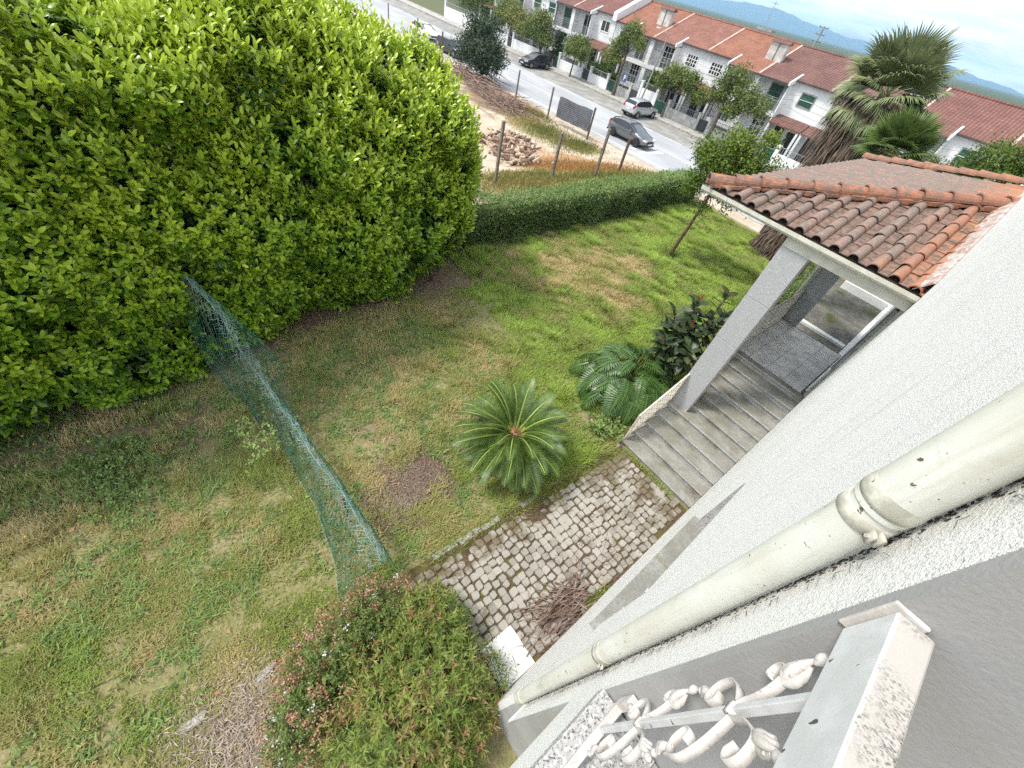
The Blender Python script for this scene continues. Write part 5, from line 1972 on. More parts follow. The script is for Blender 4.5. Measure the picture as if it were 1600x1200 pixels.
# ------------------------------------------------------------------ trees
def limb_tree(root, base, top, r0, blobs, leafmat_, nleaf, L, wd, var=(0.5, 0.2), bark='bark_grey', hang=0.0, shell=0.45, forks=6):
    """tapered trunk, limbs to the foliage clumps, many single leaves spread through each clump"""
    base, top = Vector(base), Vector(top)
    m = MB()
    mid = base.lerp(top, 0.5) + Vector((random.gauss(0, 0.015), random.gauss(0, 0.015), 0)) * (top - base).length
    m.tube([base + Vector((0, 0, -0.1)), base.lerp(mid, 0.3), mid, top], [r0 * 1.25, r0, r0 * 0.8, r0 * 0.6], 8, False)
    vol = [b[3] * b[4] * b[5] for b in blobs]
    for b in blobs:
        c = Vector(b[:3])
        s_ = top if (c - top).length < (c - mid).length else mid
        for f in range(max(1, forks // len(blobs) + 1)):
            e = c + Vector((random.gauss(0, 0.35) * b[3], random.gauss(0, 0.35) * b[4], random.gauss(0, 0.3) * b[5]))
            k = s_.lerp(e, 0.5) + Vector((random.gauss(0, 0.1), random.gauss(0, 0.1), 0.05)) * (e - s_).length
            m.tube([s_, k, e], [r0 * 0.42, r0 * 0.25, r0 * 0.08], 5, False)
    part('trunk', m, MAT[bark], root, True)
    arr = []
    tot = sum(vol)
    for b, vv in zip(blobs, vol):
        n = int(nleaf * vv / tot)
        d = rdir(n)
        rr = (shell + (1 - shell) * rng.random(n)) * rng.random(n) ** 0.25
        lum = 0.68 + 0.75 * (vnoise(d * 2.1 + b[0] * 3.1, 1.4) - 0.15)
        P = np.array(b[:3]) + d * (rr * lum)[:, None] * np.array(b[3:6])
        keep = vnoise(P * (1, 1, 1) + 31, 2.4 / max(b[3], 0.4)) > 0.30
        P, d = P[keep], d[keep]
        n = len(P)
        D = nrm(d * 0.5 + rdir(n) * 0.8 + np.array([0, 0, 0.25 - hang]))
        vq = var[0] + var[1] * rng.normal(size=n) * 0.5 + (fbm(P, 1.6 / max(b[3], 0.5), 2) - 0.5) * var[1] * 2.2 + (b[6] if len(b) > 6 else 0)
        ll = L * (0.7 + 0.6 * rng.random(n))
        arr.append(leaf_arrays(P, D, nrm(rdir(n) * 0.7 + d + (0, 0, 0.4)), ll, ll * wd, np.clip(vq, 0, 1)))
    return leaf_obj('crown', arr, MAT[leafmat_], root)


lt = thing('young_tree', 'leaning young tree with light green and orange tinged crown beside the porch roof', 'tree', (-6.43, 14.13, 0))
limb_tree(lt, (-6.43, 14.13, 0), (-6.1, 14.1, 2.5), 0.075,
          [(-6.55, 14.2, 3.3, 0.95, 0.9, 0.85), (-5.55, 14.2, 3.55, 1.0, 0.9, 0.8, 0.1), (-6.0, 14.0, 3.95, 0.85, 0.8, 0.6, 0.05), (-6.7, 14.0, 2.65, 0.55, 0.6, 0.5, -0.1), (-5.1, 14.6, 3.3, 0.6, 0.6, 0.5, 0.12), (-5.25, 14.0, 4.35, 0.5, 0.5, 0.42, 0.1), (-5.9, 14.3, 2.9, 0.9, 0.7, 0.6, -0.05), (-7.0, 14.3, 3.4, 0.7, 0.6, 0.65, 0.05), (-5.6, 14.2, 2.6, 0.8, 0.7, 0.55, -0.1), (-4.75, 14.3, 3.4, 0.7, 0.6, 0.7, 0.12), (-6.9, 14.2, 2.35, 0.6, 0.6, 0.45, -0.1), (-6.2, 14.2, 1.95, 0.5, 0.5, 0.35, -0.1)],
          'lime_leaf', 21000, 0.085, 0.5, (0.47, 0.22), 'bark_brown', shell=0.3, forks=20)
P = np.array([-6.43, 14.13, 0.0]) + rng.normal(size=(160, 3)) * (0.20, 0.20, 0.0)
leaf_obj('basal_shoots', shoots(P, nrm(rng.normal(size=(160, 3)) * 0.5 + (0, 0, 1.2)), 5, 0.3 + 0.45 * rng.random(160), 0.06, 0.4, np.full(160, 0.3), 0.3), MAT['lime_leaf'], lt)

tree_specs = [
    # name, label, base, top, r, blobs, leaf material, nleaf, leaf length, var
    ('dark_tree', 'dense dark grey green tree on the near side of the road', (-39.6, 28.9), 1.6, 0.22, [(-39.9, 29, 0.3, 3.0, 2.6, 2.3), (-41.5, 29, -0.3, 2.2, 2.2, 2.0), (-38.2, 29, -0.4, 1.9, 1.9, 1.7), (-40.3, 29, 1.8, 2.2, 2.0, 1.3), (-39.4, 28.6, -1.2, 1.2, 1.2, 1.0)], 'dark_leaf', 9000, 0.30, 0.38, (0.48, 0.3), 0.3),
    ('street_tree', 'round olive street tree behind the parked black car', (-49.0, 45.2), 2.4, 0.16, [(-51.0, 45, 0.9, 2.6, 2.0, 1.7), (-50.2, 45, 1.9, 2.3, 1.8, 1.3), (-49.2, 45, 0.1, 2.0, 1.6, 1.2), (-52.6, 45, 0.3, 1.6, 1.4, 1.2)], 'olive_leaf', 4200, 0.30, 0.45, (0.5, 0.25), 0.0),
    ('street_tree', 'small round street tree with thin trunk by the white garden gate', (-43.06, 44.7), 2.2, 0.10, [(-42.8, 44.7, 0.9, 2.0, 1.7, 1.2), (-42.0, 44.7, 0.3, 1.7, 1.5, 1.1), (-44.0, 44.7, 0.2, 1.4, 1.3, 0.9)], 'olive_leaf', 3200, 0.28, 0.45, (0.55, 0.22), 0.0),
    ('street_tree', 'tall sparse street tree with forked trunk beside the blue sign', (-36.06, 45.2), 3.6, 0.20, [(-36.2, 45.5, 3.3, 1.6, 1.4, 1.3), (-37.4, 45.5, 2.0, 1.5, 1.3, 1.1), (-38.6, 45.5, 0.9, 1.1, 1.0, 0.9, 0.22), (-34.9, 45.5, 2.6, 1.1, 1.0, 0.9), (-37.2, 45.3, 0.8, 1.2, 1.1, 0.7)], 'olive_leaf', 3300, 0.27, 0.42, (0.5, 0.25), 0.0),
    ('street_tree', 'street tree in front of the balconies beside the silver car', (-28.79, 45.2), 2.2, 0.13, [(-29.0, 45.4, 1.3, 2.0, 1.6, 1.2), (-27.2, 45.4, 1.2, 1.6, 1.5, 1.2), (-30.2, 45.4, 0.5, 1.3, 1.2, 0.9), (-26.0, 45.5, 0.5, 1.2, 1.2, 1.0)], 'olive_leaf', 4200, 0.28, 0.42, (0.5, 0.25), 0.0),
    ('street_tree', 'big grey green street tree below the second chimney', (-22.6, 45.0), 3.0, 0.22, [(-22.7, 45.2, 2.6, 1.9, 1.7, 1.5), (-21.0, 45.2, 1.6, 2.1, 1.8, 1.5), (-23.7, 45.2, 1.4, 1.6, 1.5, 1.2), (-19.4, 45.2, 1.3, 1.5, 1.3, 1.0), (-24.9, 45.2, 0.7, 1.2, 1.2, 1.0, 0.1), (-21.6, 45.0, 0.5, 1.6, 1.4, 0.9)], 'olive_leaf', 5600, 0.28, 0.42, (0.48, 0.25), 0.0),
    ('street_tree', 'rust tinged street tree behind the dark tree at the top', (-57.5, 46.5), 2.4, 0.16, [(-58.5, 46.5, 1.2, 3.0, 2.0, 2.0, 0.15), (-56.0, 46.5, 0.6, 2.2, 1.8, 1.7, 0.2), (-60.5, 46.5, 0.6, 2.0, 1.6, 1.5, 0.05)], 'olive_leaf', 4000, 0.32, 0.45, (0.55, 0.25), 0.0),
    ('garden_tree', 'leafy green garden tree at the top edge left of the rust tinged tree', (-68, 49), 2.0, 0.2, [(-67.5, 49, 0.8, 3.6, 2.4, 2.2, -0.1), (-72.5, 49, 0.6, 3.0, 2.2, 2.0), (-64, 49.5, 0.0, 2.4, 2.0, 1.8, -0.1)], 'olive_leaf', 5500, 0.33, 0.45, (0.4, 0.25), 0.0),
    ('garden_tree', 'rounded green tree at the right edge in front of the last house', (-1.0, 24.0), 4.0, 0.14, [(-1.25, 24, 4.75, 1.15, 1.2, 0.85), (-0.3, 24, 5.0, 1.1, 1.1, 0.9), (-1.7, 24.2, 4.1, 0.9, 0.9, 0.7), (-0.8, 23.8, 4.1, 1.2, 1.2, 0.8)], 'lime_leaf', 5200, 0.13, 0.5, (0.33, 0.2), 0.0),
    ('garden_shrub', 'loose pale leafed shrub between the small palm and the right hand tree', (-2.6, 25.0), 3.6, 0.06, [(-2.9, 25, 3.8, 0.7, 0.6, 0.6), (-2.2, 25, 3.9, 0.7, 0.6, 0.5), (-3.4, 25, 3.5, 0.5, 0.5, 0.5)], 'olive_leaf', 1300, 0.13, 0.5, (0.5, 0.2), 0.0),
    ('garden_shrub', 'dark shrub under the tall palm seen behind the young tree', (-6.3, 22.0), 1.6, 0.08, [(-6.4, 22, 1.4, 1.1, 1.0, 1.0), (-5.6, 22, 1.9, 0.9, 0.9, 0.8), (-7.2, 22, 1.0, 0.9, 0.8, 0.8)], 'dark_leaf', 2600, 0.15, 0.45, (0.5, 0.25), 0.0),
    ('dark_conifer', 'narrow dark evergreen between the first two street trees', (-47.9, 46.8), 1.5, 0.12, [(-48.2, 46.8, -0.9, 0.9, 0.9, 1.3), (-48.4, 46.8, 0.4, 0.75, 0.75, 1.2)], 'dark_leaf', 1800, 0.26, 0.35, (0.4, 0.2), 0.0),
    ('garden_shrub', 'dark green garden bush behind the white wall between two street trees', (-40.6, 47.3), 0.8, 0.08, [(-41.6, 47.3, -1.0, 1.1, 0.9, 0.8), (-39.8, 47.3, -0.6, 1.2, 0.9, 1.0), (-38.6, 47.3, -1.1, 0.8, 0.7, 0.7, 0.3)], 'lime_leaf', 2200, 0.24, 0.45, (0.25, 0.2), 0.0),
    ('garden_shrub', 'rounded green bush behind the parked silver car', (-33.2, 47.4), 1.2, 0.08, [(-33.2, 47.4, -0.6, 1.0, 0.9, 1.0), (-32.8, 47.4, 0.4, 0.8, 0.8, 0.7), (-33.4, 47.4, -1.5, 0.9, 0.8, 0.7, 0.2)], 'lime_leaf', 2000, 0.24, 0.45, (0.25, 0.2), 0.0),
]
for nm, lab, bxy, th, r0, blobs, lm, nl, L, wd, var, hang in tree_specs:
    z0 = tz(*bxy) if nm != 'street_tree' else -2.26
    rt = thing(nm, lab, 'tree' if 'tree' in nm or 'conifer' in nm else 'shrub', (bxy[0], bxy[1], z0), 'trees along the street' if nm == 'street_tree' else None)
    limb_tree(rt, (bxy[0], bxy[1], z0), (blobs[0][0] * 0.6 + bxy[0] * 0.4, blobs[0][1], z0 + th), r0, blobs, lm, nl * 2, L * 0.82, wd, var, hang=hang)

# ------------------------------------------------------------------ fan palms
def fan_mesh(name, mat, seed, pet, rad, droop, spread=2.5, n=30, dead=False):
    """petiole along +x, then a pleated fan whose segment tips hang"""
    r2 = np.random.default_rng(seed)
    V, F, v = [], [], []

    def strip(pts, w0):
        o_ = len(V)
        for i, (p, t_, s_, u_) in enumerate(pts):
            w_ = w0 * (0.35 + 0.9 * min(1, t_ * 2.2)) * (1 - t_ ** 3) + 0.002
            V.extend([p - s_ * w_, p + u_ * w_ * 0.7, p + s_ * w_])
            v.extend([vv, vv + 0.12, vv])
        for i in range(len(pts) - 1):
            b = o_ + i * 3
            for a in (0, 1):
                F.extend([(b + a, b + a + 3, b + a + 4), (b + a, b + a + 4, b + a + 1)])
    base = np.array([pet, 0, -0.10 * pet])
    for i in range(6):
        pass
    vv = 0.7
    pp = [(np.array([pet * t_, 0, -0.10 * pet * t_ * t_]), 0.3, np.array([0, 1.0, 0]), np.array([0, 0, 1.0])) for t_ in (0, 0.5, 1)]
    strip(pp, 0.018)
    for k in range(n):
        a = spread * (k / (n - 1) - 0.5) * 2 * 0.62
        L = rad * (0.72 + 0.28 * math.cos(a * 0.9)) * (0.88 + 0.2 * r2.random())
        vv = float(np.clip(r2.normal(0.45, 0.13), 0, 0.85))
        d = np.array([math.cos(a), math.sin(a), 0.18 * math.cos(a)])
        s_ = np.array([-math.sin(a), math.cos(a), 0])
        u_ = np.array([0, 0, 1.0])
        pts, p = [], base.copy()
        for i in range(6):
            t_ = i / 5
            pts.append((p.copy(), t_, s_, u_))
            dd = d + np.array([0, 0, -1]) * droop * (max(0, t_ - 0.35) ** 1.3) * (0.7 + 0.6 * r2.random()) * 3
            p = p + nrm(dd[None])[0] * L / 5
        strip(pts, 0.021 * rad / 0.8)
    me = np_mesh(name, np.array(V), np.array(F), np.array(v))
    me.materials.append(MAT[mat])
    return me


FP = [fan_mesh('frond', 'fan_leaf', i, 0.95, 1.12, dr, 2.3, 36) for i, dr in enumerate((0.45, 1.0, 1.7))]
wp2_ = thing('tall_fan_palm', 'tall fan palm with shaggy skirt of dead brown fronds behind the porch roof', 'palm', (-4.68, 19.4, 0))
m = MB()
m.tube([(-4.68, 19.4, -0.1), (-4.70, 19.4, 2.5), (-4.66, 19.4, 5.7)], [0.30, 0.26, 0.22], 12)
part('trunk', m, MAT['bark_grey'], wp2_, True)
cx = Vector((-4.66, 19.4, 5.75))
for k in range(54):
    a = k * 2.39996
    el_ = 1.25 - 1.95 * (k / 53) ** 0.9 + random.gauss(0, 0.08)
    Rm = Matrix.Rotation(a, 3, 'Z') @ Matrix.Rotation(-el_, 3, 'Y') @ Matrix.Rotation(random.gauss(0, 0.25), 3, 'X')
    s_ = random.uniform(0.76, 0.97)
    inst('frond', FP[0 if k < 14 else (1 if k < 32 else 2)], wp2_, cx + Vector((0, 0, -0.25 * k / 53)), Rm, (s_, s_, s_))
arr = []
n = 8000
a = rng.random(n) * 2 * PI
z = 0.35 + 5.0 * rng.random(n) ** 0.85
rr = 0.26 + (0.32 + 0.62 * sstep((z - 1.0) / 3.5)) * rng.random(n)
P = np.stack([-4.68 + rr * np.cos(a), 19.4 + rr * np.sin(a), z + 0.3], 1)
D = np.stack([np.cos(a) * 0.28, np.sin(a) * 0.28, -np.ones(n)], 1) + rng.normal(size=(n, 3)) * 0.14
arr.append(leaf_arrays(P, D, np.stack([np.cos(a), np.sin(a), np.full(n, 0.2)], 1), 0.45 + 0.5 * rng.random(n), 0.03 + 0.025 * rng.random(n), np.clip(rng.normal(0.45, 0.2, n), 0, 1)))
n = 2600
a = rng.random(n) * 2 * PI
z = 0.1 + 1.25 * rng.random(n)
rr = (0.35 + 0.45 * rng.random(n) ** 0.5) * (1.15 - 0.35 * z)
P = np.stack([-4.72 + rr * np.cos(a), 19.35 + rr * np.sin(a), z + 0.15], 1)
D = np.stack([np.cos(a) * 0.5, np.sin(a) * 0.5, -np.ones(n)], 1) + rng.normal(size=(n, 3)) * 0.2
arr.append(leaf_arrays(P, D, np.stack([np.cos(a), np.sin(a), np.full(n, 0.2)], 1), 0.3 + 0.3 * rng.random(n), 0.03 + 0.025 * rng.random(n), np.clip(rng.normal(0.3, 0.2, n), 0, 1)))
leaf_obj('dead_skirt', arr, MAT['dead_frond'], wp2_)
FD = fan_mesh('dead_frond', 'dead_frond', 9, 0.6, 0.85, 1.5)
for k in range(22):
    a = k * 2.39996
    Rm = Matrix.Rotation(a, 3, 'Z') @ Matrix.Rotation(0.75 + random.uniform(0, 0.5), 3, 'Y') @ Matrix.Rotation(random.gauss(0, 0.3), 3, 'X')
    inst('dead_frond', FD, wp2_, cx + Vector((0, 0, -0.3 - 1.1 * k / 22)), Rm, (1, 1, 1))
sp2 = thing('windmill_palm', 'short green fan palm in front of the tall palm above the roof ridge', 'palm', (-2.9, 16.4, 0))
m = MB()
m.tube([(-2.9, 16.4, -0.1), (-2.92, 16.4, 4.8)], [0.16, 0.14], 10)
part('trunk', m, MAT['bark_brown'], sp2, True)
FG = [fan_mesh('frond', 'fan_leaf_green', 20 + i, 0.42, 0.66, dr, 2.7, 34) for i, dr in enumerate((0.15, 0.4))]
for k in range(30):
    a = k * 2.39996 + 0.4
    el_ = 1.2 - 1.7 * (k / 29)
    Rm = Matrix.Rotation(a, 3, 'Z') @ Matrix.Rotation(-el_, 3, 'Y') @ Matrix.Rotation(random.gauss(0, 0.25), 3, 'X')
    inst('frond', FG[0 if k < 14 else 1], sp2, Vector((-2.92, 16.4, 4.85)), Rm, (1, 1, 1))
n = 1500
a = rng.random(n) * 2 * PI
P = np.stack([-2.92 + 0.15 * np.cos(a), 16.4 + 0.15 * np.sin(a), 3.6 + 1.2 * rng.random(n)], 1)
leaf_obj('dead_skirt', [leaf_arrays(P, np.stack([np.cos(a) * 0.6, np.sin(a) * 0.6, -np.ones(n)], 1), rdir(n), 0.3 + 0.3 * rng.random(n), np.full(n, 0.03), np.clip(rng.normal(0.25, 0.2, n), 0, 1))], MAT['dead_frond'], sp2)

# hedge and bed beyond the porch
bh = thing('porch_side_shrub', 'low leafy green shrub row seen between the porch pillars', 'shrub', (-2.5, 14.6, 0))
n = 1500
P = np.stack([-2.35 - 0.75 * rng.random(n), 12.6 + 5.0 * rng.random(n), 0.15 + 0.75 * rng.random(n)], 1)
k = P[:, 0] < -1.75 - 0.15 * np.abs(P[:, 1] - 14.5)
P = P[k]
n = len(P)
leaf_obj('foliage', shoots(P, nrm(rng.normal(size=(n, 3)) * 0.5 + (0.2, 0, 1.0)), 7, 0.12 + 0.12 * rng.random(n), 0.075, 0.45, 0.3 + 0.3 * fbm(P, 2, 2), 0.3), MAT['box_leaf'], bh)
m = MB()
m.box(-1.7, wx(15) - 0.15, 15.25, 15.45, 0, 0.09)
struct('drive_kerb', m, MAT['white_paint'])
m = MB()
m.box(-1.9, wx(19) - 0.15, 19.9, 20.1, 0, 0.30)
o = thing('low_white_wall', 'low white wall closing the gravel yard behind the porch', 'wall', (-0.9, 20, 0))
part('wall', m, MAT['render_white'], o)

# ------------------------------------------------------------------ vacant plot: posts, wire, panel, wood piles
GP = 'fence posts round the vacant plot'
posts = [((-15.05, 12.4), 2.62, 'tall grey fence post nearest the laurel hedge', -0.02), ((-15.0, 16.0), 2.1, 'grey fence post behind the clipped hedge, second from the laurel', -0.02), ((-14.0, 18.1), 2.3, 'grey fence post in front of the orange dry grass, third from the laurel', 0.02), ((-14.7, 21.0), 1.75, 'dark brown fence post nearest the moving grey car', 0.0),
         ((-24.0, 28.55), 2.2, 'dark fence post holding the right end of the grey panel', 0.0), ((-28.6, 28.2), 2.3, 'fence post just left of the grey panel by the road', 0.0), ((-33.0, 28.1), 2.35, 'fence post beside the brush pile along the road', 0.0), ((-38.2, 28.5), 1.9, 'fence post standing under the dark tree', 0.0), ((-47.5, 29.2), 2.2, 'fence post above the laurel hedge in front of the dark car', 0.0), ((-53.5, 29.6), 2.2, 'fence post above the laurel hedge in front of the pale car', 0.0), ((-61.5, 30.0), 2.2, 'farthest fence post at the top left of the road', 0.0)]
PT = {}
for (x, y), h, lab, ln in posts:
    z = tz(x, y)
    o = thing('fence_post', lab, 'fence post', (x, y, z), GP)
    m = MB()
    s_ = 0.055
    m.add([(x - s_, y - s_, z - 0.2), (x + s_, y - s_, z - 0.2), (x + s_, y + s_, z - 0.2), (x - s_, y + s_, z - 0.2)] + [(x - s_ + ln, y - s_, z + h), (x + s_ + ln, y - s_, z + h), (x + s_ + ln, y + s_, z + h + 0.02), (x - s_ + ln, y + s_, z + h + 0.02)], [(0, 1, 5, 4), (1, 2, 6, 5), (2, 3, 7, 6), (3, 0, 4, 7), (4, 5, 6, 7)])
    part('post', m, MAT['post_rust' if 'dark' in lab else 'post_wood'], o)
    PT[(x, y)] = (z, h)
fw = thing('wire_fence', 'thin sagging wire strung between the posts of the vacant plot', 'wire fence', (-24, 28.4, -2.4))
pl = [p[0] for p in posts]
for a, b in ((0, 1), (1, 2), (2, 3), (4, 5), (5, 6), (6, 7), (7, 8), (8, 9), (9, 10)):
    A, B = pl[a], pl[b]
    for f in (0.45, 0.92):
        za, zb = PT[A][0] + PT[A][1] * f, PT[B][0] + PT[B][1] * f
        m = MB()
        m.tube([(A[0] + (B[0] - A[0]) * t_ / 6, A[1] + (B[1] - A[1]) * t_ / 6, za + (zb - za) * t_ / 6 - 0.10 * math.sin(PI * t_ / 6)) for t_ in range(7)], 0.004, 3, False)
        part('wire', m, MAT['wire_grey'], fw)
tarp = thing('grey_panel', 'slate grey woven screen panel hung on the roadside fence', 'screen panel', (-25.9, 28.4, -1.95))
TL, TRr, BR, BL = Vector((-27.79, 28.38, -0.5)), Vector((-24.06, 28.45, -0.42)), Vector((-24.06, 28.45, -1.84)), Vector((-27.87, 28.38, -1.95))
m = MB()
nx_, nz_ = 16, 8
V, F = [], []
for i in range(nx_ + 1):
    for j in range(nz_ + 1):
        u_, w_ = i / nx_, j / nz_
        p = TL.lerp(TRr, u_).lerp(BL.lerp(BR, u_), w_)
        p.y += 0.05 * math.sin(u_ * 19) * (0.4 + w_) - 0.03 * math.sin(w_ * 5 + u_ * 7)
        p.z += 0.03 * math.sin(u_ * 9) * (1 - w_)
        V.append(p)
for i in range(nx_):
    for j in range(nz_):
        b = i * (nz_ + 1) + j
        F.append((b, b + nz_ + 1, b + nz_ + 2, b + 1))
m.add(V, F)
m.add([v_ + Vector((0, 0.012, 0)) for v_ in V], [tuple(reversed(f)) for f in F])
po = part('screen_cloth', m, MAT['slate_panel'], tarp)
m = MB()
for i in range(1, 30):
    u_ = i / 30
    a, b = TL.lerp(TRr, u_), BL.lerp(BR, u_)
    m.obox((a + b) / 2 + Vector((0, -0.06, 0)), (0.006, 0, 0), (0, 0.006, 0), (b - a) / 2)
for j in range(1, 12):
    w_ = j / 12
    a, b = TL.lerp(BL, w_), TRr.lerp(BR, w_)
    m.obox((a + b) / 2 + Vector((0, -0.062, 0)), (b - a) / 2, (0, 0.006, 0), (0, 0, 0.006))
part('weave_rib', m, MAT['metal_rail'], po, kind='stuff')
lg = thing('log_pile', 'heap of sawn firewood logs on the sandy plot beyond the hedge', 'log pile', (-22, 19.5, -2.3))
LGM = []
for i in range(5):
    m = MB()
    r_, L = random.uniform(0.055, 0.12), random.uniform(0.17, 0.30)
    m.lathe([(r_ * 1.02, -L), (r_, 0), (r_ * 0.97, L)], (0, 0, 0), 6, 'x')
    me = mesh('log', m)
    me.materials.append(MAT['log_cut'])
    LGM.append(me)
for k in range(290):
    t_ = random.random()
    c = Vector((-19.7, 18.2, 0)).lerp(Vector((-25.2, 20.9, 0)), t_)
    q = random.gauss(0, 0.8) * (0.7 + 0.5 * t_)
    x, y = c.x + 0.45 * q + random.gauss(0, .2), c.y + q
    h = max(0, 0.75 - abs(q) * 0.45) * math.sin(PI * (0.12 + 0.8 * t_)) ** 0.5
    inst('log', random.choice(LGM), lg, (x, y, tz(x, y) + 0.10 + h * random.random()), Euler((0, random.gauss(0, 0.35), random.random() * 6.3)).to_matrix())
bp = thing('brush_pile', 'long heap of dark cut branches between the dark tree and the road fence', 'brush pile', (-34, 26.6, -2.4))
m = MB()
for k in range(330):
    t_ = random.random()
    c = Vector((-29.8, 25.6, 0)).lerp(Vector((-42.5, 28.0, 0)), t_)
    x, y = c.x + random.gauss(0, 0.7), c.y + random.gauss(0, 0.95)
    a = random.gauss(0.0, 0.5) + (PI if random.random() < 0.5 else 0) - 0.15
    L = random.uniform(0.8, 3.0)
    z = -2.3 + abs(random.gauss(0, 0.35))
    e = random.gauss(0, 0.12)
    p0, p1 = Vector((x - math.cos(a) * L / 2, y - math.sin(a) * L / 2, z)), Vector((x + math.cos(a) * L / 2, y + math.sin(a) * L / 2, max(-2.33, z + e * L)))
    m.tube([p0, p0.lerp(p1, 0.5) + Vector((random.gauss(0, .1), random.gauss(0, .1), random.uniform(0, .12))), p1], [random.uniform(0.02, 0.06), 0.03, 0.012], 4, False)
part('branches', m, MAT['twig_red'], bp, kind='stuff')


def grass_field(name, label, spots, n, mat, v0, vs, L):
    Ps, vv = [], []
    for x, y, sx_, sy_, nn in spots:
        k = int(n * nn)
        Ps.append(np.stack([x + rng.normal(size=k) * sx_, y + rng.normal(size=k) * sy_, np.zeros(k)], 1))
    P = np.concatenate(Ps)
    P = P[(P[:, 0] < -10.35) & (P[:, 1] < 29.6)]
    P[:, 2] = terr(P[:, 0], P[:, 1])
    n = len(P)
    d = nrm(rng.normal(size=(n, 3)) * 0.5 + (0, 0, 1.0))
    o = leaf_obj(name, [leaf_arrays(P, d, rdir(n), L * (0.5 + rng.random(n)), 0.03 + 0.02 * rng.random(n), np.clip(v0 + (fbm(P, 0.5, 3) - 0.5) * vs + rng.normal(size=n) * 0.12, 0, 1))], MAT[mat], None)
    o['label'] = label


grass_field('orange_dry_grass', 'rust orange dried grass patch on the plot beyond the hedge', [(-17.6, 20.8, 1.5, 1.4, 1.0)], 5500, 'dry_grass', 0.12, 0.6, 0.22)
grass_field('plot_grass', 'yellow green rough grass on the plot beyond the hedge', [(-13.6, 14.5, 1.2, 2.2, 1.0), (-13.2, 19.5, 1.2, 1.6, 0.8), (-16.3, 15.0, 1.0, 1.5, 0.6), (-25.5, 25.6, 2.2, 1.1, 0.7), (-22.8, 26.6, 0.7, 0.8, 0.3), (-30.5, 28.0, 1.5, 0.4, 0.25)], 6000, 'dry_grass', 0.72, 0.9, 0.22)


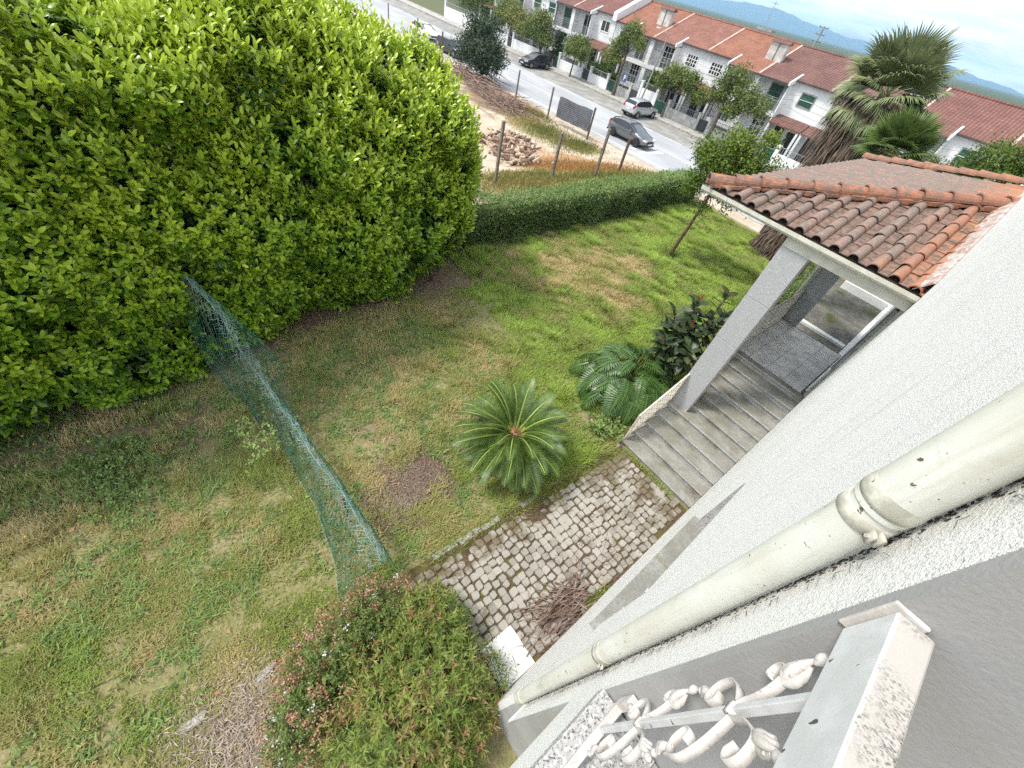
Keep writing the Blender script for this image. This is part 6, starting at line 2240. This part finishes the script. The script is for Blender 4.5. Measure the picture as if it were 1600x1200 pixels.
# ------------------------------------------------------------------ cars
def car(label, loc, rz, paint_, rimm, wagon=False, L=4.3, W=1.78, H=1.44):
    t_ = thing('parked_car' if 'parked' in label else 'car', label, 'car', (0, 0, 0), 'cars on the street')
    rear = -L / 2
    # stations along x: (x, z top, half width, z shoulder, roof half width)
    if wagon:
        st = [(rear, 0.72, 0.72, 0.66, 0.6), (rear + 0.08, 0.98, 0.80, 0.80, 0.7), (rear + 0.30, 1.36, 0.86, 0.90, 0.62), (rear + 0.75, 1.43, 0.89, 0.93, 0.62), (rear + 1.7, 1.46, 0.89, 0.93, 0.64), (rear + 2.3, 1.43, 0.89, 0.92, 0.63), (rear + 2.85, 1.22, 0.89, 0.91, 0.66), (rear + 3.25, 0.96, 0.88, 0.90, 0.75), (rear + 3.9, 0.86, 0.84, 0.80, 0.68), (L / 2 - 0.1, 0.72, 0.74, 0.64, 0.6), (L / 2, 0.58, 0.66, 0.54, 0.55)]
    else:
        st = [(rear, 0.74, 0.72, 0.66, 0.6), (rear + 0.10, 1.00, 0.82, 0.84, 0.66), (rear + 0.42, 1.34, 0.87, 0.92, 0.58), (rear + 0.95, 1.43, 0.89, 0.93, 0.60), (rear + 1.6, 1.45, 0.89, 0.92, 0.62), (rear + 2.15, 1.42, 0.89, 0.91, 0.62), (rear + 2.7, 1.22, 0.89, 0.90, 0.66), (rear + 3.15, 0.97, 0.88, 0.89, 0.75), (rear + 3.8, 0.87, 0.85, 0.80, 0.68), (L / 2 - 0.12, 0.72, 0.75, 0.64, 0.6), (L / 2, 0.56, 0.66, 0.52, 0.55)]
    V, F = [], []
    for x, zt, hw, zs, rw in st:
        zb = 0.24 if abs(x) < L / 2 - 0.2 else 0.30
        ring = [(0, zb), (hw * 0.9, zb), (hw * 0.985, zb + 0.16), (hw, zs * 0.72), (hw * 0.975, zs), (min(rw + 0.06, hw * 0.95), zt - 0.05), (rw * 0.72, zt - 0.008), (0, zt)]
        full = ring + [(-a, b) for a, b in reversed(ring[1:-1])]
        V += [(x, a * W / 1.78, b * H / 1.44) for a, b in full]
    k = 14
    for i in range(len(st) - 1):
        for j in range(k):
            F.append((i * k + j, (i + 1) * k + j, (i + 1) * k + (j + 1) % k, i * k + (j + 1) % k))
    F.append(tuple(range(k)))
    F.append(tuple(reversed([(len(st) - 1) * k + j for j in range(k)])))
    m = MB()
    m.add(V, F)
    me = mesh('body', m, smooth=True)
    body = bpy.data.objects.new('body', me)
    fin(body, MAT[paint_], t_)
    sd_ = body.modifiers.new('smooth', 'SUBSURF')
    sd_.levels = 1
    sd_.render_levels = 1

    def strip(name, mat, idx, sides, inset=0.10, off=0.012):
        for s_ in sides:
            q = []
            for (i, lo, hi) in idx:
                x, zt, hw, zs, rw = st[i]
                A = Vector((x, s_ * hw * 0.955 * W / 1.78, (zs + 0.035) * H / 1.44))
                B = Vector((x, s_ * (min(rw + 0.06, hw * 0.95) + 0.012) * W / 1.78, (zt - 0.075) * H / 1.44))
                q.append((A.lerp(B, lo), A.lerp(B, hi)))
            mm = MB()
            V, F = [], []
            for a, b in q:
                V += [a + Vector((0, s_ * off, 0)), b + Vector((0, s_ * off, 0.004)), a - Vector((0, s_ * 0.03, 0)), b - Vector((0, s_ * 0.03, 0))]
            for i in range(len(q) - 1):
                c = i * 4
                F += [(c, c + 4, c + 5, c + 1), (c + 2, c + 3, c + 7, c + 6), (c + 1, c + 5, c + 7, c + 3), (c, c + 2, c + 6, c + 4)]
            F += [(0, 1, 3, 2), (len(V) - 4, len(V) - 2, len(V) - 1, len(V) - 3)]
            mm.add(V, F)
            part(name, mm, MAT[mat], t_)
    strip('rear_window', 'window_glass', [(2, 0.25, 0.7), (3, 0.02, 1.0), (4, 0.0, 1.0)], (-1, 1))
    strip('side_window', 'window_glass', [(4, 0.0, 1.0), (5, 0.0, 1.0), (6, 0.02, 0.86), (7, 0.1, 0.2)], (-1, 1))

    def cross(name, mat, i0, i1, lo, hi, f0=0.86):
        """glass across the car between two stations"""
        x0, z0, h0, s0, r0 = st[i0]
        x1, z1, h1, s1, r1 = st[i1]
        a, b = Vector((x0, 0, z0 * H / 1.44)), Vector((x1, 0, z1 * H / 1.44))
        p, q = a.lerp(b, lo), a.lerp(b, hi)
        wp_, wq = (r0 + (r1 - r0) * lo) * f0, (r0 + (r1 - r0) * hi) * f0
        nrm_ = Vector((-(b - a).z, 0, (b - a).x)).normalized()
        if nrm_.z < 0:
            nrm_ = -nrm_
        mm = MB()
        up_ = nrm_ * 0.014
        mm.prism([Vector((p.x, -wp_, p.z - 0.012)) + up_, Vector((p.x, 0, p.z)) + up_, Vector((p.x, wp_, p.z - 0.012)) + up_, Vector((q.x, wq, q.z - 0.012)) + up_, Vector((q.x, 0, q.z)) + up_, Vector((q.x, -wq, q.z - 0.012)) + up_], -nrm_ * 0.03)
        part(name, mm, MAT[mat], t_)
    cross('windscreen', 'window_glass', 5, 7, 0.06, 0.97, 0.98)
    cross('rear_screen', 'window_glass', 1, 2, 0.22, 0.95, 0.95)
    wb = 2.6
    fx = L / 2 - 0.82
    for x in (fx, fx - wb):
        for s_ in (-1, 1):
            y = s_ * (W / 2 - 0.10)
            mm = MB()
            mm.lathe([(0.20, -0.10), (0.30, -0.10), (0.315, -0.07), (0.315, 0.07), (0.30, 0.10), (0.20, 0.10)], (x, y, 0.315), 20, 'y')
            wh = part('wheel', mm, MAT['tyre'], t_, True)
            mm = MB()
            for q in range(5):
                a = 2 * PI * q / 5
                d = Vector((math.cos(a), 0, math.sin(a)))
                mm.obox(Vector((x, y + s_ * 0.09, 0.315)) + d * 0.105, d * 0.10, (0, 0.012, 0), d.cross(Vector((0, 1, 0))) * 0.03)
            mm.lathe([(0.205, -0.01), (0.215, 0.0), (0.205, 0.012)], (x, y + s_ * 0.095, 0.315), 20, 'y')
            mm.lathe([(0.05, -0.02), (0.05, 0.02)], (x, y + s_ * 0.092, 0.315), 10, 'y')
            part('rim', mm, MAT[rimm], wh)
            mm = MB()
            mm.ribbon([(x + 0.37 * math.cos(a), y + s_ * 0.075, 0.315 + 0.37 * math.sin(a)) for a in np.linspace(0.0, PI, 11)], (0, 0.04, 0), 0.02)
            part('wheel_arch', mm, MAT['car_trim'], t_)
    for s_ in (-1, 1):
        mm = MB()
        mm.obox((L / 2 - 0.14, s_ * 0.58, 0.66), (0.14, s_ * -0.05, 0.0), (0.02, s_ * 0.16, 0.02), (0, 0, 0.075))
        part('headlight', mm, MAT['lamp_clear'], t_, bevel=0.03)
        mm = MB()
        mm.obox((rear + 0.13, s_ * 0.66, 0.90), (0.10, s_ * 0.04, 0.10), (0, s_ * 0.09, 0), (-0.03, 0, 0.17))
        part('tail_light', mm, MAT['lamp_red'], t_, bevel=0.03)
        mm = MB()
        mm.obox((L / 2 - 1.62, s_ * (W / 2 + 0.07), 0.98), (0.07, 0, 0), (0, 0.10, 0), (0, 0, 0.06))
        part('mirror', mm, MAT[paint_], t_, bevel=0.03)
    mm = MB()
    mm.obox((L / 2 - 0.02, 0, 0.55), (0.03, 0, 0), (0, 0.42, 0), (0, 0, 0.085))
    part('grille', mm, MAT['car_trim'], t_, bevel=0.02)
    mm = MB()
    mm.obox((L / 2 - 0.02, 0, 0.30), (0.05, 0, 0), (0, 0.66, 0), (0, 0, 0.06))
    part('front_bumper', mm, MAT['car_trim'], t_, bevel=0.02)
    mm = MB()
    mm.obox((rear + 0.02, 0, 0.36), (0.05, 0, 0), (0, 0.70, 0), (0, 0, 0.07))
    part('rear_bumper', mm, MAT['car_trim'], t_, bevel=0.02)
    for x, z in ((L / 2 + 0.015, 0.42), (rear - 0.012, 0.70)):
        mm = MB()
        mm.obox((x, 0, z), (0.008, 0, 0), (0, 0.26, 0), (0, 0, 0.055))
        part('number_plate', mm, MAT['plate_white'], t_)
    t_.location = loc
    t_.rotation_euler = (0, 0, rz)
    return t_


RZ_ = -2.388
car('grey hatchback driving along the near lane of the road', (-23.3, 33.15, RZ_), 0, 'car_grey', 'rim_dark')
car('silver hatchback parked nose in with its tail to the road', (-29.45, 42.0, RZ_), PI / 2, 'car_silver', 'rim', True, 4.2, 1.76, 1.52)
car('black estate car parked tail in with its front to the road', (-46.85, 42.2, RZ_), -PI / 2, 'car_black', 'rim', True, 4.4, 1.78, 1.46)
car('pale yellowish car seen over the laurel hedge on the road', (-57.0, 32.6, RZ_), 0, 'car_pale', 'rim')
car('dark car half hidden behind the laurel hedge and brush pile', (-49.3, 31.6, RZ_), 0.1, 'car_black', 'rim', True)

# ------------------------------------------------------------------ row of houses across the road
GH = 'terraced houses across the road'
YF, YB, YR = 49.2, 48.25, 54.0


def far_house(x0, x1, balc, rmat, lab, dz=0.0, shut=True, chimney=None, panes=True, lean=True, rid=5.83):
    w_ = x1 - x0
    xm = (x0 + x1) / 2
    bx0, bx1 = (x0, xm) if balc == 'L' else (xm, x1)
    qx0, qx1 = (xm, x1) if balc == 'L' else (x0, xm)
    shared = x0 if balc == 'L' else x1
    h = thing('terraced_house', lab, 'house', (xm, 51, -2.4), GH)
    zr, ze, zeb = rid + dz, 3.66 + dz, 3.36 + dz
    m = MB()
    m.prism([(x0 + 0.004, YF, -2.5), (x0 + 0.004, YF, ze - 0.02), (x0 + 0.004, YR, zr - 0.14), (x0 + 0.004, 59, ze - 0.02), (x0 + 0.004, 59, -2.5)], (w_ - 0.008, 0, 0))
    part('wall', m, MAT['render_white'], h)
    m = MB()
    th = Vector((0, 0, -0.12))
    sl = (zr - ze) / (YR - (YF - 0.25))
    for (a, b, ye) in ((qx0, qx1, YF - 0.25), (bx0, bx1, YB - 0.15)):
        zz = zr - sl * (YR - ye)
        P = [Vector((a, ye, zz)), Vector((b, ye, zz)), Vector((b, YR, zr)), Vector((a, YR, zr))]
        m.add(P + [p + th for p in P], [(0, 1, 2, 3), (7, 6, 5, 4), (0, 4, 5, 1), (1, 5, 6, 2), (2, 6, 7, 3), (3, 7, 4, 0)])
    P = [Vector((x0, YR, zr)), Vector((x1, YR, zr)), Vector((x1, 59.3, ze - 0.1)), Vector((x0, 59.3, ze - 0.1))]
    m.add(P + [p + th for p in P], [(0, 1, 2, 3), (7, 6, 5, 4), (0, 4, 5, 1), (2, 6, 7, 3)])
    rf = part('roof', m, MAT[rmat], h)
    m = MB()
    m.tube([(x0, YR, zr + 0.02), (x1, YR, zr + 0.02)], 0.11, 8)
    part('ridge_tiles', m, MAT[rmat], rf, True)
    zb_ = zr - sl * (YR - YB + 0.15)
    for xx in (x0 + 0.07,):
        m = MB()
        e = YB - 0.15 if abs(xx - 0.07 - shared) < 0.1 else YF - 0.25
        m.add([], [])
        A, B = Vector((xx, e, zr - sl * (YR - e) + 0.03)), Vector((xx, YR, zr + 0.03))
        m.obox((A + B) / 2, (0.09, 0, 0), (B - A) / 2, (0, 0, 0.045))
        part('party_coping', m, MAT['party_coping'], rf)
    # fin at the jog, gutter, downpipe
    m = MB()
    m.prism([(xm - 0.08, YB - 0.32, zb_ - 0.16), (xm - 0.08, YB - 0.32, zb_ + 0.10), (xm - 0.08, YF + 0.5, ze + 0.42), (xm - 0.08, YF + 0.5, ze - 0.2)], (0.16, 0, 0))
    part('eave_fin', m, MAT['render_white'], h)
    m = MB()
    m.box(bx0 + 0.02, bx1 - 0.1, YB - 0.28, YB - 0.16, zb_ - 0.13, zb_ - 0.03)
    m.box(qx0 + 0.1, qx1 - 0.02, YF - 0.38, YF - 0.26, ze - 0.15, ze - 0.05)
    part('gutter', m, MAT['metal_dark'], h)
    m = MB()
    xd = xm - 0.16 if balc == 'L' else xm + 0.16
    m.tube([(xd, YB - 0.2, zb_ - 0.1), (xd, YB + 0.1, zb_ - 0.45), (xd, YB + 0.1, -2.3)], 0.05, 6)
    part('downpipe', m, MAT['metal_dark'], h)
    m = MB()
    sx_ = xm - 0.06
    m.box(sx_ - 0.06, sx_ + 0.06, YB, YF - 0.002, -2.5, zb_ - 0.15)
    part('side_wall', m, MAT['render_white'], h)
    m = MB()
    cxn = shared + (0.13 if balc == 'L' else -0.13)
    m.box(cxn - 0.125, cxn + 0.125, YB, YB + 0.25, -2.5, zb_ - 0.13)
    part('column', m, MAT['render_white'], h)
    for zf in (1.02 + dz, -1.2 + dz):
        m = MB()
        m.box(bx0 + 0.01, bx1 - 0.01, YB - 0.04, YF - 0.003, zf - 0.34, zf)
        bl = part('balcony', m, MAT['render_white'], h)
        m = MB()
        a, b = (bx0 + 0.3, bx1 - 0.15) if balc == 'L' else (bx0 + 0.15, bx1 - 0.3)
        m.box(a, b, YB + 0.02, YB + 0.05, zf + 0.86, zf + 0.90)
        m.box(a, b, YB + 0.02, YB + 0.05, zf + 0.06, zf + 0.09)
        for k in range(int((b - a) / 0.13) + 1):
            m.box(a + k * 0.13 - 0.011, a + k * 0.13 + 0.011, YB + 0.025, YB + 0.045, zf + 0.09, zf + 0.86)
        part('balcony_railing', m, MAT['metal_rail'], bl, kind='stuff')

    def opening(name, xa, xb, za, zb2, closed, grid=(2, 1)):
        m = MB()
        for (a, b, c, d) in ((xa - 0.09, xb + 0.09, za - 0.09, za), (xa - 0.09, xb + 0.09, zb2, zb2 + 0.09), (xa - 0.09, xa, za, zb2), (xb, xb + 0.09, za, zb2)):
            m.box(a, b, YF - 0.05, YF - 0.002, c, d)
        f = part(name, m, MAT['granite_kerb' if closed else 'white_paint'], h)
        if closed:
            m = MB()
            nz = int((zb2 - za) / 0.11)
            for k in range(nz):
                z_ = za + (zb2 - za) * k / nz
                m.box(xa + 0.003, xb - 0.003, YF - 0.035, YF - 0.004, z_ + 0.006, z_ + (zb2 - za) / nz - 0.006)
            part('shutter', m, MAT['shutter_green'], f)
            m = MB()
            m.box(xa + 0.003, xb - 0.003, YF - 0.044, YF - 0.037, (za + zb2) / 2 - 0.02, (za + zb2) / 2 + 0.02)
            part('shutter_rail', m, MAT['white_paint'], f)
        else:
            m = MB()
            m.box(xa + 0.003, xb - 0.003, YF - 0.012, YF - 0.004, za + 0.003, zb2 - 0.003)
            part('pane', m, MAT['window_glass'], f)
            m = MB()
            for k in range(1, grid[0]):
                xx = xa + (xb - xa) * k / grid[0]
                m.box(xx - 0.035, xx + 0.035, YF - 0.04, YF - 0.014, za + 0.003, zb2 - 0.003)
            for k in range(1, grid[1]):
                z_ = za + (zb2 - za) * k / grid[1]
                m.box(xa + 0.003, xb - 0.003, YF - 0.036, YF - 0.016, z_ - 0.028, z_ + 0.028)
            part('glazing_bar', m, MAT['white_paint'], f)
    qc = (qx0 + qx1) / 2
    qc += 0.1 if balc == 'L' else -0.1
    opening('window', qc - 0.62, qc + 0.62, 2.0 + dz, 2.9 + dz, shut, (4, 3) if panes else (2, 1))
    bc = (bx0 + bx1) / 2 + (0.25 if balc == 'L' else -0.25)
    opening('balcony_door', bc - 0.6, bc + 0.6, 1.06 + dz, 2.92 + dz, shut, (3, 4) if panes else (2, 1))
    opening('balcony_door', bc - 0.6, bc + 0.6, -1.16 + dz, 0.62 + dz, shut and random.random() < 0.7, (3, 3))
    # lean-to tiled canopy over the entrance
    m = MB()
    m.add([], [])
    P = [Vector((qx0 + 0.1, YB - 0.5, 0.42 + dz)), Vector((qx1 - 0.02, YB - 0.5, 0.42 + dz)), Vector((qx1 - 0.02, YF - 0.003, 1.0 + dz)), Vector((qx0 + 0.1, YF - 0.003, 1.0 + dz))]
    m.add(P + [p + th for p in P], [(0, 1, 2, 3), (7, 6, 5, 4), (0, 4, 5, 1), (1, 5, 6, 2), (2, 6, 7, 3), (3, 7, 4, 0)])
    part('entrance_canopy', m, MAT[rmat], h)
    m = MB()
    m.box(qx0 + 0.4, qx0 + 1.3, YF - 0.04, YF - 0.003, -2.2, 0.1 + dz)
    part('entrance_door', m, MAT['dark_opening'], h)
    m = MB()
    m.box(qx1 - 1.5, qx1 - 0.4, YF - 0.04, YF - 0.003, -2.2, 0.0 + dz)
    part('entrance_door', m, MAT['dark_opening'], h)
    for xx in (qx0 + 0.16, qx1 - 0.2):
        m = MB()
        m.box(xx - 0.1, xx + 0.1, YB - 0.45, YB - 0.25, -2.5, 0.38 + dz)
        part('canopy_post', m, MAT['render_white'], h)
    if chimney is not None:
        cx_ = chimney
        for s_ in (-0.44, 0.44):
            m = MB()
            m.box(cx_ + s_ - 0.36, cx_ + s_ + 0.36, 50.4, 51.0, 3.5 + dz, 5.60 + dz)
            o = part('chimney', m, MAT['render_dirty'], rf)
        m = MB()
        m.box(cx_ - 0.08, cx_ + 0.08, 50.5, 50.9, 3.5 + dz, 5.60 + dz)
        part('chimney_core', m, MAT['pole_concrete'], rf)
        m = MB()
        m.prism([(cx_ - 0.95, 50.25, 5.603 + dz), (cx_ - 0.95, 50.7, 5.86 + dz), (cx_ - 0.95, 51.15, 5.603 + dz)], (1.9, 0, 0))
        part('chimney_cap', m, MAT['roof_brown'], rf)
    return h


far_house(-35.3, -28.8, 'L', 'roof_red', 'house with rose red roof and two barred windows behind the street trees', shut=False)
far_house(-41.8, -35.3, 'R', 'roof_orange', 'house with bright orange roof and double white chimney', chimney=-36.4, shut=False, panes=False)
far_house(-28.8, -22.3, 'R', 'roof_orange', 'house with plain orange roof between the two chimneys', shut=False, rid=5.80)
far_house(-22.3, -15.8, 'L', 'roof_brown', 'house with brown roof and green shutters left of the tall palm', chimney=-22.75, rid=5.77)
far_house(-15.8, -9.3, 'R', 'roof_brown', 'house mostly hidden behind the tall palm', rid=5.77)
far_house(-9.2, -2.7, 'L', 'roof_wine', 'house with wine red roof at the right edge beyond the small palm', rid=5.77)
far_house(-2.7, 3.8, 'R', 'roof_wine', 'house cut by the right edge behind the rounded tree', rid=5.77)
far_house(-48.3, -41.9, 'L', 'roof_wine', 'house with dark red roof and white parapet at the top edge', 0.35, shut=False, panes=False)
far_house(-54.8, -48.3, 'R', 'roof_brown', 'house with a tall green shuttered door at the top edge', 0.35)
far_house(-61.3, -54.8, 'L', 'roof_wine', 'house at the top edge behind the rust tinged tree', 0.35)
far_house(-67.8, -61.3, 'R', 'roof_brown', 'farthest house in the row behind the garden trees', 0.35)
pw = thing('parapet', 'sloping white parapet between the dark red and the bright orange roof', 'parapet', (-41.85, 51, 3.6))
m = MB()
m.prism([(-42.15, 48.6, 3.55), (-42.15, 48.6, 4.25), (-42.15, 54.0, 6.65), (-42.15, 54.0, 5.7)], (0.6, 0, 0))
part('wall', m, MAT['render_white'], pw)
m = MB()
ct = thing('ridge_chimney', 'flat topped grey chimney with aerial standing behind the ridge', 'chimney', (-27.4, 56.2, 5.0))
m.box(-28.2, -26.9, 55.9, 56.6, 4.6, 5.95)
part('stack', m, MAT['render_dirty'], ct)
m = MB()
m.box(-28.4, -26.7, 55.75, 56.75, 6.05, 6.2)
part('cap', m, MAT['pole_concrete'], ct)
m = MB()
m.tube([(-27.9, 56.2, 6.2), (-27.9, 56.2, 8.3)], 0.025, 5)
m.box(-28.3, -27.5, 56.18, 56.22, 8.1, 8.14)
m.box(-28.2, -27.6, 56.18, 56.22, 7.8, 7.83)
part('aerial', m, MAT['metal_rail'], ct)
m = MB()
cg = thing('green_capped_chimney', 'pale chimney with green metal cap behind the palm beside the wine red roof', 'chimney', (-9.9, 52, 4))
m.box(-10.9, -9.32, 51.6, 52.4, 3.8, 5.7)
part('stack', m, MAT['render_dirty'], cg)
m = MB()
m.box(-11.0, -9.25, 51.4, 52.6, 5.703, 5.95)
part('cap', m, MAT['shutter_green'], cg)

# front walls, gates and railings of the gardens
GW = 'front garden walls along the pavement'
segs = [(-75, -66.5, 1.35, 'long plain white garden wall at the top edge by the road'), (-65.6, -58, 1.1, 'white garden wall behind the rust tinged tree'), (-57, -50.2, 1.0, 'white garden wall behind the black car'), (-47.2, -42.6, 0.95, 'white garden wall with recessed panels beside the black car'), (-41.4, -38.2, 0.9, 'white garden wall with green gate at its right end'), (-36.9, -34.6, 0.8, 'low grey garden wall behind the blue sign'), (-33.5, -30.9, 1.5, 'tall white garden wall behind the silver car'), (-29.3, -25.0, 0.85, 'long grey stained garden wall under the street tree'), (-23.9, -17.5, 0.8, 'low stained garden wall with ribbed fence'), (-16.4, -9.8, 0.9, 'garden wall behind the young tree crown')]
for i, (a, b, h_, lab) in enumerate(segs):
    o = thing('garden_wall', lab, 'wall', ((a + b) / 2, 46.35, -2.26), GW)
    mt = MAT['render_dirty' if 'stained' in lab or 'grey' in lab else 'render_white']
    m = MB()
    m.box(a + 0.32, b - 0.32, 46.26, 46.42, -2.5, -2.26 + h_)
    part('wall', m, mt, o)
    for xx in (a, b - 0.3):
        m = MB()
        m.box(xx, xx + 0.3, 46.2, 46.48, -2.5, -2.26 + h_ + 0.55)
        m.box(xx - 0.04, xx + 0.34, 46.16, 46.52, -2.26 + h_ + 0.552, -2.26 + h_ + 0.63)
        part('pillar', m, mt, o)
    m = MB()
    n = int((b - a - 0.7) / 0.2)
    for k in range(n):
        x = a + 0.4 + k * 0.2
        m.box(x, x + 0.03, 46.32, 46.35, -2.26 + h_, -2.26 + h_ + 0.5)
    m.box(a + 0.32, b - 0.32, 46.315, 46.355, -2.26 + h_ + 0.5, -2.26 + h_ + 0.55)
    part('railing', m, MAT['metal_rail'], o, kind='stuff')
    m = MB()
    gx0, gx1 = b + 0.04, (segs[i + 1][0] - 0.04 if i + 1 < len(segs) else b + 1.2)
    if gx1 - gx0 > 0.3:
        g_ = thing('garden_gate', ('dark green' if i % 2 == 0 else 'dark grey') + ' metal garden gate beside the ' + ' '.join(lab.replace('garden wall', 'wall').split()[:8]), 'gate', ((gx0 + gx1) / 2, 46.35, -2.26), 'garden gates')
        m.box(gx0, gx1, 46.33, 46.37, -2.2, -1.25)
        part('gate_panel', m, MAT['shutter_green' if i % 2 == 0 else 'metal_dark'], g_)
        m = MB()
        m.box(gx0, gx1, 46.32, 46.38, -1.245, -1.19)
        part('top_bar', m, MAT['metal_rail'], g_)

# street lamp, sign, power pole, cables
lp = thing('street_lamp', 'concrete street lamp post with short arm behind the silver car', 'street lamp', (-32.4, 45.6, -2.26))
m = MB()
m.tube([(-32.4, 45.6, -2.4), (-31.75, 45.6, 4.1)], [0.10, 0.06], 8)
part('post', m, MAT['pole_concrete'], lp, True)
m = MB()
m.tube([(-31.75, 45.6, 3.9), (-32.2, 45.3, 4.25), (-32.5, 45.1, 4.3)], 0.03, 6)
part('arm', m, MAT['pole_concrete'], lp, True)
m = MB()
m.obox((-32.75, 44.95, 4.3), (0.3, -0.18, 0.02), (0.05, 0.09, 0), (0, 0, 0.06))
part('lamp_head', m, MAT['lamp_clear'], lp, bevel=0.03)
sg = thing('parking_sign', 'square blue road sign with white letter P on a pole beside the tall sparse tree', 'road sign', (-35.0, 45.0, -2.26))
m = MB()
m.tube([(-35.0, 45.06, -2.3), (-35.0, 45.06, 0.1)], 0.03, 6)
part('pole', m, MAT['metal_rail'], sg, True)
m = MB()
m.box(-35.3, -34.7, 45.0, 45.02, -0.7, -0.05)
part('sign_plate', m, MAT['sign_blue'], sg)
m = MB()
m.box(-35.12, -35.03, 44.985, 44.998, -0.62, -0.13)
m.box(-35.03, -34.88, 44.985, 44.998, -0.21, -0.13)
m.box(-35.03, -34.88, 44.985, 44.998, -0.42, -0.34)
m.box(-34.92, -34.83, 44.985, 44.998, -0.40, -0.15)
part('letter', m, MAT['plate_white'], sg)
pp = thing('power_pole', 'concrete power pole with insulators standing behind the roofs', 'power pole', (-29.5, 75, -2.4))
m = MB()
m.tube([(-29.45, 75, -2.4), (-29.5, 75, 7.75)], [0.20, 0.13], 8)
part('pole', m, MAT['pole_concrete'], pp, True)
for z in (7.6, 6.9, 6.2):
    m = MB()
    m.box(-30.1, -28.9, 74.97, 75.03, z - 0.03, z + 0.03)
    ca_ = part('cross_arm', m, MAT['metal_dark'], pp)
    for x in (-30.05, -28.95):
        m = MB()
        m.lathe([(0.05, z + 0.03), (0.07, z + 0.1), (0.04, z + 0.2)], (x, 75, 0), 8)
        part('insulator', m, MAT['pole_concrete'], ca_)
cb = thing('overhead_cables', 'thin overhead cables running along the house fronts', 'cables', (-30, 47.8, 2))
for z, y in ((2.7, 48.9), (2.35, 47.6), (2.0, 46.6)):
    m = MB()
    pts = []
    for k in range(14):
        xa, xb = -70 + k * 6.5, -70 + (k + 1) * 6.5
        for q in range(6):
            t_ = q / 6
            pts.append((xa + (xb - xa) * t_, y, z - 0.35 * math.sin(PI * t_)))
    m.tube(pts, 0.012, 3, False)
    part('cable', m, MAT['wire_grey'], cb)
